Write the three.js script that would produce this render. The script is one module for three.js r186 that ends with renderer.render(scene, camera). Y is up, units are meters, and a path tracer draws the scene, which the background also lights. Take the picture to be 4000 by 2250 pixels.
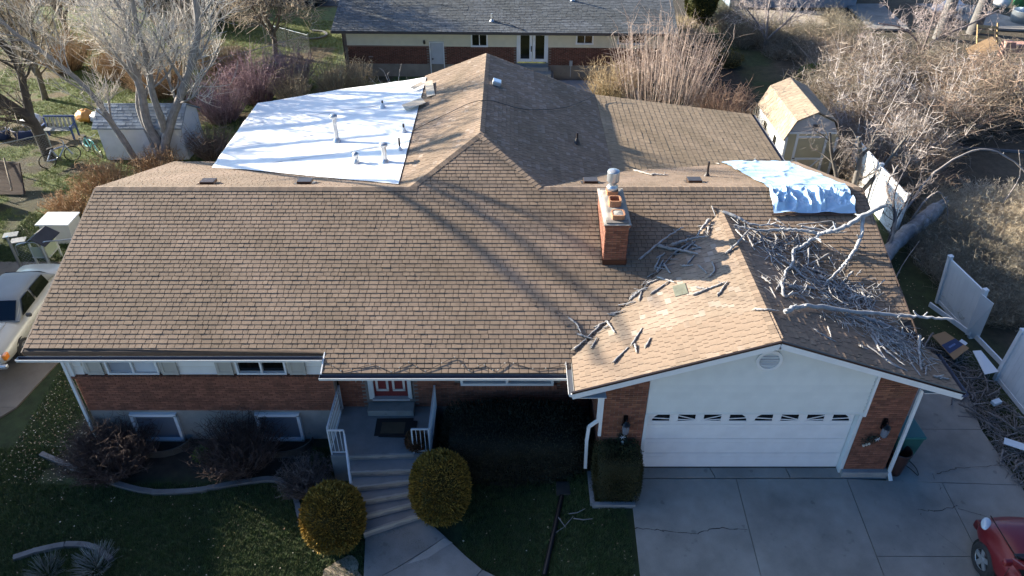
import * as THREE from 'three';
import { Sky } from 'three/addons/objects/Sky.js';
import { mergeGeometries, mergeVertices, toCreasedNormals } from 'three/addons/utils/BufferGeometryUtils.js';
import { RoundedBoxGeometry } from 'three/addons/geometries/RoundedBoxGeometry.js';

// ---------------------------------------------------------------- camera, sky, sun, exposure
const scene = new THREE.Scene();
const camera = new THREE.PerspectiveCamera(41.77, 16 / 9, 0.1, 600);
camera.position.set(0, 15, 0);
camera.rotation.set(-35.6 * Math.PI / 180, 0, 0);
const SUN_EL = 18 * Math.PI / 180, SUN_AZ = 24.5 * Math.PI / 180;
const toSun = new THREE.Vector3(-Math.cos(SUN_EL) * Math.cos(SUN_AZ), Math.sin(SUN_EL), -Math.cos(SUN_EL) * Math.sin(SUN_AZ));
const sky = new Sky();
sky.name = 'sky'; sky.scale.setScalar(500); sky.userData.kind = 'structure';
sky.material.uniforms.sunPosition.value.copy(toSun);
sky.material.uniforms.turbidity.value = 3.2;
sky.material.uniforms.rayleigh.value = 1.05;
sky.material.uniforms.mieCoefficient.value = 0.003;
scene.add(sky);
scene.environmentIntensity = 0.21;
const sun = new THREE.DirectionalLight(new THREE.Color(1, 0.88, 0.71), 5);
sun.name = 'sun';
sun.target.position.set(0, 0, -22); sun.position.copy(toSun).multiplyScalar(80).add(sun.target.position);
sun.castShadow = true; sun.shadow.radius = 1; sun.shadow.mapSize.set(4096, 4096);
Object.assign(sun.shadow.camera, { left: -60, right: 60, top: 50, bottom: -50, near: 1, far: 220 });
scene.add(sun, sun.target);
const renderer = new THREE.WebGLRenderer({ antialias: true });
renderer.toneMapping = THREE.LinearToneMapping;
renderer.toneMappingExposure = 3.6;
renderer.shadowMap.enabled = true;

// ---------------------------------------------------------------- helpers
const V = (x, y, z) => new THREE.Vector3(x, y, z);
function mulberry(a) { return () => { a |= 0; a = a + 0x6D2B79F5 | 0; let t = Math.imul(a ^ a >>> 15, 1 | a); t = t + Math.imul(t ^ t >>> 7, 61 | t) ^ t; return ((t ^ t >>> 14) >>> 0) / 4294967296; }; }
const R = mulberry(20240117);
const rr = (a, b) => a + (b - a) * R();
const pick = a => a[Math.floor(R() * a.length)];
const clamp = (x, a, b) => Math.max(a, Math.min(b, x));
const smooth = (a, b, x) => { const t = clamp((x - a) / (b - a), 0, 1); return t * t * (3 - 2 * t); };
const mix = (a, b, t) => a + (b - a) * t;
const mixc = (a, b, t) => [mix(a[0], b[0], t), mix(a[1], b[1], t), mix(a[2], b[2], t)];
const jit = (c, k) => { const s = 1 + rr(-k, k); return [c[0] * s, c[1] * s, c[2] * s]; };
function hash2(x, y, s) { let h = Math.imul(x | 0, 374761393) + Math.imul(y | 0, 668265263) + Math.imul(s | 0, 974711); h = Math.imul(h ^ h >>> 13, 1274126177); return ((h ^ h >>> 16) >>> 0) / 4294967296; }
function vnoise(x, y, s, per = 0) {
  const xi = Math.floor(x), yi = Math.floor(y), fx = x - xi, fy = y - yi;
  const w = (i) => per ? ((i % per) + per) % per : i;
  const a = hash2(w(xi), w(yi), s), b = hash2(w(xi + 1), w(yi), s), c = hash2(w(xi), w(yi + 1), s), d = hash2(w(xi + 1), w(yi + 1), s);
  const u = fx * fx * (3 - 2 * fx), v = fy * fy * (3 - 2 * fy);
  return mix(mix(a, b, u), mix(c, d, u), v);
}
function fbm(x, y, s, per = 0, oct = 4) { let t = 0, a = 0.5, n = 0; for (let i = 0; i < oct; i++) { t += a * vnoise(x, y, s + i * 17, per); n += a; x *= 2; y *= 2; per *= 2; a *= 0.5; } return t / n; }
function tex(size, fn, srgb = true) {            // fn(u,v) -> linear rgb, tileable when fn is
  const d = new Uint8Array(size * size * 4);
  const enc = c => { c = clamp(c, 0, 1); return 255 * (srgb ? (c < 0.0031308 ? c * 12.92 : 1.055 * Math.pow(c, 1 / 2.4) - 0.055) : c); };
  for (let y = 0; y < size; y++) for (let x = 0; x < size; x++) {
    const c = fn(x / size, y / size), i = (y * size + x) * 4;
    d[i] = enc(c[0]); d[i + 1] = enc(c[1]); d[i + 2] = enc(c[2]); d[i + 3] = 255;
  }
  const t = new THREE.DataTexture(d, size, size);
  t.wrapS = t.wrapT = THREE.RepeatWrapping; t.magFilter = THREE.LinearFilter; t.minFilter = THREE.LinearMipmapLinearFilter; t.generateMipmaps = true;
  if (srgb) t.colorSpace = THREE.SRGBColorSpace;
  t.needsUpdate = true; return t;
}
const g3 = v => [v, v, v];
const T = {
  grain: tex(512, (u, v) => { const n = hash2(u * 512, v * 512, 3), f = fbm(u * 8, v * 8, 11, 8, 4); return g3(0.62 + 0.22 * n + 0.3 * (f - 0.5)); }),
  grainB: tex(512, (u, v) => g3(0.5 * hash2(u * 512, v * 512, 5) + 0.5 * fbm(u * 32, v * 32, 7, 32, 3)), false),
  stain: tex(512, (u, v) => { const f = fbm(u * 4, v * 4, 21, 4, 6), h = fbm(u * 16, v * 16, 25, 16, 4), n = hash2(u * 512, v * 512, 9); const sp = smooth(0.76, 0.84, fbm(u * 12 + 7, v * 12, 29, 12, 4)); return g3((0.80 + 0.6 * (f - 0.5) + 0.22 * (h - 0.5) + 0.12 * (n - 0.5)) * (1 - 0.25 * sp)); }),
  fibre: tex(512, (u, v) => { const f = fbm(u * 3, v * 90, 31, 0, 2), g = fbm(u * 8, v * 8, 33, 8, 4); return g3(0.66 + 0.34 * (f - 0.5) + 0.3 * (g - 0.5)); }),
  fibreB: tex(256, (u, v) => g3(fbm(u * 4, v * 64, 35, 0, 2)), false),
  paint: tex(512, (u, v) => { const f = fbm(u * 6, v * 6, 41, 6, 5); return g3(0.93 + 0.12 * (f - 0.5)); }),
};
const rep = (t, x, y = x) => { const c = t.clone(); c.repeat.set(x, y); c.needsUpdate = true; return c; };
const M0 = (o) => new THREE.MeshStandardMaterial({ vertexColors: true, roughness: 0.9, ...o });
const M = {
  shingle: M0({ map: rep(T.grain, 1.1), roughness: 0.95, bumpMap: rep(T.grainB, 1.6), bumpScale: 0.002 }),
  concrete: M0({ map: rep(T.stain, 0.27), roughness: 0.92, bumpMap: rep(T.grainB, 1.5), bumpScale: 0.0015 }),
  brick: M0({ map: rep(T.grain, 1.7), roughness: 0.93, bumpMap: rep(T.grainB, 3), bumpScale: 0.002 }),
  paint: M0({ map: rep(T.paint, 0.7), roughness: 0.6 }),
  vinyl: M0({ map: rep(T.paint, 0.5), roughness: 0.42 }),
  metal: M0({ roughness: 0.32, metalness: 0.75 }),
  rail: M0({ roughness: 0.4 }),
  plastic: M0({ roughness: 0.45 }),
  rubber: M0({ roughness: 0.85 }),
  wood: M0({ map: rep(T.fibre, 0.8), roughness: 0.9, bumpMap: rep(T.fibreB, 1), bumpScale: 0.004 }),
  bark: M0({ map: rep(T.fibre, 1.2), roughness: 0.95, bumpMap: rep(T.fibreB, 1.5), bumpScale: 0.008 }),
  twig: M0({ roughness: 0.9 }),
  leaf: M0({ roughness: 0.8, side: THREE.DoubleSide }),
  soil: M0({ map: rep(T.stain, 0.6), roughness: 1 }),
  membrane: M0({ map: rep(T.paint, 0.4), roughness: 0.55 }),
  tarp: M0({ map: rep(T.paint, 1.2), roughness: 0.42 }),
  glass: new THREE.MeshPhysicalMaterial({ color: 0x0a0d10, roughness: 0.06, metalness: 0, specularIntensity: 1 }),
  carpaint: new THREE.MeshPhysicalMaterial({ vertexColors: true, roughness: 0.4, metalness: 0.2, clearcoat: 0.5, clearcoatRoughness: 0.15 }),
  card: M0({ roughness: 0.9 }),
  lens: new THREE.MeshPhysicalMaterial({ vertexColors: true, roughness: 0.1, clearcoat: 1 }),
};

class GB {                                        // collects faces, builds ONE geometry (positions in world metres)
  constructor(col = [1, 1, 1]) { this.p = []; this.n = []; this.t = []; this.c = []; this.col = col; }
  vert(p, n, uv, c) { this.p.push(p.x, p.y, p.z); this.n.push(n.x, n.y, n.z); this.t.push(uv[0], uv[1]); this.c.push(c[0], c[1], c[2]); }
  uvOf(p, n) { const ax = Math.abs(n.x), ay = Math.abs(n.y), az = Math.abs(n.z); return ay >= ax && ay >= az ? [p.x, p.z] : ax > az ? [p.z, p.y] : [p.x, p.y]; }
  tri(a, b, c, col = this.col, uv) {
    const n = V().subVectors(b, a).cross(V().subVectors(c, a)).normalize();
    [a, b, c].forEach((q, i) => this.vert(q, n, uv ? uv[i] : this.uvOf(q, n), col));
  }
  quad(a, b, c, d, col = this.col, uv) { this.tri(a, b, c, col, uv && [uv[0], uv[1], uv[2]]); this.tri(a, c, d, col, uv && [uv[0], uv[2], uv[3]]); return this; }
  hexa(k, col = this.col) {                       // 8 corners: bottom 0..3 ccw seen from above, top 4..7
    this.quad(k[4], k[5], k[6], k[7], col); this.quad(k[3], k[2], k[1], k[0], col);
    for (let i = 0; i < 4; i++) { const j = (i + 1) % 4; this.quad(k[i], k[j], k[j + 4], k[i + 4], col); } return this;
  }
  box(x, y, z, w, h, d, col = this.col, rot) {    // centre, size, optional Euler
    const k = []; const e = rot && new THREE.Euler(rot[0], rot[1], rot[2]);
    for (const sy of [-1, 1]) for (const [sx, sz] of [[-1, 1], [1, 1], [1, -1], [-1, -1]]) { const q = V(sx * w / 2, sy * h / 2, sz * d / 2); if (e) q.applyEuler(e); k.push(q.add(V(x, y, z))); }
    return this.hexa(k, col);
  }
  bar(a, b, w, h = w, col = this.col) {           // square bar between two points
    const d = V().subVectors(b, a), L = d.length(); d.normalize();
    const s = Math.abs(d.y) > 0.95 ? V(1, 0, 0) : V(0, 1, 0).cross(d).normalize(); const u = V().crossVectors(d, s).normalize();
    const k = []; for (const t of [-1, 1]) for (const [i, j] of [[-1, 1], [1, 1], [1, -1], [-1, -1]]) k.push(V().copy(t < 0 ? a : b).addScaledVector(s, i * w / 2).addScaledVector(u, j * h / 2));
    this.quad(k[4], k[5], k[6], k[7], col); this.quad(k[3], k[2], k[1], k[0], col);
    for (let i = 0; i < 4; i++) { const j = (i + 1) % 4; this.quad(k[i], k[j], k[j + 4], k[i + 4], col); } return this;
  }
  prism(poly, y0, y1, col = this.col) {           // poly [[x,z],...]; y1 number or function(x,z)
    const f = typeof y1 === 'function' ? y1 : () => y1, g = typeof y0 === 'function' ? y0 : () => y0;
    const pts = poly.map(q => new THREE.Vector2(q[0], -q[1])); if (THREE.ShapeUtils.isClockWise(pts)) { pts.reverse(); }
    const P = pts.map(q => [q.x, -q.y]);
    for (const [a, b, c] of THREE.ShapeUtils.triangulateShape(pts, [])) {
      this.tri(...[a, b, c].map(i => V(P[i][0], f(...P[i]), P[i][1])), col); this.tri(...[c, b, a].map(i => V(P[i][0], g(...P[i]), P[i][1])), col);
    }
    for (let i = 0; i < P.length; i++) { const a = P[i], b = P[(i + 1) % P.length]; this.quad(V(a[0], g(...a), a[1]), V(b[0], g(...b), b[1]), V(b[0], f(...b), b[1]), V(a[0], f(...a), a[1]), col); }
    return this;
  }
  wallpoly(pts, z0, z1, col = this.col) {         // poly [[x,y]] extruded along z
    const P2 = pts.map(q => new THREE.Vector2(q[0], q[1])); if (THREE.ShapeUtils.isClockWise(P2)) P2.reverse();
    for (const [a, b, c] of THREE.ShapeUtils.triangulateShape(P2, [])) { this.tri(...[a, b, c].map(i => V(P2[i].x, P2[i].y, z1)), col); this.tri(...[c, b, a].map(i => V(P2[i].x, P2[i].y, z0)), col); }
    P2.forEach((a, i) => { const b = P2[(i + 1) % P2.length]; this.quad(V(a.x, a.y, z0), V(b.x, b.y, z0), V(b.x, b.y, z1), V(a.x, a.y, z1), col); }); return this;
  }
  tube(pts, rad, sides = 6, col = this.col, cap = true) {
    const N = pts.length, rings = []; let prev = null; let len = 0;
    for (let i = 0; i < N; i++) {
      const d = V().subVectors(pts[Math.min(i + 1, N - 1)], pts[Math.max(i - 1, 0)]).normalize();
      if (i) len += pts[i].distanceTo(pts[i - 1]);
      let s = prev ? prev.clone().addScaledVector(d, -prev.dot(d)) : (Math.abs(d.y) > 0.9 ? V(1, 0, 0) : V(0, 1, 0)).cross(d); s.normalize(); prev = s; const u = V().crossVectors(d, s);
      const r = typeof rad === 'number' ? rad : rad[i]; const ring = [];
      for (let k = 0; k <= sides; k++) { const a = k / sides * Math.PI * 2; const n = V().addScaledVector(s, Math.cos(a)).addScaledVector(u, Math.sin(a)); ring.push([V().copy(pts[i]).addScaledVector(n, r), n, [len, k / sides * 0.3]]); }
      rings.push(ring);
    }
    const cc = (i) => typeof col === 'function' ? col(i / (N - 1)) : col;
    for (let i = 0; i < N - 1; i++) for (let k = 0; k < sides; k++) { const A = rings[i][k], B = rings[i][k + 1], C = rings[i + 1][k + 1], D = rings[i + 1][k]; const c0 = cc(i), c1 = cc(i + 1);
      this.vert(...A, c0); this.vert(...B, c0); this.vert(...C, c1); this.vert(...A, c0); this.vert(...C, c1); this.vert(...D, c1); }
    if (cap) for (const e of [0, N - 1]) { const rg = rings[e]; for (let k = 0; k < sides; k++) { const a = rg[k][0], b = rg[k + 1][0]; if (e) this.tri(pts[e], a, b, cc(e)); else this.tri(pts[e], b, a, cc(e)); } }
    return this;
  }
  grid(nu, nv, f, col = this.col, uv) {           // f(u,v) -> Vector3, smooth normals
    const P = []; for (let j = 0; j <= nv; j++) for (let i = 0; i <= nu; i++) P.push(f(i / nu, j / nv));
    const at = (i, j) => P[clamp(j, 0, nv) * (nu + 1) + clamp(i, 0, nu)];
    const nn = P.map((_, q) => { const i = q % (nu + 1), j = Math.floor(q / (nu + 1)); return V().subVectors(at(i + 1, j), at(i - 1, j)).cross(V().subVectors(at(i, j + 1), at(i, j - 1))).normalize(); });
    const emit = (i, j) => { const q = j * (nu + 1) + i; const c = typeof col === 'function' ? col(P[q], i / nu, j / nv) : col; this.vert(P[q], nn[q], uv ? uv(P[q], i / nu, j / nv) : [P[q].x, P[q].z], c); };
    for (let j = 0; j < nv; j++) for (let i = 0; i < nu; i++) { emit(i, j); emit(i + 1, j); emit(i + 1, j + 1); emit(i, j); emit(i + 1, j + 1); emit(i, j + 1); }
    return this;
  }
  lathe(prof, x, y, z, seg = 20, col = this.col, sx = 1, sz = 1) {   // prof [[r,y]]
    return this.grid(seg, prof.length - 1, (u, v) => { const i = Math.min(prof.length - 1, Math.round(v * (prof.length - 1))), [r, h] = prof[i], a = -u * Math.PI * 2; return V(x + Math.cos(a) * r * sx, y + h, z + Math.sin(a) * r * sz); }, col, (p, u, v) => [u, v]);
  }
  addGeo(g, mtx, col = this.col) { const q = g.index ? g.toNonIndexed() : g.clone(); if (mtx) q.applyMatrix4(mtx); const P = q.attributes.position, N = q.attributes.normal; for (let i = 0; i < P.count; i++) { const p = V(P.getX(i), P.getY(i), P.getZ(i)), n = V(N.getX(i), N.getY(i), N.getZ(i)); this.vert(p, n, this.uvOf(p, n), col); } return this; }
  rbox(x, y, z, w, h, d, r, col = this.col, rot) { const m = new THREE.Matrix4(); if (rot) m.makeRotationFromEuler(new THREE.Euler(...rot)); m.setPosition(x, y, z); return this.addGeo(new RoundedBoxGeometry(w, h, d, 2, r), m, col); }
  geo(o) {
    const g = new THREE.BufferGeometry();
    const p = new Float32Array(this.p); if (o) for (let i = 0; i < p.length; i += 3) { p[i] -= o.x; p[i + 1] -= o.y; p[i + 2] -= o.z; }
    g.setAttribute('position', new THREE.BufferAttribute(p, 3)); g.setAttribute('normal', new THREE.Float32BufferAttribute(this.n, 3));
    g.setAttribute('uv', new THREE.Float32BufferAttribute(this.t, 2)); g.setAttribute('color', new THREE.Float32BufferAttribute(this.c, 3)); return g;
  }
}
const used = {};
const numbered = n => { if (!(n in used)) { used[n] = 0; return n; } used[n]++; return n + '_' + String(used[n]).padStart(3, '0'); };
function thing(name, label, category, pos = [0, 0, 0], group) {     // a Group at the thing's base
  const o = new THREE.Group(); o.name = numbered(name); o.position.set(...pos); o.userData = { label, category }; if (group) o.userData.group = group; scene.add(o); return o;
}
const originOf = (o) => { const v = V(); while (o && o !== scene) { v.add(o.position); o = o.parent; } return v; };
function part(name, gb, mat, parent, kind) {                         // faces in world metres -> one mesh below parent
  const m = new THREE.Mesh(gb.geo(originOf(parent)), mat); m.name = name; if (kind) m.userData.kind = kind; parent.add(m); return m;
}
function piece(name, geo, mat, parent, mtx) { const m = new THREE.Mesh(geo, mat); m.name = name; m.applyMatrix4(mtx); m.position.sub(originOf(parent)); parent.add(m); return m; }
function single(name, label, category, gb, mat, pos, group) {        // a thing that is one mesh
  const m = new THREE.Mesh(gb.geo(V(...pos)), mat); m.name = numbered(name); m.position.set(...pos); m.userData = { label, category }; if (group) m.userData.group = group; scene.add(m); return m;
}
function structure(name, gb, mat, kind = 'structure') { const m = new THREE.Mesh(gb.geo(), mat); m.name = numbered(name); m.userData.kind = kind; scene.add(m); return m; }
const line = (...a) => { const o = []; for (let i = 0; i + 2 < a.length; i += 3) o.push(V(a[i], a[i + 1], a[i + 2])); return o; };
const BIG=[[0.075,9.88,5.17,-17.51,9.33,4.92,-17.38,8.79,4.71,-17.16,8.38,4.58,-17.09,8.18,4.51,-17.11,7.90,4.36,-17.01,7.55,4.20,-16.84],
[0.055,9.33,4.91,-17.40,9.17,4.55,-16.92,8.98,4.41,-16.62,8.67,4.25,-16.26,8.43,4.08,-16.07,7.88,3.95,-15.55],
[0.05,8.20,4.49,-17.15,7.74,4.55,-17.24,7.19,4.53,-17.30,6.48,4.54,-17.28,5.98,4.58,-17.46],
[0.05,7.57,4.24,-16.89,7.41,4.24,-16.72,7.11,4.31,-15.93,6.88,4.33,-15.66,6.74,4.33,-15.29],
[0.035,7.16,4.26,-15.97,7.32,4.15,-15.73,7.45,4.07,-15.59],
[0.045,5.77,4.68,-18.00,6.24,4.60,-17.71,6.44,4.54,-17.58,7.02,4.51,-17.58,7.45,4.42,-17.61],
[0.06,6.17,4.65,-13.55,6.79,4.44,-14.04,8.23,3.94,-14.49,9.59,3.60,-14.76,10.21,3.60,-14.69,10.79,3.60,-14.59]];
const STR=[[0.035,5.48,4.52,-16.19,5.73,4.67,-16.36,6.25,4.68,-17.06],
[0.045,6.73,4.34,-14.95,7.24,4.17,-15.15,7.69,4.02,-15.33],
[0.04,6.53,4.49,-14.88,6.45,4.45,-14.41,6.85,4.34,-14.65,7.08,4.21,-14.49],
[0.022,8.32,4.18,-16.66,7.86,4.08,-16.41,7.61,4.06,-16.30,7.39,4.08,-15.92],
[0.028,8.78,4.00,-16.09,8.36,3.79,-15.73],
[0.03,7.92,3.96,-15.96,8.20,3.90,-15.44,8.45,3.73,-15.13],
[0.035,8.85,3.80,-15.48,8.93,3.61,-15.16],
[0.018,8.81,3.68,-15.33,9.13,3.57,-14.99],
[0.03,6.09,4.53,-15.09,6.22,4.53,-14.82],
[0.025,6.53,4.39,-17.50,6.66,4.35,-17.19,6.64,4.36,-16.81],
[0.03,6.85,4.30,-17.01,7.06,4.22,-16.71],
[0.025,6.26,4.49,-17.07,6.24,4.49,-16.34],
[0.025,6.60,4.37,-16.57,6.67,4.35,-16.36,6.60,4.37,-15.93],
[0.02,6.18,4.50,-14.67,6.20,4.49,-14.29],
[0.03,6.78,4.32,-17.29,6.32,4.48,-16.62],
[0.025,6.85,4.32,-17.24,7.23,4.28,-17.14],
[0.025,6.72,4.35,-15.35,6.34,4.48,-14.68],
[0.035,6.70,4.38,-15.22,6.28,4.51,-14.58],
[0.03,7.70,4.00,-16.28,8.18,3.92,-16.02],
[0.02,7.24,4.13,-15.12,7.54,4.03,-14.90],
[0.02,6.96,4.22,-15.03,7.12,4.17,-14.93],
[0.035,8.39,3.81,-15.16,8.82,3.73,-15.40,9.05,3.69,-15.27],
[0.02,8.23,3.89,-15.91,8.35,3.81,-15.65],
[0.03,8.24,3.87,-15.84,8.46,3.77,-15.48],
[0.02,8.34,4.11,-16.63,8.41,3.98,-16.27],
[0.025,5.55,4.56,-13.75,5.79,4.65,-13.62,6.09,4.55,-13.70],
[0.016,7.97,4.23,-16.93,7.73,4.14,-16.68,7.69,4.06,-16.42],
[0.025,8.13,3.86,-14.93,8.80,3.64,-15.14],
[0.02,8.30,3.82,-14.77,8.84,3.65,-15.19],
[0.025,7.19,4.55,-17.80,7.38,4.49,-17.61],
[0.02,8.30,4.53,-17.57,8.57,4.45,-17.29],
[0.02,7.74,4.47,-17.65,8.73,4.51,-17.80],
[0.03,7.76,4.57,-17.42,8.61,4.50,-17.21,8.92,4.50,-17.23],
[0.035,8.59,3.69,-14.09,8.60,3.69,-13.40,8.92,3.58,-12.93],
[0.03,8.50,3.71,-13.81,8.50,3.71,-12.95,8.91,3.57,-12.75],
[0.04,9.93,3.34,-14.26,9.62,3.40,-13.64,9.38,3.42,-12.96],
[0.025,9.24,3.46,-13.53,9.20,3.47,-13.00,9.23,3.46,-12.72],
[0.05,8.51,3.75,-14.52,9.16,3.53,-14.44,9.54,3.41,-14.18],
[0.035,8.43,3.74,-14.37,8.90,3.58,-14.16,9.66,3.33,-13.98],
[0.025,6.84,4.26,-13.42,7.04,4.20,-13.25,7.29,4.12,-13.12],
[0.02,7.30,4.12,-13.64,7.22,4.15,-13.22],
[0.03,9.64,3.33,-12.85,10.03,3.20,-12.90],
[0.025,9.58,3.34,-13.13,9.40,3.41,-12.80],
[0.02,9.86,3.29,-13.51,10.17,3.19,-13.53],
[0.03,7.92,3.93,-13.23,7.99,3.91,-13.16],
[0.025,8.17,3.82,-13.34,8.42,3.74,-13.06,8.76,3.62,-12.79],
[0.02,7.87,3.91,-14.05,8.29,3.78,-14.20],
[0.02,7.75,3.95,-14.16,7.90,3.90,-13.92,7.84,3.92,-13.69],
[0.03,8.88,3.80,-15.44,8.93,3.58,-15.07],
[0.022,8.38,3.79,-15.74,8.79,4.02,-16.07],
[0.025,7.67,4.02,-15.09,8.14,3.86,-15.47],
[0.02,8.17,3.84,-14.99,8.56,3.71,-15.06,8.96,3.62,-15.17]];
const STL=[[0.03,3.36,4.07,-16.58,3.77,4.23,-16.91,4.14,4.36,-17.20,4.63,4.45,-17.56],
[0.04,3.89,4.24,-16.97,4.39,4.20,-16.82,4.81,4.34,-16.40],
[0.04,4.26,4.27,-16.96,4.51,4.30,-17.06,4.89,4.39,-17.12,5.20,4.49,-17.05],
[0.03,4.29,4.14,-16.75,4.72,4.28,-17.05],
[0.03,4.56,4.22,-16.76,4.87,4.32,-17.05],
[0.04,5.37,4.54,-17.82,5.15,4.46,-17.52,4.95,4.39,-17.22],
[0.03,5.30,4.48,-17.51,5.21,4.45,-17.17],
[0.02,5.54,4.66,-18.32,5.57,4.57,-17.94],
[0.026,3.81,4.08,-16.61,4.04,4.14,-16.75],
[0.026,3.72,3.98,-16.29,3.91,4.10,-16.64],
[0.026,3.77,3.95,-16.17,3.96,4.07,-16.52],
[0.026,3.97,4.02,-16.42,4.06,4.04,-15.97],
[0.026,4.38,4.15,-16.14,4.63,4.23,-16.05],
[0.026,4.75,4.28,-15.96,4.88,4.31,-15.57],
[0.026,3.74,3.94,-15.94,4.09,4.05,-15.55],
[0.026,3.50,3.85,-15.34,4.05,4.04,-15.69],
[0.026,4.95,4.34,-14.63,5.24,4.44,-15.02],
[0.026,4.54,4.20,-15.12,4.71,4.25,-14.99],
[0.026,4.53,4.20,-16.18,4.74,4.27,-16.45],
[0.026,4.74,4.27,-16.75,4.96,4.35,-16.70],
[0.026,4.82,4.30,-16.91,4.96,4.34,-16.69],
[0.026,5.07,4.40,-15.92,5.05,4.38,-15.57,4.87,4.33,-15.38],
[0.03,4.42,4.16,-14.87,4.88,4.32,-14.96,5.19,4.43,-15.01],
[0.026,2.81,3.62,-13.62,3.11,3.71,-14.13],
[0.026,2.88,3.65,-13.59,2.88,3.64,-13.32],
[0.026,3.10,3.71,-13.44,3.25,3.76,-13.70],
[0.026,2.34,3.47,-13.17,2.72,3.58,-13.57],
[0.026,1.41,3.49,-14.81,1.60,3.43,-14.62,1.69,3.36,-14.39],
[0.026,1.59,3.34,-14.36,1.93,3.33,-14.20],
[0.026,1.50,3.21,-13.94,1.80,3.30,-14.21],
[0.026,1.91,3.31,-13.89,2.07,3.37,-14.18],
[0.026,2.36,3.47,-14.67,2.48,3.51,-14.21],
[0.026,2.05,3.40,-14.55,2.36,3.47,-14.72],
[0.026,2.98,3.67,-15.33,3.32,3.80,-15.62],
[0.026,3.02,3.69,-15.42,3.41,3.82,-15.64],
[0.026,3.19,3.74,-15.23,3.31,3.78,-15.61],
[0.026,3.46,3.84,-15.79,3.73,3.93,-15.84],
[0.026,3.16,3.74,-15.53,2.98,3.68,-15.38],
[0.026,2.15,3.41,-14.58,1.81,3.32,-14.24]];
const STB=[[.03,3.92,3.98,-21.89,4.32,4.27,-20.98],
[.03,4.34,4.23,-21.12,4.81,4.27,-20.98],
[.03,6.66,2.65,-25.94,6.54,3.47,-23.43],
[.03,6.43,3.16,-24.38,7.03,3.53,-23.25],
[.03,8.27,3.22,-24.19,8.73,3.31,-23.91],
[.03,7.98,3.16,-24.38,9.53,3.09,-24.58]];

// ---------------------------------------------------------------- the setting: ground, driveway, walk
function gY(x, z) {
  let yl = mix(0, -0.55, smooth(-20, -13.5, z)) - 0.09 * clamp(z + 13.5, 0, 14);
  const yr = -0.13 - 0.1 * clamp(z + 12.6, 0, 14);
  return mix(yl, yr, smooth(0.2, 2.2, x)) + 0.05 * (fbm(x * 0.3, z * 0.3, 77) - 0.5);
}
{
  const W = 96, Z0 = -84, Z1 = 12;
  const map = tex(1024, (u, v) => {
    const x = -48 + u * W, z = Z0 + v * (Z1 - Z0);
    const n = fbm(x * 0.7, z * 0.7, 51, 0, 5), f = fbm(x * 5, z * 5, 55, 0, 3), s = hash2(u * 1024, v * 1024, 2);
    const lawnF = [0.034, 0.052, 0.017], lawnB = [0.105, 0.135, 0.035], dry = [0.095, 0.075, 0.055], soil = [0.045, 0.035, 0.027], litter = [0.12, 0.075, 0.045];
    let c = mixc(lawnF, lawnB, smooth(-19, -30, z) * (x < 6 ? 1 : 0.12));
    c = mixc(c, litter, smooth(0.5, 0.66, n) * smooth(-24, -32, z) * (x < 0 ? 0.8 : 0.2));
    c = mixc(c, dry, smooth(14.2, 16.5, x + (n - 0.5) * 3) * 0.85);
    c = mixc(c, soil, smooth(13.6, 12.5, x) * smooth(9.9, 10.6, x) * smooth(-14, -18, z) * 0.9);
    c = mixc(c, soil, smooth(-12.8, -11.6, x) * smooth(-4.8, -5.8, x) * smooth(-13.0, -13.6, z + (n - 0.5)) * smooth(-18, -16, z) * 0.95);
    c = mixc(c, soil, smooth(0.52, 0.6, n) * smooth(-12, -16, x) * smooth(-34, -30, z) * smooth(-20, -24, z) * 0.7);
    const k = 0.55 + 0.6 * f + 0.3 * (s - 0.5);
    return [c[0] * k, c[1] * k, c[2] * k];
  });
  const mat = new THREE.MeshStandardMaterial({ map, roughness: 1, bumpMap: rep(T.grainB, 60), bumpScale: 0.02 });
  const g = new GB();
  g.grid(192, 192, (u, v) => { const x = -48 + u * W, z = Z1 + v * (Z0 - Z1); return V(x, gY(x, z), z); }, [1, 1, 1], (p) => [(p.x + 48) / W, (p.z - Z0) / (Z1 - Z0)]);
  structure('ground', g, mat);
  const far = new GB([0.07, 0.075, 0.045]);
  far.quad(V(-300, -0.5, 120), V(300, -0.5, 120), V(300, -0.5, 12), V(-300, -0.5, 12)); // street side, behind the camera
  for (const [x0, x1, z0, z1] of [[-300, 300, -300, -84], [-300, -48, -84, 12], [48, 300, -84, 12]]) far.quad(V(x0, -0.12, z1), V(x1, -0.12, z1), V(x1, -0.12, z0), V(x0, -0.12, z0));
  structure('distant_ground', far, M.soil);
}
const CON = [0.30, 0.285, 0.255];
function slabs(name, list, top, tone = CON) {                          // concrete slabs with open joints
  const o = new THREE.Group(); o.name = name; o.userData.kind = 'structure'; scene.add(o);
  for (const poly of list) {
    const cx = poly.reduce((a, p) => a + p[0], 0) / poly.length, cz = poly.reduce((a, p) => a + p[1], 0) / poly.length;
    const sh = poly.map(([x, z]) => { const d = Math.hypot(x - cx, z - cz), k = (d - 0.012) / d; return [cx + (x - cx) * k, cz + (z - cz) * k]; });
    part('concrete_slab', new GB(jit(tone, 0.05)).prism(sh, (x, z) => top(x, z) - 0.14, top), M.concrete, o);
  }
  return o;
}
const dY = (x, z) => -0.06 - 0.1 * clamp(z + 12.75, -0.4, 14);
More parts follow.
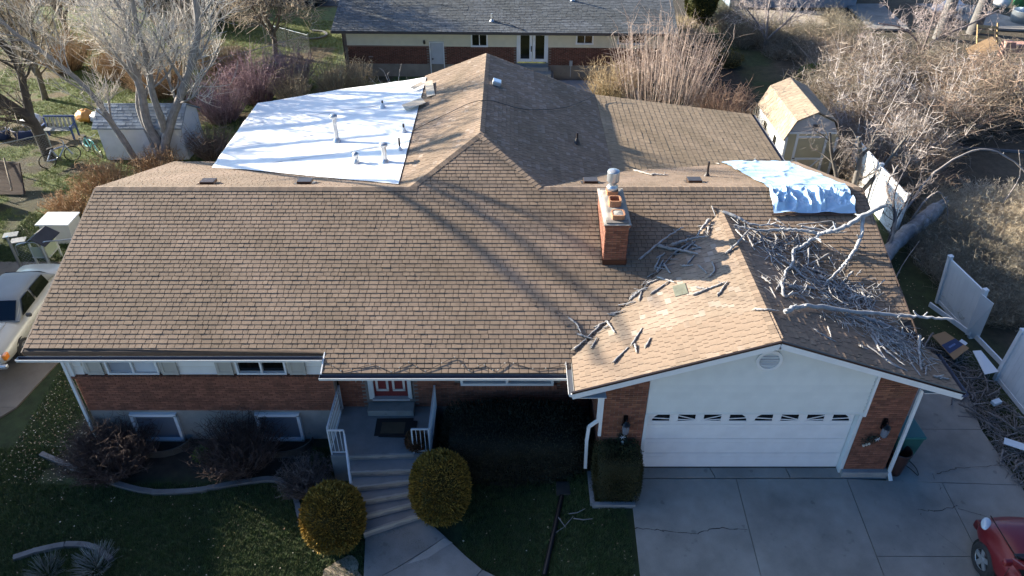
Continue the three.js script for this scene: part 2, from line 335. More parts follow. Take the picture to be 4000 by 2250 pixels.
const drive = slabs('driveway', [
  [[2.98, -12.74], [5.68, -12.74], [5.66, -9.6], [2.9, -9.6]], [[5.68, -12.74], [8.48, -12.74], [8.46, -9.6], [5.66, -9.6]],
  [[8.48, -12.74], [10.85, -12.62], [10.86, -10.62], [8.47, -10.63]], [[8.47, -10.63], [10.86, -10.62], [10.86, -8], [8.46, -8]], [[10.85, -12.62], [12.8, -12.55], [12.75, -10.6], [10.86, -10.62]], [[10.86, -10.62], [12.75, -10.6], [12.9, -8], [10.86, -8]],
  [[2.9, -9.6], [5.66, -9.6], [5.66, -4], [2.85, -4]], [[5.66, -9.6], [8.46, -9.6], [8.46, -4], [5.66, -4]], [[8.46, -8], [12.9, -8], [12.9, -4], [8.46, -4]],
  [[9.5, -14.42], [12.72, -14.4], [12.8, -12.55], [10.85, -12.62], [9.5, -12.66]], [[9.5, -17.2], [12.75, -17.0], [13.0, -15.6], [12.72, -14.4], [9.5, -14.42]],
], dY);
{ // cracks: thin seams of dark grit lying in the broken concrete
  const cr = (pts, w) => { const g = new GB([0.018, 0.017, 0.016]); for (let i = 0; i < pts.length - 1; i++) { const n = 7; for (let k = 0; k < n; k++) { const a = mix2(pts[i], pts[i + 1], k / n), b = mix2(pts[i], pts[i + 1], (k + 1) / n); const j0 = hash2(i * 9 + k, 3, pts.length) * 0.06 - 0.03, j1 = hash2(i * 9 + k + 1, 3, pts.length) * 0.06 - 0.03; const q = (p, j, s) => V(p[0] + j + s * w * 0.3, dY(p[0], p[1]) + 0.004, p[1] + j + s * w); const w0 = 0.5 + hash2(k, i, 8); g.quad(q(a, j0, w0), q(b, j1, w0), q(b, j1, -w0), q(a, j0, -w0)); } } part('crack', g, M.soil, drive); };
  const mix2 = (a, b, t) => [mix(a[0], b[0], t), mix(a[1], b[1], t)];
  cr([[2.93, -11.35], [3.6, -11.28], [4.4, -11.2], [4.85, -11.36], [5.64, -11.3]], 0.008);
  cr([[10.8, -12.9], [11.4, -13.05], [12.75, -13.15]], 0.006); cr([[10.7, -12.9], [10.75, -12.2], [10.95, -11.95], [10.3, -11.82], [9.9, -11.85], [10.1, -11.3], [10.6, -10.65]], 0.007);
  cr([[10.9, -11.9], [11.4, -11.7], [12.1, -11.4]], 0.005); cr([[9.9, -10.55], [10.05, -10.1], [10.1, -9.7]], 0.008);
}
slabs('garage_apron', [[[3.25, -13.1], [5.05, -13.1], [5.15, -12.76], [3.25, -12.76]], [[5.05, -13.1], [7.0, -13.1], [7.05, -12.76], [5.15, -12.76]], [[7.0, -13.1], [8.36, -13.1], [8.4, -12.76], [7.05, -12.76]]], (x, z) => 0.0 - 0.12 * (z + 13.1));
const wY = (x, z) => -0.645 - 0.075 * clamp(z + 11.9, -0.3, 12);
slabs('front_walk', [[[-3.6, -11.5], [-2.3, -12.05], [-1.98, -11.8], [-1.62, -11.46], [-2.05, -11.12], [-2.75, -10.62], [-3.45, -10.2]], [[-3.45, -10.2], [-2.75, -10.62], [-2.05, -11.12], [-1.62, -11.46], [-1.1, -10.95], [-0.7, -10.6], [-1.4, -9.7], [-2.6, -8.6], [-3.0, -8.6]], [[-0.7, -10.6], [-0.1, -10.28], [1.0, -9.9], [2.86, -9.6], [2.86, -8.3], [0, -8.6], [-2.6, -8.6], [-1.4, -9.7]]], wY, [0.29, 0.285, 0.27]);
structure('walk_patch', new GB([0.42, 0.41, 0.38]).prism([[-1.66, -11.42], [-1.45, -11.3], [-2.0, -10.9], [-2.5, -10.72], [-2.15, -11.02]], (x, z) => wY(x, z) - 0.02, (x, z) => wY(x, z) + 0.006), M.concrete);
{ const pts = []; for (let i = 0; i < 18; i++) { const a = i / 18 * 6.283, r = 0.42 + 0.14 * hash2(i, 5, 2); pts.push([-4.0 + Math.cos(a) * r * 0.9, -10.45 + Math.sin(a) * r]); } structure('sand_patch', new GB([0.42, 0.34, 0.25]).prism(pts, (x, z) => gY(x, z) - 0.05, (x, z) => gY(x, z) + 0.03), M.soil); }
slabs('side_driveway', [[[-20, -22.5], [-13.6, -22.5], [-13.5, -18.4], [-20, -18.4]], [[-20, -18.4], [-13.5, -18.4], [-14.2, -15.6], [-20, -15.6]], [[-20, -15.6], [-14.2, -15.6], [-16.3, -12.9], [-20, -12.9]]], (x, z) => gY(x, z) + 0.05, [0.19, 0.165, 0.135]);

// ---------------------------------------------------------------- the brick house
const house = thing('brick_house', 'brown shingled brick ranch house with attached garage and white membrane on its rear roof', 'house', [0, -0.6, -19]);
const hO = originOf(house);
const tabs = [];                                                       // every shingle tab of the house, before they become meshes
const SH = [0.270, 0.196, 0.138];
function shingle(roofName, { o, u, v, vmax, e = 0.137, range, tone = SH, varc = 0.065, t = [0.012, 0.018], ws = [0.13, 0.16, 0.19, 0.22, 0.25], two = 0, sink = tabs }) {
  const n = V().crossVectors(u, v).normalize();
  for (let k = 0; k * e < vmax - 0.01; k++) {
    const v0 = k * e, v1 = Math.min(v0 + e * 1.18, vmax);
    const [a0, b0] = range(v0 + 1e-4), [a1, b1] = range(v1 - 1e-4);
    let x = Math.min(a0, a1) - R() * 0.2;
    const rowTone = 1 + rr(-0.03, 0.03);
    while (x < Math.max(b0, b1)) {
      const w = pick(ws), x1 = x + w;
      const L0 = clamp(x, a0, b0), L1 = clamp(x1 - 0.014, a0, b0), U0 = clamp(x, a1, b1), U1 = clamp(x1 - 0.014, a1, b1);
      if (L1 - L0 > 0.015 || U1 - U0 > 0.015) {
        let c = jit(tone, varc).map(q => q * rowTone);
        const pn = fbm((o.x + x * u.x) * 0.9 + k * 0.1, (o.z + x * u.z) * 0.9 + v0, 91, 0, 3); c = c.map((q, i) => q * (0.75 + 0.5 * pn) * (i === 2 ? 1 + 0.1 * (pn - 0.5) : 1));
        if (two && R() < two) c = c.map((q, i) => q * [1.22, 1.3, 1.42][i]);
        sink.push({ roofName, o, u, v, n, L0, L1, U0, U1, v0, v1, th: rr(t[0], t[1]) + (R() < 0.12 ? 0.004 : 0), c, w, full: w - 0.014 - (L1 - L0) < 1e-6 && w - 0.014 - (U1 - U0) < 1e-6 });
      }
      x = x1;
    }
  }
}
const P3 = (q, a, b, h) => V().copy(q.o).addScaledVector(q.u, a).addScaledVector(q.v, b).addScaledVector(q.n, h);
function tabFaces(g, q) {
  const a = P3(q, q.L0, q.v0, q.th), b = P3(q, q.L1, q.v0, q.th), c = P3(q, q.U1, q.v1, 0.001), d = P3(q, q.U0, q.v1, 0.001);
  const A = P3(q, q.L0, q.v0, -0.012), B = P3(q, q.L1, q.v0, -0.012), C = P3(q, q.U1, q.v1, -0.012), D = P3(q, q.U0, q.v1, -0.012);
  const uv = [[q.L0, q.v0], [q.L1, q.v0], [q.U1, q.v1], [q.U0, q.v1]];
  g.quad(a, b, c, d, q.c, uv); g.quad(A, B, b, a, q.c); g.quad(B, C, c, b, q.c); g.quad(D, A, a, d, q.c);
}
const nrm = (x, y, z) => V(x, y, z).normalize();
const kF = Math.hypot(1, 0.328), kG = Math.hypot(1, 0.338), kW = Math.hypot(1, 0.37), kR = Math.hypot(1, 0.13), kW2 = Math.hypot(1, 0.385);
const VE = 0.57 * kF, VR = 5.72 * kF, VA = 7.86 * kF;
shingle('front_roof', { o: V(0, 2.983, -13.33), u: V(1, 0, 0), v: nrm(0, 0.328, -1), vmax: VA, range: v => v < VE ? [-4.5, 2.0] : v < VR ? [-11.8, v < 1.4 ? 9.6 : 9.9] : [mix(-2.9, -0.97, (v - VR) / (VA - VR)), mix(0.84, -0.97, (v - VR) / (VA - VR))] });
shingle('rear_roof', { o: V(0, 3.236, -24), u: V(-1, 0, 0), v: nrm(0, 0.328, 1), vmax: 4.95 * kF, range: () => [-9.9, 11.8] });
const gz = v => -13.9 - (3.123 + 0.338 / kG * v - 3.17) / 0.328;       // valley between garage and main roof
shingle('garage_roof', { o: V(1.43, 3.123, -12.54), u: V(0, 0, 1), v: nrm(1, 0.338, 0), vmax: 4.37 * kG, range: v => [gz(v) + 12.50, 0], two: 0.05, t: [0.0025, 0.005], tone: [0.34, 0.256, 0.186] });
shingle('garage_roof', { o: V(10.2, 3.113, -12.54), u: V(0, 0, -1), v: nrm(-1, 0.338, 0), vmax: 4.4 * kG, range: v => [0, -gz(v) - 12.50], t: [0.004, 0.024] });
const wfL = v => { const x = -3.35 + v / kW; return x < -2.9 ? mix(-19.65, -19.05, (x + 3.35) / 0.45) : mix(-19.05, -21.19, (x + 2.9) / 1.93); };
shingle('wing_roof', { o: V(-3.35, 4.679, -28.5), u: V(0, 0, 1), v: nrm(1, 0.37, 0), vmax: 2.38 * kW, range: v => [0, wfL(v) + 28.5], two: 0.06 });
const wfR = v => { const x = 3.25 - v / kW2; return x > 0.84 ? mix(-19.05, -21.87, (x - 0.84) / 2.41) : mix(-19.05, -21.19, (0.84 - x) / 1.81); };
shingle('wing_roof', { o: V(3.25, 3.935, -19), u: V(0, 0, -1), v: nrm(-1, 0.385, 0), vmax: 4.22 * kW2, range: v => [-wfR(v) - 19, 9.5], two: 0.2, varc: 0.1 });
const raY = x => 3.936 - 0.125 * (x - 3.25);
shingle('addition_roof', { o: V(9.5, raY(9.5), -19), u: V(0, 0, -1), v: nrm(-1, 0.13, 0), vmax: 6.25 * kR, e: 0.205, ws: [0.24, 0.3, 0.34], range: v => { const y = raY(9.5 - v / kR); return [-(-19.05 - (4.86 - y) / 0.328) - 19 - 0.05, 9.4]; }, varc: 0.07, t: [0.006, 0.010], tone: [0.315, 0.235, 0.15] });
{
  // the 300 tabs nearest the lens are single shingles; the rest of each roof is one mass of tabs
  const depth = q => P3(q, (q.L0 + q.L1) / 2, q.v0, 0).distanceTo(camera.position);
  const near = new Set(tabs.filter(q => q.full && q.roofName !== 'addition_roof').sort((a, b) => depth(a) - depth(b)).slice(0, 300));
  const tint = [0.82, 0.94, 1.05, 1.17].map(k => { const m = M.shingle.clone(); m.color.setRGB(SH[0] * k, SH[1] * k, SH[2] * k); return m; });
  const geos = {};
  const decks = {};
  for (const name of ['front_roof', 'rear_roof', 'garage_roof', 'wing_roof', 'addition_roof']) {
    const deck = new GB([0.075, 0.06, 0.05]);
    const slab = (pts, d = 0.13) => { for (let i = 1; i + 1 < pts.length; i++) { deck.tri(pts[0], pts[i], pts[i + 1]); deck.tri(...[pts[0], pts[i + 1], pts[i]].map(p => V(p.x, p.y - d, p.z))); } pts.forEach((a, i) => { const b = pts[(i + 1) % pts.length]; deck.quad(V(a.x, a.y - d, a.z), V(b.x, b.y - d, b.z), b, a); }); };
    const lo = -0.011;
    if (name === 'front_roof') { slab(line(-11.8, 3.17 + lo, -13.9, 2.05, 3.17 + lo, -13.9, 9.9, 3.17 + lo, -13.9, 9.9, 4.86 + lo, -19.05, -11.8, 4.86 + lo, -19.05)); slab(line(-4.5, 2.983 + lo, -13.33, 2.05, 2.983 + lo, -13.33, 2.05, 3.168 + lo, -13.895, -4.5, 3.168 + lo, -13.895)); slab(line(-2.9, 4.861 + lo, -19.05, 0.84, 4.861 + lo, -19.05, -0.97, 5.56 + lo, -21.19), 0.05); }
    if (name === 'rear_roof') slab(line(9.9, 3.236 + lo, -24, -11.8, 3.236 + lo, -24, -11.8, 4.859 + lo, -19.051, 9.9, 4.859 + lo, -19.051));
    if (name === 'garage_roof') { slab(line(1.43, 3.123 + lo, -12.54, 5.8, 4.6 + lo, -12.54, 5.8, 4.6 + lo, -18.26, 1.43, 3.123 + lo, -13.76)); slab(line(5.801, 4.6 + lo, -12.54, 10.2, 3.113 + lo, -12.54, 10.2, 3.113 + lo, -13.73, 5.801, 4.6 + lo, -18.26)); }
    if (name === 'wing_roof') { slab(line(-3.35, 4.679 + lo, -28.5, -3.35, 4.679 + lo, -19.65, -2.9, 4.846 + lo, -19.05, -0.97, 5.56 + lo, -21.19, -0.97, 5.56 + lo, -28.5), 0.1); slab(line(-0.969, 5.56 + lo, -28.5, -0.969, 5.56 + lo, -21.19, 0.84, 4.863 + lo, -19.05, 3.25, 3.935 + lo, -21.87, 3.25, 3.935 + lo, -28.5), 0.1); }
    if (name === 'addition_roof') slab(line(3.25, 3.936 + lo, -28.4, 3.25, 3.936 + lo, -21.87, 9.5, raY(9.5) + lo, -24.13, 9.5, raY(9.5) + lo, -28.4), 0.1);
    const d = part(name, deck, M.shingle, house); decks[name] = d;
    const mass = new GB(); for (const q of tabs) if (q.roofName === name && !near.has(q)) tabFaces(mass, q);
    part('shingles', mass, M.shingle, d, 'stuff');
  }
  for (const q of near) {
    const ti = Math.round(q.th / 0.005), key = q.w + '_' + ti;
    if (!geos[key]) { const g = new GB(); tabFaces(g, { o: V(), u: V(1, 0, 0), v: V(0, 0, -1), n: V(0, 1, 0), L0: 0, L1: q.w - 0.014, U0: 0, U1: q.w - 0.014, v0: 0, v1: q.v1 - q.v0, th: ti * 0.005, c: [1, 1, 1] }); geos[key] = g.geo(); }
    const m = new THREE.Matrix4().makeBasis(q.u, q.n, V().copy(q.v).negate()); m.setPosition(P3(q, q.L0, q.v0, 0));
    const lum = q.c[0] / SH[0]; piece('shingle', geos[key], tint[clamp(Math.floor((lum - 0.76) / 0.12), 0, 3)], decks[q.roofName], m);
  }
  // ridge and hip caps, laid one over the other
  const capGeo = sl => { const g = new GB(); const w = 0.15, L = 0.215; for (const s of [-1, 1]) { const P = (i, z) => V(s * i * w, -i * w * sl + (z === 0 ? 0.016 : 0.007), -z); const a = P(0, 0), b = P(1, 0), c = P(1, L), d = P(0, L); s > 0 ? g.quad(a, b, c, d, undefined, [[0, 0], [w, 0], [w, L], [0, L]]) : g.quad(b, a, d, c, undefined, [[w, 0], [0, 0], [0, L], [w, L]]); const dn = p => V(p.x, p.y - 0.012, p.z); g.quad(dn(s > 0 ? a : b), dn(s > 0 ? b : a), s > 0 ? b : a, s > 0 ? a : b); } return g.geo(); };
  const caps = (a, b, sl, roof, step = 0.148) => { const geo = capGeo(sl), d = V().subVectors(b, a), L = d.length(); d.normalize(); const X = V().crossVectors(d, V(0, 1, 0)).normalize(), Y = V().crossVectors(X, d); for (let s = 0; s < L - 0.1; s += step) { const m = new THREE.Matrix4().makeBasis(X, Y, V().copy(d).negate()); m.setPosition(V().copy(a).addScaledVector(d, s).add(V(0, rr(0.0, 0.003), 0))); piece('ridge_cap', geo, pick(tint), decks[roof], m); } };
  caps(V(-11.8, 4.868, -19.05), V(-2.75, 4.868, -19.05), 0.328, 'front_roof', 0.165); caps(V(0.75, 4.868, -19.05), V(9.9, 4.868, -19.05), 0.328, 'front_roof', 0.165);
  caps(V(5.8, 4.608, -12.53), V(5.8, 4.608, -18.2), 0.338, 'garage_roof'); caps(V(-0.97, 5.568, -21.15), V(-0.97, 5.568, -28.5), 0.37, 'wing_roof');
  caps(V(-2.9, 4.868, -19.05), V(-0.97, 5.568, -21.19), 0.24, 'wing_roof'); caps(V(0.84, 4.878, -19.05), V(-0.97, 5.568, -21.19), 0.24, 'wing_roof');
}
// the white membrane over the low rear-left roof
{
  const wy = x => 4.70 + 0.157 * (x + 3.3);
  const g = new GB([0.8, 0.81, 0.82]);
  const f = (u, v) => { const x = mix(-3.28, -10.02, u); const zf = -19.05 - (4.875 - wy(x)) / 0.328 + 0.09, zb = -28.3 + 0.06 * Math.sin(u * 9); const z = mix(zf, zb, v); const n = fbm(x * 1.1, z * 1.1, 61, 0, 4) - 0.5, w = 0.012 * Math.sin(z * 3.2 + fbm(x * 0.8, z, 63) * 6); return V(x, wy(x) + 0.05 + 0.05 * n + w * 0.6 + (u > 0.995 ? -0.12 : 0) + (v > 0.995 ? -0.1 : 0), z); };
  g.grid(90, 90, f);
  const mem = part('roof_membrane', g, M.membrane, house);
  const sub = new GB([0.3, 0.27, 0.22]); sub.prism([[-3.3, -28.25], [-10.0, -28.25], [-10.0, -22.5], [-3.3, -19.9]], (x) => wy(x) - 0.2, (x) => wy(x) + 0.005); part('membrane_deck', sub, M.paint, house);
  const seam = new GB([0.74, 0.75, 0.76]); for (const z of [-22.3, -24.1, -26.0]) for (let i = 0; i < 24; i++) { const x0 = -3.4 - i * 0.27, x1 = x0 - 0.27; const Y = (x, zz) => { const n = fbm(x * 1.1, zz * 1.1, 61, 0, 4) - 0.5; return wy(x) + 0.062 + 0.05 * n; }; if (z > -22.5 && x1 < -9.0) continue; seam.quad(V(x1, Y(x1, z), z + 0.04), V(x0, Y(x0, z), z + 0.04), V(x0, Y(x0, z - 0.04), z - 0.04), V(x1, Y(x1, z - 0.04), z - 0.04)); }
  part('membrane_seam', seam, M.membrane, mem);
  const fl = new GB([0.42, 0.36, 0.28]); for (const [x, z, w, d, r] of [[-3.45, -25.3, 0.75, 0.5, 0.4], [-3.0, -26.6, 0.3, 1.5, 0.15], [-3.5, -27.1, 0.5, 0.25, 0.7]]) fl.box(x, wy(x) + 0.1 + 0.06, z, w, 0.015, d, undefined, [0, r, 0.2]); part('loose_flashing', fl, M.paint, house);
}
// ---- walls
const BR = [0.28, 0.112, 0.068], MORT = [0.24, 0.21, 0.185], SID = [0.66, 0.655, 0.60], WHT = [0.74, 0.75, 0.74], FOUND = [0.3, 0.29, 0.27];
const bricks = [];
function brickFace(parentName, a, dir, len, y0, y1, nrmv, skip) {     // face of running bond bricks: a = start, dir along wall
  const rows = Math.round((y1 - y0) / 0.067), h = (y1 - y0) / rows;
  for (let r = 0; r < rows; r++) { let s = r % 2 ? -0.1 : 0; while (s < len - 0.01) { const s0 = Math.max(0, s), s1 = Math.min(len, s + 0.2); if (s1 - s0 > 0.03 && !(skip && skip(s0, s1, y0 + r * h, y0 + r * h + h))) bricks.push({ parentName, c: V().copy(a).addScaledVector(dir, (s0 + s1) / 2).add(V(0, y0 + (r + 0.5) * h - a.y, 0)), dir, n: nrmv, w: s1 - s0 - 0.009, h: h - 0.009 }); s += 0.2; } }
}
const wallParts = {};
{
  const X = V(1, 0, 0), Z = V(0, 0, 1);
  // left wing of the front
  const w1 = new GB(MORT); w1.box(-7.97, 1.23, -14.62, 6.7, 1.26, 0.22); w1.box(-11.22, 1.23, -19, 0.22, 1.26, 8.5); wallParts.front_wall = part('front_wall', w1, M.brick, house);
  brickFace('front_wall', V(-11.3, 0, -14.5), X, 6.66, 0.6, 1.86, Z);
  const f1 = new GB(FOUND); const ww = [[-10.25, -9.0], [-6.9, -5.7]];
  for (const [x0, x1] of [[-11.3, -10.25], [-9.0, -6.9], [-5.7, -4.6]]) f1.box((x0 + x1) / 2, -0.2, -14.62, x1 - x0, 1.6, 0.2); for (const [x0, x1] of ww) { f1.box((x0 + x1) / 2, 0.55, -14.62, x1 - x0, 0.1, 0.2); f1.box((x0 + x1) / 2, -0.8, -14.62, x1 - x0, 0.5, 0.2); } f1.box(-11.2, -0.2, -19, 0.2, 1.6, 8.6);
  part('foundation', f1, M.concrete, house);
  // entry wall, set back
  const ent = new GB(MORT); for (const [x0, x1, y0, y1] of [[-4.62, -3.86, -0.6, 2.8], [-2.66, -1.36, -0.6, 2.8], [-1.36, 1.1, -0.6, 1.24], [1.1, 2.1, -0.6, 2.8], [-3.86, -2.66, -0.6, 0.7]]) ent.box((x0 + x1) / 2, (y0 + y1) / 2, -14.97, x1 - x0, y1 - y0, 0.22);
  wallParts.entry_wall = part('entry_wall', ent, M.brick, house);
  brickFace('entry_wall', V(-4.62, 0, -14.855), X, 6.7, 0.4, 2.75, Z, (a, b, y) => { const x0 = -4.62 + a, x1 = -4.62 + b; return (x1 > -3.84 && x0 < -2.68) || (x1 > -1.38 && x0 < 1.12 && y > 1.03); });
  const sol = new GB(BR); for (let x = -1.5; x < 1.2; x += 0.072) sol.box(x, 1.16, -14.83, 0.062, 0.2, 0.1, jit(BR, 0.2)); part('brick_sill', sol, M.brick, house);
  const sol2 = new GB(BR); for (let x = -11.28; x < -4.66; x += 0.072) sol2.box(x, 1.845, -14.47, 0.062, 0.07, 0.12, jit(BR, 0.2)); part('brick_ledge', sol2, M.brick, house);
  // garage shell
  wallParts.garage_wall = part('garage_wall', new GB(MORT).box(2.66, 1.4, -13.0, 1.05, 3.3, 0.2).box(2.24, 1.4, -15, 0.2, 3.3, 3.9), M.brick, house); part('garage_wall', new GB(MORT).box(8.92, 1.6, -13.0, 1.05, 2.98, 0.2).box(9.35, 1.5, -15.3, 0.2, 3.1, 4.4), M.brick, house);
  const roofAt = x => 4.6 - 0.338 * Math.abs(x - 5.8) - 0.16;
  brickFace('garage_wall', V(2.14, 0, -12.9), X, 1.04, 0.13, 3.15, Z, (a, b, y0, y1) => y1 > roofAt(2.14 + a)); brickFace('garage_wall', V(8.4, 0, -12.9), X, 1.04, 0.13, 3.4, Z, (a, b, y0, y1) => y1 > roofAt(8.4 + b));
  brickFace('garage_wall', V(2.14, 0, -14.8), Z, 1.9, 0.3, 3.0, V(-1, 0, 0));
  part('garage_foundation', new GB([0.36, 0.36, 0.35]).box(8.93, -0.13, -12.94, 1.16, 0.5, 0.32), M.concrete, house); part('garage_foundation', new GB([0.36, 0.36, 0.35]).box(2.66, -0.13, -12.98, 1.1, 0.5, 0.3), M.concrete, house);
  // hidden rear volumes so that light cannot pass below the roofs
  const rv = new GB([0.5, 0.48, 0.42]); rv.box(-0.2, 1.5, -26.1, 18.6, 3.1, 4.0); rv.box(9.55, 1.5, -19.2, 0.2, 3.2, 8.8); rv.wallpoly([[-3.3, 3.0], [3.2, 3.0], [3.2, 3.85], [-0.97, 5.42], [-3.3, 4.55]], -28.3, -28.1); rv.box(-0.75, 1.4, -23.7, 21.1, 3.2, 0.2); part('rear_wall', rv, M.paint, house);
  const e2 = new GB(SID); for (const x of [-11.3, 9.5]) { e2.tri(V(x, 3.0, -23.9), V(x, 3.0, -14.2), V(x, 4.7, -19.05)); } e2.box(-11.25, 2.45, -19.2, 0.15, 1.2, 9.0); part('gable_end', e2, M.paint, house);
  // soffits close the eaves
  for (const b of [[-8.1, 2.98, -14.22, 7.2, 0.02, 0.62], [-1.2, 2.8, -14.1, 6.6, 0.02, 1.56], [1.8, 2.92, -13.6, 0.72, 0.02, 2.1], [9.85, 2.92, -14.5, 0.72, 0.02, 3.6]]) part('soffit', new GB([0.66, 0.66, 0.64]).box(...b), M.paint, house);
}
{ // bricks: the 300 that show largest are single bricks, the others one mass per wall
  const ch = { x0: 2.38, x1: 2.96, z0: -18.3, z1: -16.44 };
  const chim = new GB(MORT); chim.box(2.67, 4.3, -17.37, 0.57, 1.9, 1.85); wallParts.chimney = part('chimney', chim, M.brick, house);
  const roofY = z => 3.17 + 0.328 * (-13.9 - z);
  brickFace('chimney', V(ch.x0, 0, ch.z1), V(1, 0, 0), 0.58, 4.0, 5.07, V(0, 0, 1)); brickFace('chimney', V(ch.x0, 0, ch.z0), V(0, 0, 1), 1.86, 4.0, 5.07, V(-1, 0, 0), (a, b, y0, y1) => y1 < roofY(ch.z0 + a) - 0.05); brickFace('chimney', V(ch.x1, 0, ch.z0), V(0, 0, 1), 1.86, 4.0, 5.07, V(1, 0, 0), (a, b, y0, y1) => y1 < roofY(ch.z0 + a) - 0.05);
  // corbelled top courses
  for (const [y0, y1, k] of [[5.07, 5.137, 0.02], [5.137, 5.204, 0.04]]) { brickFace('chimney', V(ch.x0 - k, 0, ch.z1 + k), V(1, 0, 0), 0.58 + 2 * k, y0, y1, V(0, 0, 1)); brickFace('chimney', V(ch.x0 - k, 0, ch.z0), V(0, 0, 1), 1.86, y0, y1, V(-1, 0, 0)); brickFace('chimney', V(ch.x1 + k, 0, ch.z0), V(0, 0, 1), 1.86, y0, y1, V(1, 0, 0)); }
  part('corbel', new GB(MORT).box(2.67, 5.137, -17.37, 0.63, 0.13, 1.9), M.brick, wallParts.chimney);
  const crown = new GB([0.36, 0.34, 0.30]); crown.grid(14, 30, (u, v) => { const x = mix(2.32, 3.02, u), z = mix(-16.38, -18.36, v); const e = Math.min(u, 1 - u, v, 1 - v) * 6; return V(x, 5.21 + 0.07 * smooth(0, 1, e) + 0.035 * (fbm(x * 9, z * 9, 71, 0, 3) - 0.5), z); }); crown.box(2.67, 5.2, -17.37, 0.68, 0.03, 1.95); part('mortar_crown', crown, M.concrete, wallParts.chimney);
  const clay = [0.52, 0.25, 0.13];
  const flue = (x, z, y, h, w, filled) => { const g = new GB(clay); const sq = (r, yy) => { const o = []; for (let i = 0; i < 24; i++) { const a = i / 24 * Math.PI * 2, cx = Math.cos(a), cz = Math.sin(a), k = 1 / Math.pow(Math.pow(Math.abs(cx), 5) + Math.pow(Math.abs(cz), 5), 0.2); o.push(V(x + cx * k * r, yy, z + cz * k * r)); } return o; }; const rings = [sq(w, y), sq(w, y + h), sq(w - 0.035, y + h), sq(w - 0.035, filled ? y + h - 0.03 : y - 0.05)]; for (let r = 0; r < 3; r++) for (let i = 0; i < 24; i++) { const j = (i + 1) % 24; g.quad(rings[r][j], rings[r][i], rings[r + 1][i], rings[r + 1][j], jit(clay, 0.05)); } part('flue_tile', g, M.brick, wallParts.chimney); const b = new GB(filled ? [0.36, 0.34, 0.3] : [0.03, 0.025, 0.02]); const yy = filled ? y + h - 0.012 : y + 0.02; const c = sq(w - 0.03, yy); for (let i = 0; i < 24; i++) b.tri(V(x, yy + (filled ? 0.03 : 0), z), c[(i + 1) % 24], c[i]); part(filled ? 'flue_plug' : 'flue_bottom', b, M.concrete, wallParts.chimney); };  // an open flue gets a near-black disc inside it
  flue(2.70, -16.72, 5.26, 0.13, 0.17, true); flue(2.68, -17.33, 5.26, 0.2, 0.165, false); flue(2.68, -17.95, 5.26, 0.14, 0.16, true);
  const cap = new GB([0.5, 0.52, 0.54]); cap.lathe([[0.13, 0], [0.15, 0.02], [0.15, 0.1], [0.1, 0.12], [0.1, 0.2], [0.16, 0.24], [0.165, 0.28], [0.165, 0.52], [0.15, 0.55], [0.06, 0.575], [0, 0.58]], 2.68, 5.4, -17.95, 28); part('metal_flue_cap', cap, M.metal, wallParts.chimney);
  const fl = new GB([0.055, 0.03, 0.025]); fl.box(2.67, 4.07, -16.415, 0.62, 0.14, 0.02, undefined, [-0.1, 0, 0]); for (const x of [2.36, 2.98]) fl.bar(V(x, 4.09, -16.42), V(x, 4.68, -18.32), 0.015, 0.1); part('step_flashing', fl, M.metal, wallParts.chimney);
  const dist = b => b.c.distanceTo(camera.position) + (b.n.z > 0.5 ? 0 : 3) + (b.parentName === 'chimney' && b.n.x > 0 ? 50 : 0);
  const close = new Set(bricks.filter(b => Math.abs(b.w - 0.191) < 0.002 && (b.parentName !== 'entry_wall' && b.parentName !== 'front_wall')).sort((a, b) => dist(a) - dist(b)).slice(0, 300));
  const geo = new GB().box(0, 0, 0, 0.191, 1, 0.03).geo(), tints = [0.7, 0.9, 1.05, 1.25].map((k, i) => { const m = M.brick.clone(); m.color.setRGB(BR[0] * k, BR[1] * k * (1 + (i % 2) * 0.08), BR[2] * k); return m; });
  const mass = {};
  for (const b of bricks) {
    const out = rr(-0.002, 0.003), c = V().copy(b.c).addScaledVector(b.n, -0.006 + out);
    const m = new THREE.Matrix4().makeBasis(V().copy(b.dir), V(0, 1, 0), V().crossVectors(b.dir, V(0, 1, 0)));
    if (close.has(b)) { m.scale(V(1, b.h, 1)); m.setPosition(c); piece('brick', geo, pick(tints), wallParts[b.parentName], m); }
    else { const g = mass[b.parentName] ||= new GB(); const k = []; const D = V().crossVectors(b.dir, V(0, 1, 0)).multiplyScalar(0.015); for (const sy of [-1, 1]) for (const [sx, sz] of [[-1, 1], [1, 1], [1, -1], [-1, -1]]) k.push(V().copy(c).addScaledVector(b.dir, sx * b.w / 2).addScaledVector(D, sz).add(V(0, sy * b.h / 2, 0))); g.hexa(k, jit(BR, 0.28)); }
  }
  for (const n in mass) part('bricks', mass[n], M.brick, wallParts[n], 'stuff');
}

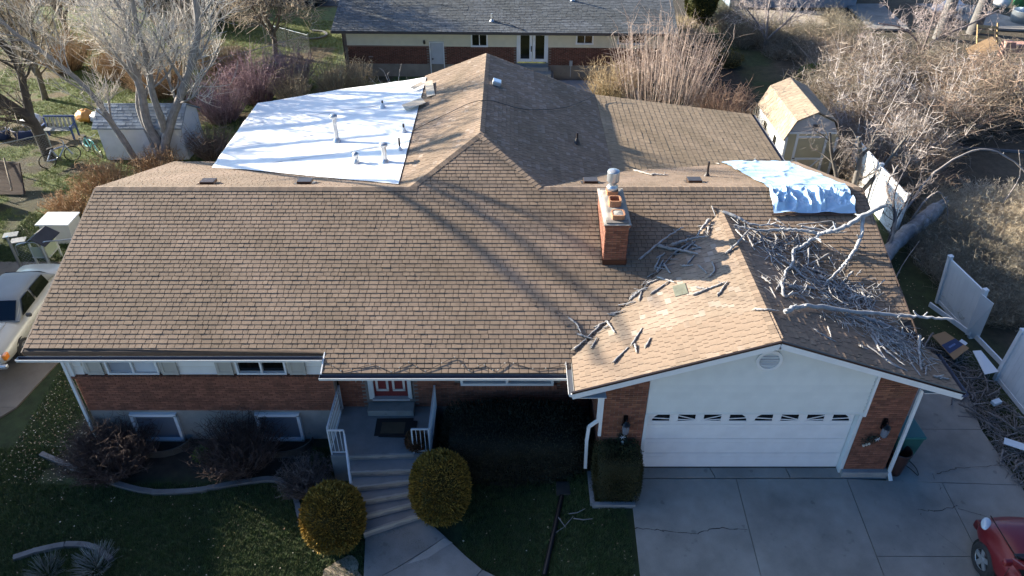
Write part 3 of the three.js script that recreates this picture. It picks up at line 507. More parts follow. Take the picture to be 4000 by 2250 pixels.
// ---- siding, windows, doors, gutters
const FR = [0.72, 0.74, 0.75];
{
  const boards = (y0, y1, e, x0f, x1f, z, name, parent, col = SID) => { for (let y = y0; y < y1 - 0.02; y += e) { const h = Math.min(e, y1 - y), xa = x0f(y + h), xb = x1f(y + h); if (xb - xa < 0.05) continue; const g = new GB(jit(col, 0.02)); const xa0 = x0f(y), xb0 = x1f(y); const k = [V(xa0, y, z), V(xb0, y, z), V(xb0, y, z - 0.044), V(xa0, y, z - 0.044), V(xa, y + h - (e < 0.2 ? 0.022 : 0.008), z - 0.042), V(xb, y + h - (e < 0.2 ? 0.022 : 0.008), z - 0.042), V(xb, y + h - (e < 0.2 ? 0.022 : 0.008), z - 0.044), V(xa, y + h - (e < 0.2 ? 0.022 : 0.008), z - 0.044)]; g.hexa(k); part(name, g, M.paint, parent); } };
  const segs = [[-11.28, -10.98], [-10.44, -10.38], [-8.98, -8.92], [-8.44, -7.62], [-7.1, -7.06], [-5.78, -5.72], [-5.2, -4.62]];
  const back = new GB(SID); for (const [x0, x1] of [[-11.3, -10.4], [-9.05, -7.08], [-5.78, -4.6]]) back.box((x0 + x1) / 2, 2.43, -14.6, x1 - x0, 1.14, 0.12); back.box(-7.95, 2.96, -14.6, 6.7, 0.1, 0.12);
  const sw = part('siding_wall', back, M.paint, house);
  for (const [x0, x1] of [[-11.28, -11.0], [-8.6, -7.55], [-5.35, -4.62]]) boards(1.88, 2.96, 0.28, () => x0, () => x1, -14.505, 'siding_board', sw, [0.70, 0.71, 0.68]);
  // two sliding windows with shutters
  for (const [x0, x1, blinds] of [[-10.38, -9.05, true], [-7.06, -5.78, false]]) {
    const w = new GB(FR), y0 = 1.9, y1 = 2.92, zc = -14.52; const bar = (xa, xb, ya, yb, d = 0.09) => w.box((xa + xb) / 2, (ya + yb) / 2, zc + d / 2 - 0.05, xb - xa, yb - ya, d);
    bar(x0, x1, y0, y0 + 0.05, 0.1); bar(x0, x1, y1 - 0.05, y1); bar(x0, x0 + 0.05, y0, y1); bar(x1 - 0.05, x1, y0, y1); bar((x0 + x1) / 2 - 0.025, (x0 + x1) / 2 + 0.025, y0, y1, 0.08);
    const win = part('window', w, M.vinyl, house);
    for (const s of [0, 1]) { const a = s ? (x0 + x1) / 2 + 0.03 : x0 + 0.06, b = s ? x1 - 0.06 : (x0 + x1) / 2 - 0.03; part('pane', new GB().box((a + b) / 2, (y0 + y1) / 2, zc - 0.06, b - a, y1 - y0 - 0.1, 0.01), M.glass, win);
      if (blinds) for (let y = y0 + 0.06; y < y1 - 0.05; y += 0.052) part('blind_slat', new GB(s ? [0.62, 0.64, 0.64] : [0.34, 0.36, 0.38]).box((a + b) / 2, y, zc - 0.035, b - a - 0.02, 0.006, 0.04, undefined, [0.75, 0, 0]), M.paint, win); }
    for (const [xa, xb] of [[x0 - 0.5, x0 - 0.08], [x1 + 0.08, x1 + 0.5]]) { const s = new GB([0.42, 0.405, 0.36]); const m = (xa + xb) / 2; s.box(m, 2.42, -14.49, xb - xa, 1.04, 0.03); const sh = part('shutter', s, M.paint, house); for (const [q, w2] of [[xa + 0.035, 0.07], [xb - 0.035, 0.07]]) part('stile', new GB([0.44, 0.425, 0.38]).box(q, 2.42, -14.47, w2, 1.04, 0.02), M.paint, sh); for (const y of [1.95, 2.9]) part('stile', new GB([0.44, 0.425, 0.38]).box(m, y, -14.471, xb - xa - 0.14, 0.09, 0.02), M.paint, sh); }
  }
  part('corner_board', new GB(WHT).box(-11.29, 2.4, -14.5, 0.14, 1.2, 0.14), M.paint, house);
  // basement windows in their wells
  for (const [x0, x1] of [[-10.25, -9.0], [-6.9, -5.7]]) { const g = new GB(FR); const m = (x0 + x1) / 2; g.box(m, 0.46, -14.5, x1 - x0, 0.09, 0.14); g.box(x0 + 0.04, -0.02, -14.5, 0.08, 0.95, 0.14); g.box(x1 - 0.04, -0.02, -14.5, 0.08, 0.95, 0.14); g.box(m, -0.5, -14.5, x1 - x0, 0.08, 0.14); const w = part('basement_window', g, M.vinyl, house); part('pane', new GB([0.13, 0.155, 0.19]).box(m, -0.02, -14.54, x1 - x0 - 0.14, 0.92, 0.01), M.plastic, w);
    const well = new GB([0.2, 0.2, 0.19]); const pts = []; for (let i = 0; i <= 10; i++) { const a = Math.PI * i / 10; pts.push(V(m - Math.cos(a) * 0.85, -0.42, -14.4 + Math.sin(a) * 0.55)); } for (let i = 0; i < 10; i++) well.bar(pts[i], pts[i + 1], 0.03, 0.22); part('window_well', well, M.metal, house); }
  // entry door
  const rd = new GB([0.16, 0.022, 0.022]); rd.box(-3.25, 1.76, -14.92, 0.9, 2.04, 0.05); const door = part('front_door', rd, M.paint, house);
  for (const x of [-3.47, -3.03]) for (const [y0, y1] of [[0.98, 2.3]]) { const g = new GB([0.62, 0.6, 0.55]); for (const s of [-1, 1]) g.box(x + s * 0.14, (y0 + y1) / 2, -14.885, 0.06, y1 - y0, 0.03); g.box(x, y0, -14.885, 0.34, 0.06, 0.03); g.box(x, y1, -14.885, 0.34, 0.06, 0.03); part('door_moulding', g, M.paint, door); }
  part('door_handle', new GB([0.5, 0.42, 0.25]).lathe([[0, 0], [0.03, 0.01], [0.035, 0.04], [0, 0.06]], -2.88, 1.75, -14.86, 12), M.metal, door);
  part('door_frame', new GB([0.6, 0.62, 0.6]).box(-3.77, 1.75, -14.9, 0.14, 2.1, 0.16).box(-2.74, 1.75, -14.9, 0.1, 2.1, 0.16).box(-3.25, 0.72, -14.86, 1.0, 0.06, 0.2, [0.4, 0.4, 0.4]), M.paint, house);
  part('house_number', new GB([0.5, 0.5, 0.48]).box(-4.05, 1.42, -14.83, 0.22, 0.02, 0.03).box(-4.14, 1.37, -14.83, 0.02, 0.1, 0.03).box(-3.96, 1.37, -14.83, 0.02, 0.1, 0.03), M.metal, house);
  // picture window beside the door
  { const g = new GB(FR); g.box(-0.13, 1.29, -14.82, 2.46, 0.08, 0.14); g.box(-0.13, 2.62, -14.82, 2.46, 0.08, 0.14); for (const x of [-1.33, -0.13, 1.07]) g.box(x, 1.95, -14.82, 0.07, 1.25, 0.12); const w = part('picture_window', g, M.vinyl, house); for (const x of [-0.73, 0.47]) part('pane', new GB().box(x, 1.95, -14.86, 1.12, 1.25, 0.01), M.glass, w); }
  // garage front: lap siding up to the gable
  const rx = y => (4.6 - 0.15 - y) / 0.338;
  const gw = new GB(SID); gw.wallpoly([[3.18, 2.06], [8.4, 2.06], [8.4, 3.56], [5.8, 4.44], [3.18, 3.56]], -13.06, -12.955); const gs = part('gable_wall', gw, M.paint, house);
  boards(2.08, 4.42, 0.115, y => Math.max(3.2, 5.8 - rx(y)), y => Math.min(8.38, 5.8 + rx(y)), -12.9, 'siding_board', gs, [0.76, 0.75, 0.68]);
  part('corner_trim', new GB(WHT).box(8.42, 2.75, -12.9, 0.06, 1.5, 0.07), M.paint, house);
  // round louvred vent
  { const g = new GB(WHT); const N = 32; for (let i = 0; i < N; i++) { const a0 = i / N * 6.28319, a1 = (i + 1) / N * 6.28319; const q = (a, r, z) => V(5.81 + Math.cos(a) * r, 3.75 + Math.sin(a) * r, z); g.quad(q(a0, 0.23, -12.88), q(a0, 0.3, -12.88), q(a1, 0.3, -12.88), q(a1, 0.23, -12.88)); g.quad(q(a0, 0.3, -12.88), q(a0, 0.3, -12.93), q(a1, 0.3, -12.93), q(a1, 0.3, -12.88)); g.quad(q(a0, 0.23, -12.93), q(a0, 0.23, -12.88), q(a1, 0.23, -12.88), q(a1, 0.23, -12.93)); } const v = part('gable_vent', g, M.vinyl, house); for (let k = -4; k <= 4; k++) { const y = k * 0.049, w = Math.sqrt(Math.max(0.001, 0.23 * 0.23 - y * y)); part('louvre', new GB([0.74, 0.75, 0.75]).box(5.81, 3.75 + y, -12.905, 2 * w, 0.05, 0.012, undefined, [0.6, 0, 0]), M.vinyl, v); } part('vent_screen', new GB([0.55, 0.57, 0.58]).box(5.81, 3.75, -12.922, 0.36, 0.36, 0.004), M.paint, v); }
  // sectional garage door with eight sunburst lights
  const dz = -13.08, x0 = 3.3, x1 = 8.3, dg = new GB([0.6, 0.62, 0.63]); dg.box(5.8, 1.03, dz - 0.04, x1 - x0, 2.06, 0.03); const gd = part('garage_door', dg, M.paint, house);
  const DW = [0.79, 0.80, 0.80];
  for (let s = 0; s < 4; s++) {
    const ya = 0.02 + s * 0.515, yb = ya + 0.505;
    if (s < 3) { const g = new GB(DW); g.box(5.8, (ya + yb) / 2, dz, x1 - x0, yb - ya, 0.04); const sec = part('door_section', g, M.paint, gd); for (let k = 0; k < 8; k++) { const xc = x0 + (k + 0.5) * (x1 - x0) / 8; part('raised_panel', new GB(DW).box(xc, (ya + yb) / 2, dz + 0.021, 0.44, 0.27, 0.005), M.paint, sec); } }
    else {
      const g = new GB(DW); const wy0 = ya + 0.1, wy1 = yb - 0.05, ww = 0.45; g.box(5.8, (ya + wy0) / 2, dz, x1 - x0, wy0 - ya, 0.04); g.box(5.8, (wy1 + yb) / 2, dz, x1 - x0, yb - wy1, 0.04);
      const pitch = (x1 - x0) / 8; for (let k = 0; k <= 8; k++) { const a = k ? x0 + (k - 0.5) * pitch + ww / 2 : x0, b = k < 8 ? x0 + (k + 0.5) * pitch - ww / 2 : x1; g.box((a + b) / 2, (wy0 + wy1) / 2, dz, b - a, wy1 - wy0, 0.04); }
      const sec = part('door_section', g, M.paint, gd);
      for (let k = 0; k < 8; k++) { const xc = x0 + (k + 0.5) * pitch; part('pane', new GB().box(xc, (wy0 + wy1) / 2, dz - 0.005, ww, wy1 - wy0, 0.006), M.glass, sec);
        const f = new GB(DW); for (const y of [wy0, wy1]) f.box(xc, y, dz + 0.022, ww + 0.06, 0.028, 0.014); for (const s2 of [-1, 1]) f.box(xc + s2 * ww / 2, (wy0 + wy1) / 2, dz + 0.022, 0.028, wy1 - wy0, 0.014);
        const half = Math.floor(k / 4), hub = half ? (x0 + 6 * pitch) : (x0 + 2 * pitch), hy = wy0 + 0.02, rad = [1.12, 0.0]; // sunburst rays fan out from the middle of each group of four
        const clip = (a, b) => { const L = xc - ww / 2, Rr = xc + ww / 2; let [ax, ay] = a, [bx, by] = b; const cut = (X) => { const t = (X - ax) / (bx - ax); return ay + t * (by - ay); }; if (ax > bx) { [ax, bx] = [bx, ax];[ay, by] = [by, ay]; } if (bx < L || ax > Rr) return null; let p = [ax, ay], q = [bx, by]; if (ax < L) p = [L, cut(L)]; if (bx > Rr) q = [Rr, cut(Rr)]; const cy = (p, q) => { if (q[1] > wy1) { const t = (wy1 - p[1]) / (q[1] - p[1]); return [p[0] + t * (q[0] - p[0]), wy1]; } return q; }; if (p[1] > wy1 && q[1] > wy1) return null; return [cy(q, p), cy(p, q)]; };
        for (const deg of [7, 27, 153, 173]) { const a = deg * Math.PI / 180, e = [hub + Math.cos(a) * 1.25, hy + Math.sin(a) * 1.25 * 0.62]; const c = clip([hub, hy], e); if (c && Math.hypot(c[0][0] - c[1][0], c[0][1] - c[1][1]) > 0.04) f.bar(V(c[0][0], c[0][1], dz + 0.015), V(c[1][0], c[1][1], dz + 0.015), 0.012, 0.026); }
        if (k % 4 === 0 || k % 4 === 3) { const s3 = k % 4 === 0 ? -1 : 1; const pts = []; for (let i = 0; i <= 8; i++) { const t = i / 8; pts.push([xc + s3 * ww / 2 - s3 * ww * t, wy0 + 0.02 + (wy1 - wy0) * Math.sqrt(t) * 0.98]); } const poly = [...pts, [xc + s3 * ww / 2, wy1]]; f.wallpoly(poly, dz + 0.004, dz + 0.018); }
        part('window_grille', f, M.paint, sec); }
    }
  }
  part('weather_strip', new GB([0.02, 0.02, 0.02]).box(5.8, 0.012, dz + 0.01, x1 - x0, 0.024, 0.05), M.rubber, gd);
  part('door_jamb', new GB([0.66, 0.7, 0.7]).box(8.36, 1.0, -13.0, 0.1, 2.1, 0.2).box(3.23, 1.0, -13.0, 0.08, 2.1, 0.2).box(5.8, 2.07, -12.99, 5.2, 0.06, 0.17), M.paint, house);
  // rake boards, drip edge
  const rk = new GB(WHT), de = new GB([0.045, 0.035, 0.035]);
  for (const [xa, xb, ya, yb] of [[1.36, 5.8, 3.1, 4.6], [5.8, 10.27, 4.6, 3.09]]) { rk.bar(V(xa, ya - 0.1, -12.52), V(xb, yb - 0.1, -12.52), 0.03, 0.16); de.bar(V(xa, ya + 0.0, -12.525), V(xb, yb + 0.0, -12.525), 0.05, 0.05); }
  part('rake_board', rk, M.paint, house); part('drip_edge', de, M.metal, house);
  for (const [a, b, c] of [[[9.92, 3.12, -13.95], [9.92, 4.79, -19.05]], [[-11.82, 3.08, -13.9], [-11.82, 4.77, -19.05]], [[-11.82, 3.16, -24], [-11.82, 4.77, -19.06]], [[9.92, 3.16, -24], [9.92, 4.77, -19.06]]]) part('barge_board', new GB([0.12, 0.085, 0.065]).bar(V(...a), V(...b), 0.03, 0.16), M.paint, house);
  part('barge_board', new GB(WHT).bar(V(-4.51, 2.9, -13.33), V(-4.51, 3.08, -13.9), 0.03, 0.2), M.paint, house);
  // gutters: open troughs with a light outer lip
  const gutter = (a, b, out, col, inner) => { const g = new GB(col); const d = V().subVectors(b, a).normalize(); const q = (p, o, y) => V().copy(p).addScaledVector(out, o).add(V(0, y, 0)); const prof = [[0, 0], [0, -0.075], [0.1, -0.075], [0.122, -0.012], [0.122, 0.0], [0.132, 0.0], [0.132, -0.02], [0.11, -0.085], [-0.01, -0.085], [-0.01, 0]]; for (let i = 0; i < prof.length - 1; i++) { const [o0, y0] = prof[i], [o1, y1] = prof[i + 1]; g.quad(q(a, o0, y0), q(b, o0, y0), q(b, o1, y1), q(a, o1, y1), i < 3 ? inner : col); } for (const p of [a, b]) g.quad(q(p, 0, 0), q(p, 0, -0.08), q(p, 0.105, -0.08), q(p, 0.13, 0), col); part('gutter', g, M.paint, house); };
  const troughShade = [0.05, 0.06, 0.09];  // navy stands in for the shade inside the gutter troughs
  gutter(V(-11.85, 3.13, -13.75), V(-4.53, 3.13, -13.75), V(0, 0, 1), WHT, troughShade); gutter(V(-4.55, 2.945, -13.31), V(1.4, 2.945, -13.31), V(0, 0, 1), WHT, troughShade);
  gutter(V(1.41, 3.09, -12.5), V(1.41, 3.09, -13.78), V(-1, 0, 0), WHT, [0.4, 0.4, 0.38]); gutter(V(10.22, 3.08, -13.9), V(10.22, 3.08, -12.5), V(1, 0, 0), [0.05, 0.07, 0.13], troughShade); gutter(V(9.52, 3.14, -24.2), V(9.52, 3.14, -28.4), V(1, 0, 0), [0.06, 0.06, 0.07], troughShade);
  // downspouts
  const ds = (pts, col = WHT) => { const g = new GB(col); for (let i = 0; i < pts.length - 1; i++) g.bar(pts[i], pts[i + 1], 0.075, 0.06); part('downspout', g, M.paint, house); };
  ds(line(1.36, 2.98, -12.62, 1.75, 2.85, -12.8, 2.06, 2.75, -12.88, 2.06, 1.85, -12.85)); ds(line(2.05, 1.9, -12.84, 1.85, 1.7, -12.84, 1.82, 1.25, -12.8, 1.84, 0.3, -12.78)); ds(line(2.12, 3.0, -12.84, 2.12, 1.4, -12.84));
  ds(line(9.52, 2.9, -12.86, 9.54, 0.1, -12.82, 9.56, -0.05, -12.66)); ds(line(-11.36, 2.9, -14.42, -11.38, -0.4, -14.42)); ds(line(-11.75, 3.0, -13.85, -11.5, 2.85, -14.3));
}
{ // pipes and vents on the roofs
  const wy = x => 4.76 + 0.157 * (x + 3.3);
  const galv = [0.5, 0.52, 0.54];
  const stack = (x, y, z, h, r, cap) => { const g = new GB(galv); g.lathe([[r * 1.9, -0.02], [r * 1.6, 0.05], [r * 1.1, 0.12], [r, 0.13], [r, h * 0.45], [r * 1.04, h * 0.46], [r, h * 0.47], [r, h]], x, y, z, 20); const s = part('vent_stack', g, M.metal, house); const c = new GB(galv); c.lathe([[r * 0.9, 0], [r * 1.7, 0.02], [r * 1.75, 0.1], [r * 1.6, 0.14], [r * 0.7, 0.175], [0, 0.18]].map(([a, b]) => [a, b * cap]), x, y + h, z, 22); part('vent_cap', c, M.metal, s); };
  stack(-5.81, wy(-5.81), -23.25, 0.78, 0.07, 1); stack(-3.9, wy(-3.9) - 0.03, -21.12, 0.52, 0.075, 0.8); stack(-4.83, wy(-4.83), -21.35, 0.16, 0.06, 1.1);
  const black = (x, y, z, h, r, boot) => { const g = new GB([0.025, 0.02, 0.02]); g.tube([V(x, y, z), V(x, y + h, z)], r, 12); const p = part('vent_pipe', g, M.plastic, house); const b = new GB(boot); b.lathe([[r * 3.6, -0.03], [r * 3, 0.01], [r * 1.5, 0.1], [r * 1.05, 0.16]], x, y, z, 16); part('pipe_boot', b, M.membrane, p); };
  const wb = [0.78, 0.79, 0.8], db = [0.05, 0.04, 0.035];
  black(-3.52, wy(-3.52) - 0.02, -21.8, 0.42, 0.03, wb); black(-4.62, wy(-4.62), -25.7, 0.24, 0.035, wb); black(-3.56, wy(-3.56), -23.2, 0.27, 0.035, wb); black(6.01, 4.24, -20.94, 0.5, 0.035, db); black(2.14, 4.41, -23.05, 0.34, 0.035, db);
  for (const [x, y, z] of [[-8.85, 4.65, -19.69], [-6.05, 4.63, -19.75], [2.3, 4.61, -19.82], [5.37, 4.56, -19.95]]) { const g = new GB([0.13, 0.085, 0.06]); g.rbox(x, y + 0.07, z, 0.42, 0.1, 0.34, 0.02, undefined, [-0.1, 0, 0]); g.box(x, y + 0.015, z, 0.56, 0.01, 0.46, undefined, [-0.317, 0, 0]); part('box_vent', g, M.metal, house); }
  { const g = new GB([0.7, 0.74, 0.76]); g.rbox(-0.53, 5.5, -25.6, 0.3, 0.16, 0.34, 0.03, undefined, [0, 0, -0.3]); part('hooded_vent', g, M.metal, house); }
  // patch and a fallen shingle on the garage slope
  part('roof_patch', new GB([0.20, 0.21, 0.16]).hexa([V(4.02, 4.008, -14.98), V(4.32, 4.11, -14.98), V(4.32, 4.11, -15.42), V(4.02, 4.008, -15.42), V(4.02, 4.02, -14.98), V(4.32, 4.122, -14.98), V(4.32, 4.122, -15.42), V(4.02, 4.02, -15.42)]), M.shingle, house);
  const fl = new GB([0.045, 0.04, 0.038]); for (let i = 0; i < 16; i++) { const t0 = i / 16, t1 = (i + 0.92) / 16; const q = (t, s, h) => { const x = mix(1.46, 5.6, t), y = 4.6 - 0.338 * (5.8 - x), z = -13.9 - (y - 3.17) / 0.328; return V(x - s * 0.03, y + h, z - s * 0.03); }; fl.quad(q(t0, 1, 0.012), q(t1, 1, 0.012), q(t1, -1, 0.012), q(t0, -1, 0.012)); } part('valley_flashing', fl, M.metal, house);
}
// overhead service cable lying across the wing roof
{
  const pts = line(-3.3, 4.74, -23.2, -2.2, 5.15, -23.6, -1.0, 5.6, -23.7, 0.4, 5.09, -24.2, 1.8, 4.57, -25.6, 2.6, 4.29, -26.9, 3.1, 4.13, -27.9, 3.3, 4.3, -28.6);
  const c = new THREE.CatmullRomCurve3(pts).getPoints(40); single('cable', 'thin black cable draped over the ridge of the rear wing roof', 'cable', new GB([0.02, 0.02, 0.02]).tube(c, 0.012, 5), M.plastic, [-1, 5.6, -23.7]);
}
// blue tarp thrown over the ridge at the right end
{
  const prof = (s) => { if (s < 0) { const z = -19.05 - s * 0; } return s; };
  const g = new GB([0.42, 0.6, 0.78]);
  g.grid(130, 190, (u, v) => {
    const x = mix(7.2 - 0.04 * v, 9.46, u); const s = mix(-1.03, 5.0, v); // s<0 in front of the ridge
    let z, y; if (s < 0) { z = -19.05 - s * 0.95; y = 4.86 - 0.328 * (-s * 0.95); } else { z = -19.05 - s * 0.96; y = 4.86 - 0.328 * s * 0.96; if (x > 8.2) z = Math.max(z, -23.9 + (x - 8.2) * 0.35); y = 4.86 + 0.328 * (z + 19.05); }
    let h = 0.045 + 0.02 * fbm(x * 3, z * 3, 81, 0, 4); const rid = 1 - Math.abs(s) / 0.25; if (rid > 0) h += 0.02 * rid;
    if (s < 0.05) { const k = smooth(0.0, 0.25, -s) * smooth(1.06, 0.7, -s); const wob = fbm(x * 2.2, z * 1.2, 83, 0, 3); const fw = (x - 7.2) * 1.75 + wob * 2.2 + s * 0.5, ff = fw - Math.floor(fw), fold = Math.max(0, 1 - Math.abs(ff - 0.35) / (ff < 0.35 ? 0.3 : 0.12)); h += k * (0.17 * fold * (0.5 + wob) + 0.1 * (1 - Math.abs(2 * fbm(x * 5, z * 5, 85, 0, 3) - 1))); h += 0.05 * smooth(-0.7, -0.95, s) * Math.pow(Math.abs(Math.sin(x * 3 + z * 9)), 4); }
    else h += 0.03 * (1 - Math.abs(2 * fbm(x * 1.6, z * 1.6, 87, 0, 3) - 1)) + 0.035 * Math.pow(Math.abs(Math.sin(x * 2.1 + z * 1.3 + fbm(x, z, 89) * 5)), 10);
    return V(x, y + h, z);
  });
  single('tarp', 'crumpled pale blue plastic tarp draped over the roof ridge above the garage', 'tarp', g, M.tarp, [8.3, 4.6, -19]);
  const s = new GB([0.09, 0.05, 0.04]); s.box(8.3, 4.58, -18.03, 2.36, 0.03, 0.06); single('batten', 'dark wooden batten nailed along the lower edge of the blue tarp', 'batten', s, M.wood, [8.3, 4.56, -18.03]);
}
// ---------------------------------------------------------------- porch, steps, railings
{
  const p = thing('front_porch', 'grey concrete porch with six fanned steps leading down to the front walk', 'porch', [-3.3, -0.7, -13.5]);
  const st = [[0.38, -4.6, -13.08, -2.05, -13.15], [0.21, -4.12, -12.69, -2.45, -12.78], [0.04, -4.0, -12.35, -2.4, -12.6], [-0.13, -3.9, -12.04, -2.35, -12.38], [-0.30, -3.78, -11.74, -2.3, -12.2], [-0.47, -3.6, -11.42, -2.25, -11.96]];
  part('porch_slab', new GB([0.25, 0.26, 0.265]).prism([[-4.6, -14.84], [-2.05, -14.84], [-2.05, -13.16], [-4.6, -13.09]], -0.8, 0.38), M.concrete, p);
  for (let i = 0; i < 6; i++) { const [y, xa, za, xb, zb] = st[i], pz = i ? st[i - 1] : null; if (i) part('step', new GB([0.25, 0.255, 0.26]).prism([[xa, za], [xb, zb], [xb, pz[4] - 0.02], [xa, pz[2] - 0.02]], -0.9, y), M.concrete, p);
    const n = new GB([0.42, 0.40, 0.36]); const N = 14; for (let k = 0; k < N; k++) { const t0 = k / N, t1 = (k + 1) / N, w = (t) => 0.035 + 0.03 * hash2(Math.round(t * N), i, 6); const q = (t, d, h) => V(mix(i ? xa : -4.15, i ? xb : -2.5, t), y + h, mix(za, zb, t) + d); n.quad(q(t0, 0.006, -w(t0) * 1.6), q(t1, 0.006, -w(t1) * 1.6), q(t1, 0.006, 0.004), q(t0, 0.006, 0.004)); n.quad(q(t0, 0.006, 0.004), q(t1, 0.006, 0.004), q(t1, -w(t1), 0.004), q(t0, -w(t0), 0.004)); } part('worn_nosing', n, M.concrete, p); }
  part('door_step', new GB([0.27, 0.29, 0.28]).rbox(-3.25, 0.49, -14.66, 1.24, 0.2, 0.36, 0.02), M.concrete, p);
  const mat = thing('doormat', 'dark rubber doormat with tan centre on the porch before the red door', 'doormat', [-3.1, 0.38, -14.05]);
  part('mat_border', new GB([0.012, 0.012, 0.013]).box(-3.12, 0.388, -14.1, 0.98, 0.014, 0.62, undefined, [0, 0.02, 0]).box(-3.0, 0.396, -14.02, 0.95, 0.012, 0.6, undefined, [0, -0.03, 0]), M.rubber, mat); part('mat_centre', new GB([0.09, 0.07, 0.045]).box(-3.14, 0.405, -14.05, 0.62, 0.008, 0.4), M.soil, mat);
  const RAIL = [0.55, 0.58, 0.60];
  const rail = (o, a, b, y0a, y0b, h = 0.86, n) => { const top = [V(a.x, y0a + h, a.z), V(b.x, y0b + h, b.z)], bot = [V(a.x, y0a + 0.08, a.z), V(b.x, y0b + 0.08, b.z)]; part('top_rail', new GB(RAIL).bar(top[0], top[1], 0.045, 0.03), M.rail, o); part('bottom_rail', new GB(RAIL).bar(bot[0], bot[1], 0.03, 0.025), M.rail, o); n = n || Math.max(2, Math.round(a.distanceTo(b) / 0.13)); for (let i = 0; i <= n; i++) { const t = i / n, x = mix(a.x, b.x, t), z = mix(a.z, b.z, t), y = mix(y0a, y0b, t); const e = i === 0 || i === n; part(e ? 'post' : 'baluster', new GB(RAIL).box(x, y + (e ? h / 2 : h / 2 + 0.04), z, e ? 0.035 : 0.016, e ? h : h - 0.1, e ? 0.035 : 0.016), M.rail, o); } };
  const r1 = thing('porch_railing', 'white metal railing along the porch left side and down the steps', 'railing', [-4.5, 0.38, -13.6]);
  rail(r1, V(-4.6, 0, -14.78), V(-4.6, 0, -13.22), 0.38, 0.38); rail(r1, V(-4.58, 0, -13.16), V(-4.18, 0, -13.16), 0.38, 0.38, 0.86, 4); rail(r1, V(-4.16, 0, -13.1), V(-3.82, 0, -11.75), 0.3, -0.5, 0.86, 9);
  const r2 = thing('porch_railing', 'white metal railing along the porch right side beside the dark hedge', 'railing', [-2.1, 0.38, -13.6]);
  rail(r2, V(-2.06, 0, -14.78), V(-2.06, 0, -13.22), 0.38, 0.38); rail(r2, V(-2.08, 0, -13.2), V(-2.5, 0, -13.2), 0.38, 0.38, 0.86, 4);
}
// wall lanterns with greenery
function lantern(x, y, z, label) {
  const o = thing('wall_lantern', label, 'lantern', [x, y, z]);
  part('backplate', new GB([0.015, 0.014, 0.016]).box(x, y + 0.16, z + 0.02, 0.1, 0.32, 0.03).tube(line(x, y + 0.3, z + 0.03, x, y + 0.36, z + 0.1, x, y + 0.3, z + 0.16), 0.012, 6), M.metal, o);
  part('lantern_cap', new GB([0.02, 0.02, 0.022]).lathe([[0.1, 0], [0.105, 0.02], [0.05, 0.08], [0.015, 0.1], [0.012, 0.14]], x, y + 0.16, z + 0.16, 8), M.metal, o);
  part('lantern_glass', new GB([0.16, 0.17, 0.2]).lathe([[0.05, -0.14], [0.085, -0.1], [0.095, 0.05], [0.09, 0.16]], x, y, z + 0.16, 8), M.lens, o);
  const c = new GB([0.02, 0.02, 0.022]); for (let i = 0; i < 8; i++) { const a = i / 8 * 6.283; c.bar(V(x + Math.cos(a) * 0.05, y - 0.14, z + 0.16 + Math.sin(a) * 0.05), V(x + Math.cos(a) * 0.095, y + 0.16, z + 0.16 + Math.sin(a) * 0.095), 0.01); } c.lathe([[0, -0.2], [0.03, -0.17], [0.06, -0.14]], x, y, z + 0.16, 8); part('cage', c, M.metal, o);
}
lantern(2.72, 1.72, -12.88, 'black wall lantern on the left garage brick pillar above the square hedge'); lantern(8.95, 1.62, -12.88, 'black wall lantern on the right garage brick pillar beside the driveway');
function swag(x, y, z, dx, label) {
  const o = thing('wreath_swag', label, 'swag', [x, y, z]); const g = new GB(); for (let i = 0; i < 420; i++) { const t = R(), px = x + dx * t + rr(-0.1, 0.1), py = y - t * 0.2 + rr(-0.1, 0.1), pz = z + rr(0, 0.09); const d = V(rr(-1, 1), rr(-1, 1), rr(-0.2, 1)).normalize().multiplyScalar(0.07); const s = V(rr(-1, 1), rr(-1, 1), rr(-1, 1)).normalize().multiplyScalar(0.008); const a = V(px, py, pz); g.tri(V().copy(a).sub(s), V().copy(a).add(s), V().copy(a).add(d), jit([0.02, 0.035, 0.025], 0.3)); } part('greenery', g, M.leaf, o);
  const s = new GB([0.7, 0.72, 0.74]); for (let k = 0; k < 3; k++) { const a = k * Math.PI / 3, c = V(x + dx * 0.1, y - 0.02, z + 0.11); s.bar(V(c.x - Math.cos(a) * 0.07, c.y - Math.sin(a) * 0.07, c.z + k * 0.003), V(c.x + Math.cos(a) * 0.07, c.y + Math.sin(a) * 0.07, c.z + k * 0.003), 0.014, 0.006); } part('snowflake', s, M.paint, o); const b = new GB([0.5, 0.48, 0.42]); for (let k = 0; k < 3; k++) b.lathe([[0, -0.04], [0.03, -0.02], [0.035, 0.01], [0, 0.04]], x + dx * (0.6 + 0.2 * k), y - 0.2 - 0.03 * k, z + 0.09, 8); part('pine_cone', b, M.paint, o);
}
swag(8.9, 1.38, -12.86, -0.3, 'dark evergreen swag with white snowflake hanging under the right lantern'); swag(2.68, 1.45, -12.86, 0.02, 'dark evergreen swag hanging under the left lantern above the hedge');
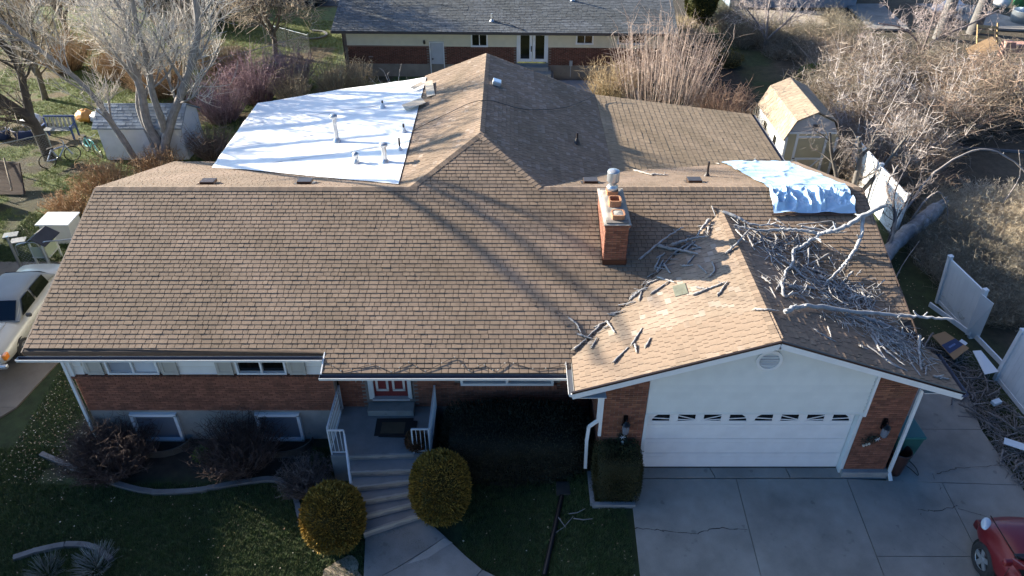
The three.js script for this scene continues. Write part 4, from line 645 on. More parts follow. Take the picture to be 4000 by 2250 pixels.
// string lights zigzagging along the porch eave
{
  const g = new GB([0.035, 0.03, 0.028]); let up = true; const pts = []; for (let x = -4.3; x < 1.35; x += rr(0.22, 0.75)) { const v = up ? rr(0.12, 0.42) : rr(0.0, 0.06); pts.push(V(x + rr(-0.05, 0.05), 2.983 + 0.328 * v + 0.03, -13.33 - v)); up = !up; } const c = new THREE.CatmullRomCurve3(pts, false, 'catmullrom', 0.2).getPoints(160); g.tube(c, 0.007, 5);
  const o = thing('string_light', 'dark wire of unlit string lights zigzagging along the porch roof edge', 'string light', [-1.5, 2.95, -13.3]); part('wire', g, M.plastic, o); const b = new GB([0.5, 0.5, 0.48]); for (let i = 4; i < c.length; i += 7) b.lathe([[0, -0.02], [0.012, -0.01], [0.01, 0.02], [0, 0.03]], c[i].x, c[i].y + 0.01, c[i].z, 6); part('bulb', b, M.lens, o, 'stuff');
}

// ---------------------------------------------------------------- storm debris on the roofs
const WOOD = [0.52, 0.51, 0.50];
function limb(g, pts, r, col, taper = 0.45, sides = 8, knots = true) {
  const c = new THREE.CatmullRomCurve3(pts, false, 'centripetal').getPoints(Math.max(6, pts.length * 6)); const N = c.length;
  for (let i = 1; i < N - 1; i++) c[i].add(V(rr(-1, 1), rr(-1, 1), rr(-1, 1)).multiplyScalar(r * (r > 0.15 ? 0.14 : 0.35)));
  const rad = c.map((_, i) => r * mix(1.1, taper, i / (N - 1)) * (1 + rr(-1, 1) * (r > 0.15 ? 0.1 : 0.16)));
  for (const [e, q] of [[0, 1], [N - 1, N - 2]]) { const d = V().subVectors(c[e], c[q]).normalize(); for (let k = 0; k < (r > 0.15 ? 14 : 4); k++) { const s = V(rr(-1, 1), rr(-1, 1), rr(-1, 1)).multiplyScalar(rad[e] * 0.6), b = c[e].clone().add(s); g.tube([b.clone().addScaledVector(d, -rad[e]), b.clone().addScaledVector(d, rad[e] * rr(0.6, 3))], [rad[e] * 0.45, rad[e] * 0.08], 4, [col[0] * 1.1, col[1] * 1.02, col[2] * 0.9], false); } }
  g.tube(c, rad, sides, (t) => mixc(col, [col[0] * 0.72, col[1] * 0.7, col[2] * 0.7], hash2(Math.round(t * 40), Math.round(r * 1000), 4) * 0.9));
  if (knots && r < 0.15) for (let k = 0; k < Math.round(N / 7); k++) { const p = c[2 + Math.floor(R() * (N - 3))]; const d = V(rr(-1, 1), rr(-0.2, 1), rr(-1, 1)).normalize(); g.tube([p, V().copy(p).addScaledVector(d, r * rr(1.5, 5))], [r * 0.5, r * 0.28], 5, col); }
  return g;
}
function stick(row, name, label, cat, group, col = WOOD) { const r = row[0], pts = line(...row.slice(1)); const g = limb(new GB(), pts, r, jit(col, 0.14), 0.55, r > 0.04 ? 9 : 6, r > 0.028); return single(name, label, cat, g, M.wood, [pts[0].x, pts[0].y - r, pts[0].z], group); }
const bigLabels = ['thickest bleached limb forking across the upper garage roof below the tarp', 'long pale branch running down the garage roof from the thick limb fork', 'grey branch lying level across the top of the garage right slope', 'short forked grey branch hanging down mid way on the garage right slope', 'stubby broken side twig at the end of the short forked branch', 'pale twisted branch starting at the upper end of the garage ridge', 'long straight bleached limb overhanging the right eave of the garage'];
BIG.forEach((b, i) => stick([b[0] * 0.88, ...b.slice(1)], 'fallen_limb', bigLabels[i], 'limb', 'fallen limbs on the garage roof', [0.56, 0.57, 0.58]));
const ORD = (n) => { const a = ['', 'first', 'second', 'third', 'fourth', 'fifth', 'sixth', 'seventh', 'eighth', 'ninth', 'tenth', 'eleventh', 'twelfth', 'thirteenth', 'fourteenth', 'fifteenth', 'sixteenth', 'seventeenth', 'eighteenth', 'nineteenth']; if (n < 20) return a[n]; const t = Math.floor(n / 10), tens = ['', '', 'twent', 'thirt', 'fort', 'fift'][t]; return n % 10 ? tens + 'y ' + a[n % 10] : tens + 'ieth'; };
const span = b => Math.hypot(b[1] - b[b.length - 3], b[3] - b[b.length - 1]);
const look = b => (b[0] > 0.034 ? 'thick ' : b[0] < 0.023 ? 'thin ' : '') + (span(b) > 0.9 ? 'long ' : span(b) < 0.4 ? 'short ' : '');
STR.sort((a, b) => a[1] - b[1]).forEach((b, i) => stick(b, 'broken_branch', look(b) + 'grey branch, ' + ORD(i + 1) + ' from the ridge on the garage right slope', 'branch', 'broken branches on the garage right slope'));
STL.sort((a, b) => Math.hypot(a[1] - 2.7, a[3] + 16.4) - Math.hypot(b[1] - 2.7, b[3] + 16.4)).forEach((b, i) => stick(b, 'broken_branch', look(b) + 'grey branch, ' + ORD(i + 1) + ' out from the chimney on the garage left slope', 'branch', 'broken branches on the garage left slope'));
STB.sort((a, b) => a[1] - b[1]).forEach((b, i) => stick(b, 'broken_branch', look(b) + 'bleached branch, ' + ORD(i + 1) + ' from the left behind the chimney on the rear slope', 'branch', 'broken branches on the rear slope', [0.55, 0.53, 0.5]));
const roofTop = (x, z) => Math.max(z > -19.05 ? 3.17 + 0.328 * (-13.9 - z) : 4.86 + 0.328 * (z + 19.05), z > -18.3 ? 4.6 - 0.338 * Math.abs(x - 5.8) : -9);
{ // countable small sticks of the pile
  const clusters = [[7.0, -17.0, 0.9, 0.5, 48], [7.6, -16.2, 1.1, 0.8, 26], [8.5, -15.3, 0.8, 0.6, 48], [8.8, -14.3, 0.9, 0.7, 26], [7.6, -14.9, 1.1, 0.8, 22], [9.2, -13.7, 0.5, 0.5, 12]];
  for (const [cx, cz, sx, sz, n] of clusters) for (let i = 0; i < n; i++) { const x = cx + (R() + R() - 1) * sx * 1.2, z = cz + (R() + R() - 1) * sz * 1.2; const a = rr(0, 3.14), L = rr(0.2, 0.75), r = rr(0.008, 0.02), dx = Math.cos(a) * L / 2, dz = Math.sin(a) * L / 2; const h = r + 0.01 + R() * 0.1; const y = (u, w) => roofTop(u, w) + h; const pts = [V(x - dx, y(x - dx, z - dz), z - dz), V(x + rr(-0.03, 0.03), y(x, z) + rr(0, 0.03), z), V(x + dx, y(x + dx, z + dz) + rr(0, 0.06), z + dz)]; const g = limb(new GB(), pts, r, jit(WOOD, 0.25), 0.5, 5, false); single('small_stick', 'small grey stick in the tangled pile on the garage roof right slope', 'stick', g, M.wood, [x, roofTop(x, z), z], 'small sticks on the garage right slope'); }
  for (const [x0, x1, t0, t1, n] of [[2.0, 5.4, 0.1, 0.95, 30]]) for (let i = 0; i < n; i++) { const x = rr(x0, x1), y0 = 4.6 - 0.338 * (5.8 - x), z = -13.9 - (y0 - 3.17) / 0.328 + rr(-0.08, 0.2); const a = rr(-0.9, 0.5), L = rr(0.12, 0.45), dx = Math.cos(a) * L / 2, dz = Math.sin(a) * L / 2; const pts = [V(x - dx, roofTop(x - dx, z - dz) + 0.03, z - dz), V(x, roofTop(x, z) + 0.04, z), V(x + dx, roofTop(x + dx, z + dz) + 0.03, z + dz)]; single('small_stick', 'small grey stick caught in the valley left of the garage roof', 'stick', limb(new GB(), pts, rr(0.008, 0.018), jit(WOOD, 0.25), 0.5, 5, false), M.wood, [x, roofTop(x, z), z], 'small sticks in the garage valley'); }
  for (let i = 0; i < 26; i++) { const x = rr(8.0, 9.5), z = -24.1 + rr(-0.1, 0.25) + (9.5 - x) * 0.25; const L = rr(0.1, 0.5), a = rr(-0.4, 0.4); const y = Math.max(4.0 - 0.13 * (x - 3.25), 4.86 + 0.328 * (z + 19.05)) + 0.05; single('small_stick', 'small dark stick heaped at the foot of the addition roof behind the tarp', 'stick', limb(new GB(), [V(x - L / 2, y, z), V(x, y + 0.02, z + a * 0.05), V(x + L / 2, y + 0.01, z + a * 0.2)], rr(0.01, 0.02), jit([0.2, 0.18, 0.16], 0.3), 0.5, 5, false), M.wood, [x, y, z], 'small sticks behind the tarp'); }
  const tg = new GB(); for (let i = 0; i < 800; i++) { const [cx, cz, sx, sz] = pick(clusters), x = clamp(cx + (R() + R() - 1) * sx * 1.5, 6.0, 9.8), z = cz + (R() + R() - 1) * sz * 1.5, a = rr(0, 3.14), L = rr(0.1, 0.45), dx = Math.cos(a) * L / 2, dz = Math.sin(a) * L / 2, h = 0.015 + R() * 0.09; tg.tube([V(x - dx, roofTop(x - dx, z - dz) + h, z - dz), V(x + dx, roofTop(x + dx, z + dz) + h * rr(0.6, 1.5), z + dz)], rr(0.003, 0.008), 3, jit([0.5, 0.49, 0.48], 0.3), false); }
  const tgm = structure('twig_tangle', tg, M.twig, 'stuff'); tgm.userData.label = 'fine twigs tangled between the branches on the garage right slope'; tgm.userData.category = 'twigs';
  // bark chips and lifted shingle scraps on the front slope
  const chip = new GB(); for (let i = 0; i < 26; i++) { const x = rr(0.4, 5.2), z = rr(-18.6, -13.6); const y = 3.17 + 0.328 * (-13.9 - z); if (roofTop(x, z) > y + 0.02 || (x > 2.2 && x < 3.1 && z < -16.2)) continue; const s = rr(0.02, 0.05); chip.box(x, y + 0.02, z, s * 1.6, 0.01, s, jit([0.2, 0.15, 0.11], 0.4), [rr(0, 0.6), rr(0, 3), rr(-0.3, 0.3)]); }
  const cm = structure('bark_chips', chip, M.wood, 'stuff'); cm.userData.label = 'scattered bark chips and shingle scraps on the front roof slope'; cm.userData.category = 'bark chips';
}
// ---------------------------------------------------------------- trees and shrubs
const up = V(0, 1, 0);
function grow(G, T2, p, d, len, r, lvl, o) {                       // recursive bare branching: limbs into G, fine twigs into T2
  const n = lvl > 1 ? 5 : 3; const pts = [p.clone()], rad = [r]; const dir = d.clone(); const q = p.clone();
  for (let i = 1; i <= n; i++) { dir.add(V(rr(-1, 1), rr(-1, 1), rr(-1, 1)).multiplyScalar(o.wig)).addScaledVector(up, o.up).normalize(); q.addScaledVector(dir, len / n); pts.push(q.clone()); rad.push(r * mix(1, o.end || 0.45, i / n)); }
  const col = lvl > 1 ? jit(o.col, 0.12) : jit(mixc(o.col, o.tip, lvl === 0 ? 1 : 0.5), 0.15);
  (lvl >= 2 ? G : T2).tube(pts, rad, lvl >= 3 ? 9 : lvl === 2 ? 6 : lvl === 1 ? 4 : 3, col, lvl > 1);
  if (lvl > 0) { const k = o.kids[lvl] || 4; for (let i = 0; i < k; i++) { const t = rr(0.2, 1), s = clamp(Math.floor(t * n), 0, n - 1), b = pts[s].clone().lerp(pts[s + 1], t * n - s); const td = pts[s + 1].clone().sub(pts[s]).normalize(); const side = V(rr(-1, 1), rr(-0.4, 1), rr(-1, 1)).cross(td).normalize(); const nd = td.multiplyScalar(o.fwd || 0.6).addScaledVector(side, rr(0.5, 1)).normalize(); grow(G, T2, b, nd, len * rr(0.38, 0.68), Math.max(rad[s] * rr(0.35, 0.6), o.min || 0.006), lvl - 1, o); } }
}
function bareTree(name, label, base, limbs, o, group) {
  const t = thing(name, label, 'tree', base, group); const G = new GB(), T2 = new GB();
  for (const [r, lvl, pts, te] of limbs) {
    const c = new THREE.CatmullRomCurve3(pts).getPoints(pts.length * 5); const N = c.length; const rad = c.map((_, i) => r * mix(1, te || 0.4, i / (N - 1)) * (1 + rr(-0.06, 0.06)) * (i === 0 ? 1.25 : 1));
    G.tube(c, rad, 10, (t) => jit(o.col, 0.1));
    const k = o.kids[lvl + 1] || 10; for (let i = 0; i < k; i++) { const s = Math.floor(mix(N * (o.first || 0.25), N - 1, Math.pow(R(), o.low || 1))); const td = c[Math.min(s + 1, N - 1)].clone().sub(c[s - 1]).normalize(); const side = V(rr(-1, 1), rr(-0.3, 1), rr(-1, 1)).cross(td).normalize(); const nd = td.multiplyScalar(0.7).addScaledVector(side, rr(0.5, 1)).normalize(); grow(G, T2, c[s], nd, (o.len || 2.2) * rr(0.6, 1.2), Math.max(rad[s] * rr(0.25, 0.45), 0.012), lvl, o); }
  }
  part('trunk', G, M.bark, t); part('crown', T2, M.twig, t); return t;
}
const COT = { col: [0.38, 0.36, 0.34], tip: [0.68, 0.62, 0.54], wig: 0.13, up: 0.16, kids: [0, 7, 7, 15], len: 2.3, min: 0.0105, first: 0.33, low: 1.25, fwd: 0.8 };
bareTree('cottonwood_tree', 'tall bare cottonwood with several pale trunks rising in front of the white shed', [-15.4, 0, -30.4], [
  [0.22, 2, line(-15.3, -0.2, -30.4, -15.2, 0.7, -30.4, -14.55, 2.05, -30.4, -13.86, 3.23, -30.5, -13.24, 4.36, -30.6, -12.64, 5.71, -30.7, -12.4, 7.4, -30.6, -12.5, 9.0, -30.4)],
  [0.22, 2, line(-15.4, -0.2, -30.5, -15.5, 0.9, -30.6, -15.77, 1.75, -30.7, -15.69, 3.23, -30.8, -15.8, 4.91, -30.9, -15.48, 5.97, -31, -15.9, 7.5, -31, -15.6, 9.4, -31.2)],
  [0.15, 2, line(-16.4, -0.1, -30.2, -16.78, 1.26, -30.2, -17.0, 1.9, -30.2, -17.5, 3.5, -30.1, -18.7, 5.07, -30, -19.6, 5.9, -30, -20.6, 7.2, -30.2)],
  [0.17, 2, line(-14.95, 1.6, -30.4, -14.87, 2.2, -30.2, -14.83, 3.52, -30, -14.56, 4.8, -29.8, -14.53, 5.97, -29.6, -14.3, 7.4, -29.4, -14.4, 8.8, -29.2)],
  [0.14, 2, line(-15.7, 0.7, -30.6, -16.1, 2.35, -31, -15.9, 3.8, -31.4, -16.5, 4.91, -31.6, -16.14, 6.23, -32, -16.8, 8.5, -32.4)],
], COT);
const DARK = { col: [0.10, 0.085, 0.07], tip: [0.26, 0.22, 0.16], wig: 0.2, up: 0.05, kids: [0, 4, 7, 11], len: 2.2, min: 0.011 };
bareTree('dark_tree', 'leaning dark barked tree beside the two bicycles in the left back yard', [-20.9, 0, -31], [
  [0.26, 2, line(-20.7, -0.1, -30.9, -20.84, 1.22, -31, -20.96, 1.84, -31, -21.64, 2.5, -31, -22.4, 3.3, -31, -22.9, 5.2, -30.4), 0.7],
  [0.24, 1, line(-22.85, 5.0, -30.45, -22.7, 7, -29.4, -22.25, 8.23, -28.72, -19.58, 10.16, -28.9, -18, 11.2, -29.1), 0.6], [0.13, 1, line(-22.75, 6.6, -29.6, -21.5, 9.5, -27.6, -19.84, 10.72, -26.39, -20.17, 11.12, -24.77, -20.6, 11.4, -23.5)], [0.1, 0, line(-21.5, 9.5, -27.6, -18.7, 10.8, -26.5, -19.0, 11.2, -24.9, -19.4, 11.5, -23.6)], [0.08, 0, line(-19.6, 10.5, -27, -17.5, 11.0, -26.2, -17.8, 11.5, -24.5)],
  [0.18, 2, line(-20.95, 1.6, -31, -20.96, 2.92, -31.3, -21.03, 4.19, -31.6, -21.6, 6, -31.3), 0.75],
  [0.19, 1, line(-21.55, 5.8, -31.3, -21.92, 8.03, -31.12, -19.58, 10.16, -32.1, -18.6, 11, -32.4), 0.6], [0.13, 1, line(-21.6, 6, -31.3, -21.92, 8.03, -32.52, -19.58, 10.16, -33.9), 0.6], [0.14, 1, line(-22.4, 7.6, -29.0, -22.3, 8.6, -29.9, -19.9, 10.3, -30.4), 0.6]], DARK);
const FARB = { col: [0.20, 0.165, 0.13], tip: [0.46, 0.39, 0.3], wig: 0.2, up: 0.06, kids: [0, 6, 7, 16], len: 2.4, min: 0.015 };
for (const [x, z, h, lab] of [[-24.5, -38, 6.5, 'bare brown tree at the left edge beyond the dark leaning tree'], [-19.5, -43, 6, 'bare tan tree standing behind the cottonwood left of the orange brush'], [-27.5, -47, 7.5, 'bare tree far in the upper left corner of the yard'], [-14.2, -45, 5, 'slim bare tree behind the chain link fence corner']])
  bareTree('bare_tree', lab, [x, 0, z], [[0.16, 2, line(x, -0.1, z, x + 0.1, h * 0.25, z, x - 0.2, h * 0.55, z + 0.2, x + 0.2, h, z)], [0.1, 2, line(x, h * 0.2, z, x + 0.7, h * 0.45, z + 0.3, x + 1.2, h * 0.8, z + 0.4)], [0.1, 2, line(x, h * 0.22, z, x - 0.8, h * 0.5, z - 0.2, x - 1.3, h * 0.85, z)]], FARB, 'bare trees in the left yards');
// small trees by the right shed
const SML = { col: [0.17, 0.15, 0.13], tip: [0.26, 0.22, 0.2], wig: 0.22, up: 0.03, kids: [0, 4, 5, 9], len: 1.1, min: 0.007 };
bareTree('bare_tree', 'small dark bare tree leaning in front of the tan barn shed door', [13.2, 0, -27.6], [[0.09, 2, line(13.35, -0.1, -27.4, 13.2, 0.8, -27.6, 12.9, 1.6, -27.8, 12.75, 2.0, -27.8, 12.6, 2.6, -27.9), 0.5]], SML);
bareTree('bare_tree', 'twin stemmed bare tree between the barn shed and the white fence', [13.9, 0, -27.2], [[0.14, 2, line(13.8, -0.1, -27.2, 13.85, 1.0, -27.3, 13.8, 1.9, -27.4, 13.6, 2.6, -27.5)], [0.1, 2, line(14.0, -0.1, -27.2, 14.4, 0.9, -27.1, 14.8, 1.9, -27, 15.1, 3.0, -26.8)]], { ...SML, col: [0.22, 0.2, 0.18] });
bareTree('bare_tree', 'thin bare sapling standing against the white fence beside the tarp', [13.6, 0, -23.2], [[0.05, 2, line(13.6, -0.1, -23.2, 13.65, 1.2, -23.3, 13.5, 2.2, -23.6, 13.9, 3.4, -24)], [0.035, 2, line(13.63, 0.9, -23.3, 14.0, 1.8, -23.6, 14.5, 2.6, -24)]], { ...SML, len: 0.9, col: [0.13, 0.12, 0.13] });
bareTree('bare_tree', 'spreading leafless fruit tree in front of the dark yard at upper right', [23.2, 0, -42.5], [[0.09, 2, line(23.2, -0.1, -42.5, 23.1, 0.9, -42.5, 22.5, 1.8, -42.4, 21.5, 2.4, -42.4, 20.3, 2.6, -42.5)], [0.08, 2, line(23.2, 0.8, -42.5, 23.8, 1.8, -42.4, 25.2, 2.5, -42.4, 26.6, 3.4, -42.3)], [0.07, 2, line(23.2, 0.9, -42.5, 23.3, 2.2, -42.6, 23.2, 4.2, -42.6)]], { ...SML, col: [0.34, 0.27, 0.25], tip: [0.48, 0.4, 0.37], len: 1.5, kids: [0, 5, 6, 12] });
bareTree('bare_tree', 'pale grey shrubby tree behind the far house at upper centre right', [15.6, 0, -46.5], [[0.08, 2, line(15.6, -0.1, -46.5, 15.5, 1.2, -46.5, 15.4, 2.6, -46.6, 15.9, 4.6, -46.7)], [0.07, 2, line(15.6, 0.4, -46.5, 14.8, 1.5, -46.4, 13.6, 2.7, -46.4)], [0.07, 2, line(15.6, 0.4, -46.5, 16.6, 1.6, -46.4, 17.6, 2.9, -46.3)]], { ...SML, col: [0.4, 0.35, 0.33], tip: [0.54, 0.47, 0.44], len: 1.4, kids: [0, 6, 6, 14], up: 0.12 });
for (const [x, z, h, lab] of [[27.3, -48.5, 9, 'thick grey tree trunk in the dark yard at the upper right'], [30.0, -49.6, 9, 'second thick trunk beside the concrete path at the upper right']]) { const t = thing('shade_tree', lab, 'tree', [x, 0, z]); const G = new GB(), T2 = new GB(); G.tube(line(x, -0.2, z, x + 0.05, 2, z, x + 0.2, 5, z, x, h, z), [0.42, 0.34, 0.3, 0.22], 12, [0.2, 0.19, 0.18]); for (let i = 0; i < 9; i++) grow(G, T2, V(x + 0.1, rr(4, h), z), V(rr(-1, 1), rr(0.1, 0.8), rr(-1, 1)).normalize(), 3, 0.09, 2, { ...FARB, kids: [0, 4, 5] }); part('trunk', G, M.bark, t); part('crown', T2, M.twig, t); }

function shrub(name, label, [x, y, z], [w, h], n, { col, tip, r = 0.012, lean = 0.5, side = 4, wig = 0.12, base = 0.25 }, group, cat = 'shrub') {
  const t = thing(name, label, cat, [x, y, z], group); const S = new GB(), T2 = new GB();
  for (let i = 0; i < n; i++) { const a = rr(0, 6.283), q = Math.sqrt(R()), bx = x + Math.cos(a) * q * w * base, bz = z + Math.sin(a) * q * w * base; const L = h * rr(0.6, 1.05) * (1 - 0.25 * q); const d = V(Math.cos(a) * q * lean, 1, Math.sin(a) * q * lean).add(V(rr(-1, 1), 0, rr(-1, 1)).multiplyScalar(0.12)).normalize(); const c = jit(mixc(col, tip, R()), 0.2); const pts = [V(bx, y - 0.05, bz)], p = pts[0].clone(); for (let k = 0; k < 4; k++) { d.add(V(rr(-1, 1), rr(-0.6, 0.6), rr(-1, 1)).multiplyScalar(wig)).normalize(); p.addScaledVector(d, L / 4); pts.push(p.clone()); } S.tube(pts, [r * 1.4, r * 1.2, r, r * 0.8, r * 0.45], 3, c, false);
    for (let k = 0; k < side; k++) { const s = 1 + Math.floor(R() * 3.99), b = pts[Math.min(s, 4)]; const e = V(rr(-1, 1), rr(-0.1, 1), rr(-1, 1)).normalize().multiplyScalar(L * rr(0.1, 0.28)); const m = b.clone().addScaledVector(e, 0.5).add(V(rr(-1, 1), rr(-1, 1), rr(-1, 1)).multiplyScalar(0.04)); T2.tube([b, m, b.clone().add(e)], [r * 0.6, r * 0.5, r * 0.3], 3, jit(mixc(col, tip, R()), 0.2), false); } }
  part('stems', S, M.twig, t); part('twigs', T2, M.twig, t); return t;
}
// shrubs behind the house
const PURP = { col: [0.20, 0.13, 0.14], tip: [0.36, 0.25, 0.27], r: 0.014, lean: 0.7, side: 7 };
for (const [x, z, w, h, lab] of [[-14.3, -35.2, 2.4, 2.6, 'purplish bare shrub left of the white roof nearest the shed'], [-13.2, -37.6, 2.6, 3.0, 'purplish bare shrub in the middle of the row behind the white roof'], [-11.9, -39.4, 2.4, 2.6, 'purplish bare shrub at the back of the row near the chain link fence']]) shrub('purple_shrub', lab, [x, 0, z], [w, h], 260, PURP, 'purple shrubs behind the white roof');
const TAN = { col: [0.24, 0.19, 0.13], tip: [0.42, 0.34, 0.22], r: 0.012, lean: 0.6, side: 7 };
for (const [x, z, w, h, lab] of [[-11.0, -36.8, 1.6, 2.2, 'tan twiggy shrub behind the left part of the white roof edge'], [-9.3, -38.4, 1.8, 2.5, 'tan twiggy shrub beside the far house left corner'], [-8.0, -38.6, 1.0, 2.0, 'thin tan shrub in front of the far house brick wall']]) shrub('tan_shrub', lab, [x, 0, z], [w, h], 150, TAN, 'tan shrubs behind the white roof');
shrub('white_stemmed_bush', 'small leafless bush with white stems before the far house grey door', [-6.0, 0, -37.6], [1.0, 2.4], 9, { col: [0.5, 0.46, 0.42], tip: [0.6, 0.55, 0.5], r: 0.018, lean: 0.8, side: 4 });
shrub('tall_bare_shrub', 'tall thicket of upright bare shoots before the right half of the far house', [7.6, 0, -36.6], [2.3, 5.0], 280, { col: [0.24, 0.175, 0.145], tip: [0.42, 0.335, 0.285], r: 0.014, lean: 0.26, side: 6, wig: 0.045, base: 0.85 });
shrub('low_shrub', 'low rounded tan shrub at the left foot of the tall thicket', [5.0, 0, -37.2], [1.5, 2.6], 240, { col: [0.26, 0.19, 0.11], tip: [0.42, 0.33, 0.2], r: 0.012, lean: 0.8, side: 7 });
shrub('low_shrub', 'reddish low shrub on the right side of the tall thicket', [10.2, 0, -34.6], [2.0, 2.4], 260, { col: [0.28, 0.17, 0.12], tip: [0.4, 0.28, 0.2], r: 0.012, lean: 0.9, side: 6 });
shrub('weed_clump', 'thin upright weeds behind the right addition roof near the barn shed', [11.0, 0, -31.8], [1.3, 2.2], 130, { col: [0.26, 0.22, 0.17], tip: [0.42, 0.37, 0.3], r: 0.01, lean: 0.5, side: 3, wig: 0.06 });
const ORG = { col: [0.26, 0.16, 0.09], tip: [0.46, 0.31, 0.17], r: 0.012, lean: 0.9, side: 8 };
for (const [x, z, w, h, lab] of [[-16.6, -27.6, 2.2, 1.7, 'orange brown twiggy shrub at the rear left corner of the roof'], [-15.2, -29.3, 2.0, 1.3, 'orange brown low shrub at the foot of the white shed'], [-14.4, -26.5, 1.6, 1.6, 'orange brown shrub tucked against the rear left eave'], [-17.3, -25.9, 1.8, 1.2, 'dry pale brush above the white storage box']]) shrub('brown_shrub', lab, [x, 0, z], [w, h], 260, ORG, 'orange brown shrubs by the rear left corner');
shrub('dark_shrub', 'dark twiggy shrub beside the white shed right gable', [-13.4, 0, -31.0], [1.6, 1.8], 220, { col: [0.13, 0.09, 0.07], tip: [0.26, 0.19, 0.15], r: 0.012, lean: 0.8, side: 6 });
for (const [x, z, h, lab] of [[-18.6, -38.5, 2.6, 'orange brush clump behind the cottonwood trunks'], [-21.5, -41.0, 2.4, 'orange brush clump near the far upper left lawn'], [-16.2, -41.5, 2.2, 'brown brush clump left of the chain link fence'], [-25.5, -42.5, 2.8, 'brown brush clump at the upper left edge']]) shrub('brush_clump', lab, [x, 0, z], [2.6, h], 300, { ...ORG, col: [0.24, 0.16, 0.09] }, 'brush clumps in the upper left yard');
// the wild thicket at the right, a mass of dry twigs
{
  const clump = (seedN, h, col, r) => { const g = new GB(); for (let i = 0; i < seedN; i++) { const a = rr(0, 6.283), q = Math.sqrt(R()); const d = V(Math.cos(a) * q * 0.8, 1, Math.sin(a) * q * 0.8).normalize(); const p = V(Math.cos(a) * q * 0.55, -0.05, Math.sin(a) * q * 0.55), pts = [p.clone()]; const L = h * rr(0.5, 1.05); for (let k = 0; k < 3; k++) { d.add(V(rr(-1, 1), rr(-0.8, 0.4), rr(-1, 1)).multiplyScalar(0.5)).normalize(); p.addScaledVector(d, L / 3); pts.push(p.clone()); } const c = jit(col, 0.35); g.tube(pts, [r * 1.3, r, r * 0.8, r * 0.4], 3, c, false); for (let k = 0; k < 8; k++) { const b = pts[1 + Math.floor(R() * 2.99)], e = V(rr(-1, 1), rr(-0.35, 0.8), rr(-1, 1)).normalize().multiplyScalar(L * rr(0.1, 0.28)); g.tube([b, b.clone().add(e)], [r * 0.7, r * 0.4], 3, jit(col, 0.35), false); } } return g.geo(); };
  const scatter = (name, label, geo, spots, cols) => { const im = new THREE.InstancedMesh(geo, M.twig, spots.length); const m = new THREE.Matrix4(); spots.forEach(([x, z, s], i) => { m.compose(V(x, gY(x, z), z), new THREE.Quaternion().setFromEuler(new THREE.Euler(rr(-0.12, 0.12), rr(0, 6.28), rr(-0.12, 0.12))), V(s, s * rr(0.8, 1.2), s)); im.setMatrixAt(i, m); im.setColorAt(i, new THREE.Color().setRGB(...jit(pick(cols), 0.12))); }); im.name = numbered(name); im.userData = { kind: 'stuff', label, category: 'brush' }; scene.add(im); };
  const spotsA = [], spotsB = [], spotsC = [];
  for (let i = 0; i < 900; i++) { const x = rr(14.9, 34), z = rr(-44, -30.6); const n = fbm(x * 0.25, z * 0.25, 101, 0, 3); const ez = -33.2 - 1.3 * smooth(18, 27, x) + 0.8 * Math.sin(x); if (z > ez && x > 18.5) continue; if (z < -41.8 - 1.5 * n && x > 20) continue; if (x > 24.5 && z < -39.5) continue; if (n < 0.38 || x < 15 + 2.4 * smooth(-34, -42, z)) continue; (R() < 0.5 ? spotsA : spotsB).push([x, z, rr(0.5, 1.15) * (0.55 + n * 0.8)]); }
  for (let i = 0; i < 260; i++) { const x = rr(14.8, 19.5), z = rr(-33, -27.5); if (x > 16.6 + (-(z + 27.5)) * 0.5) continue; spotsA.push([x, z, rr(0.5, 0.85)]); }
  for (let i = 0; i < 330; i++) { const x = rr(13.8, 22), z = rr(-53, -44.6); if (x > 15 && x < 21.5 && z < -49.3) continue; if (x < 15.5 && z > -46.5) continue; spotsB.push([x, z, rr(0.4, 0.8)]); }
  for (let i = 0; i < 420; i++) { const x = rr(16.3, 23), z = rr(-27.6, -21.2); const e = 16.4 + 0.5 * Math.max(0, z + 25); if (x < e + 0.6 * Math.sin(z * 2)) continue; spotsC.push([x, z, rr(0.3, 0.6)]); }
  for (let i = 0; i < 160; i++) { const x = rr(14.9, 17.6), z = rr(-24.5, -19.2); spotsB.push([x, z, rr(0.3, 0.6)]); }
  scatter('dry_brush', 'grey brown dry brush filling the wild ground beyond the fence', clump(38, 2.8, [0.85, 0.82, 0.78], 0.0125), spotsA, [[0.36, 0.29, 0.22], [0.33, 0.29, 0.25], [0.23, 0.19, 0.155], [0.43, 0.37, 0.32], [0.38, 0.28, 0.22]]);
  scatter('dry_brush', 'olive brown dry thicket mixed through the wild ground beyond the fence', clump(44, 2.1, [0.85, 0.82, 0.78], 0.011), spotsB, [[0.27, 0.24, 0.18], [0.23, 0.22, 0.17], [0.34, 0.31, 0.25]]);
  scatter('dead_weeds', 'straw coloured dead weeds on the bank right of the broken fence', clump(60, 1.5, [0.85, 0.82, 0.78], 0.011), spotsC, [[0.68, 0.58, 0.42], [0.48, 0.41, 0.3], [0.72, 0.64, 0.5]]);
}
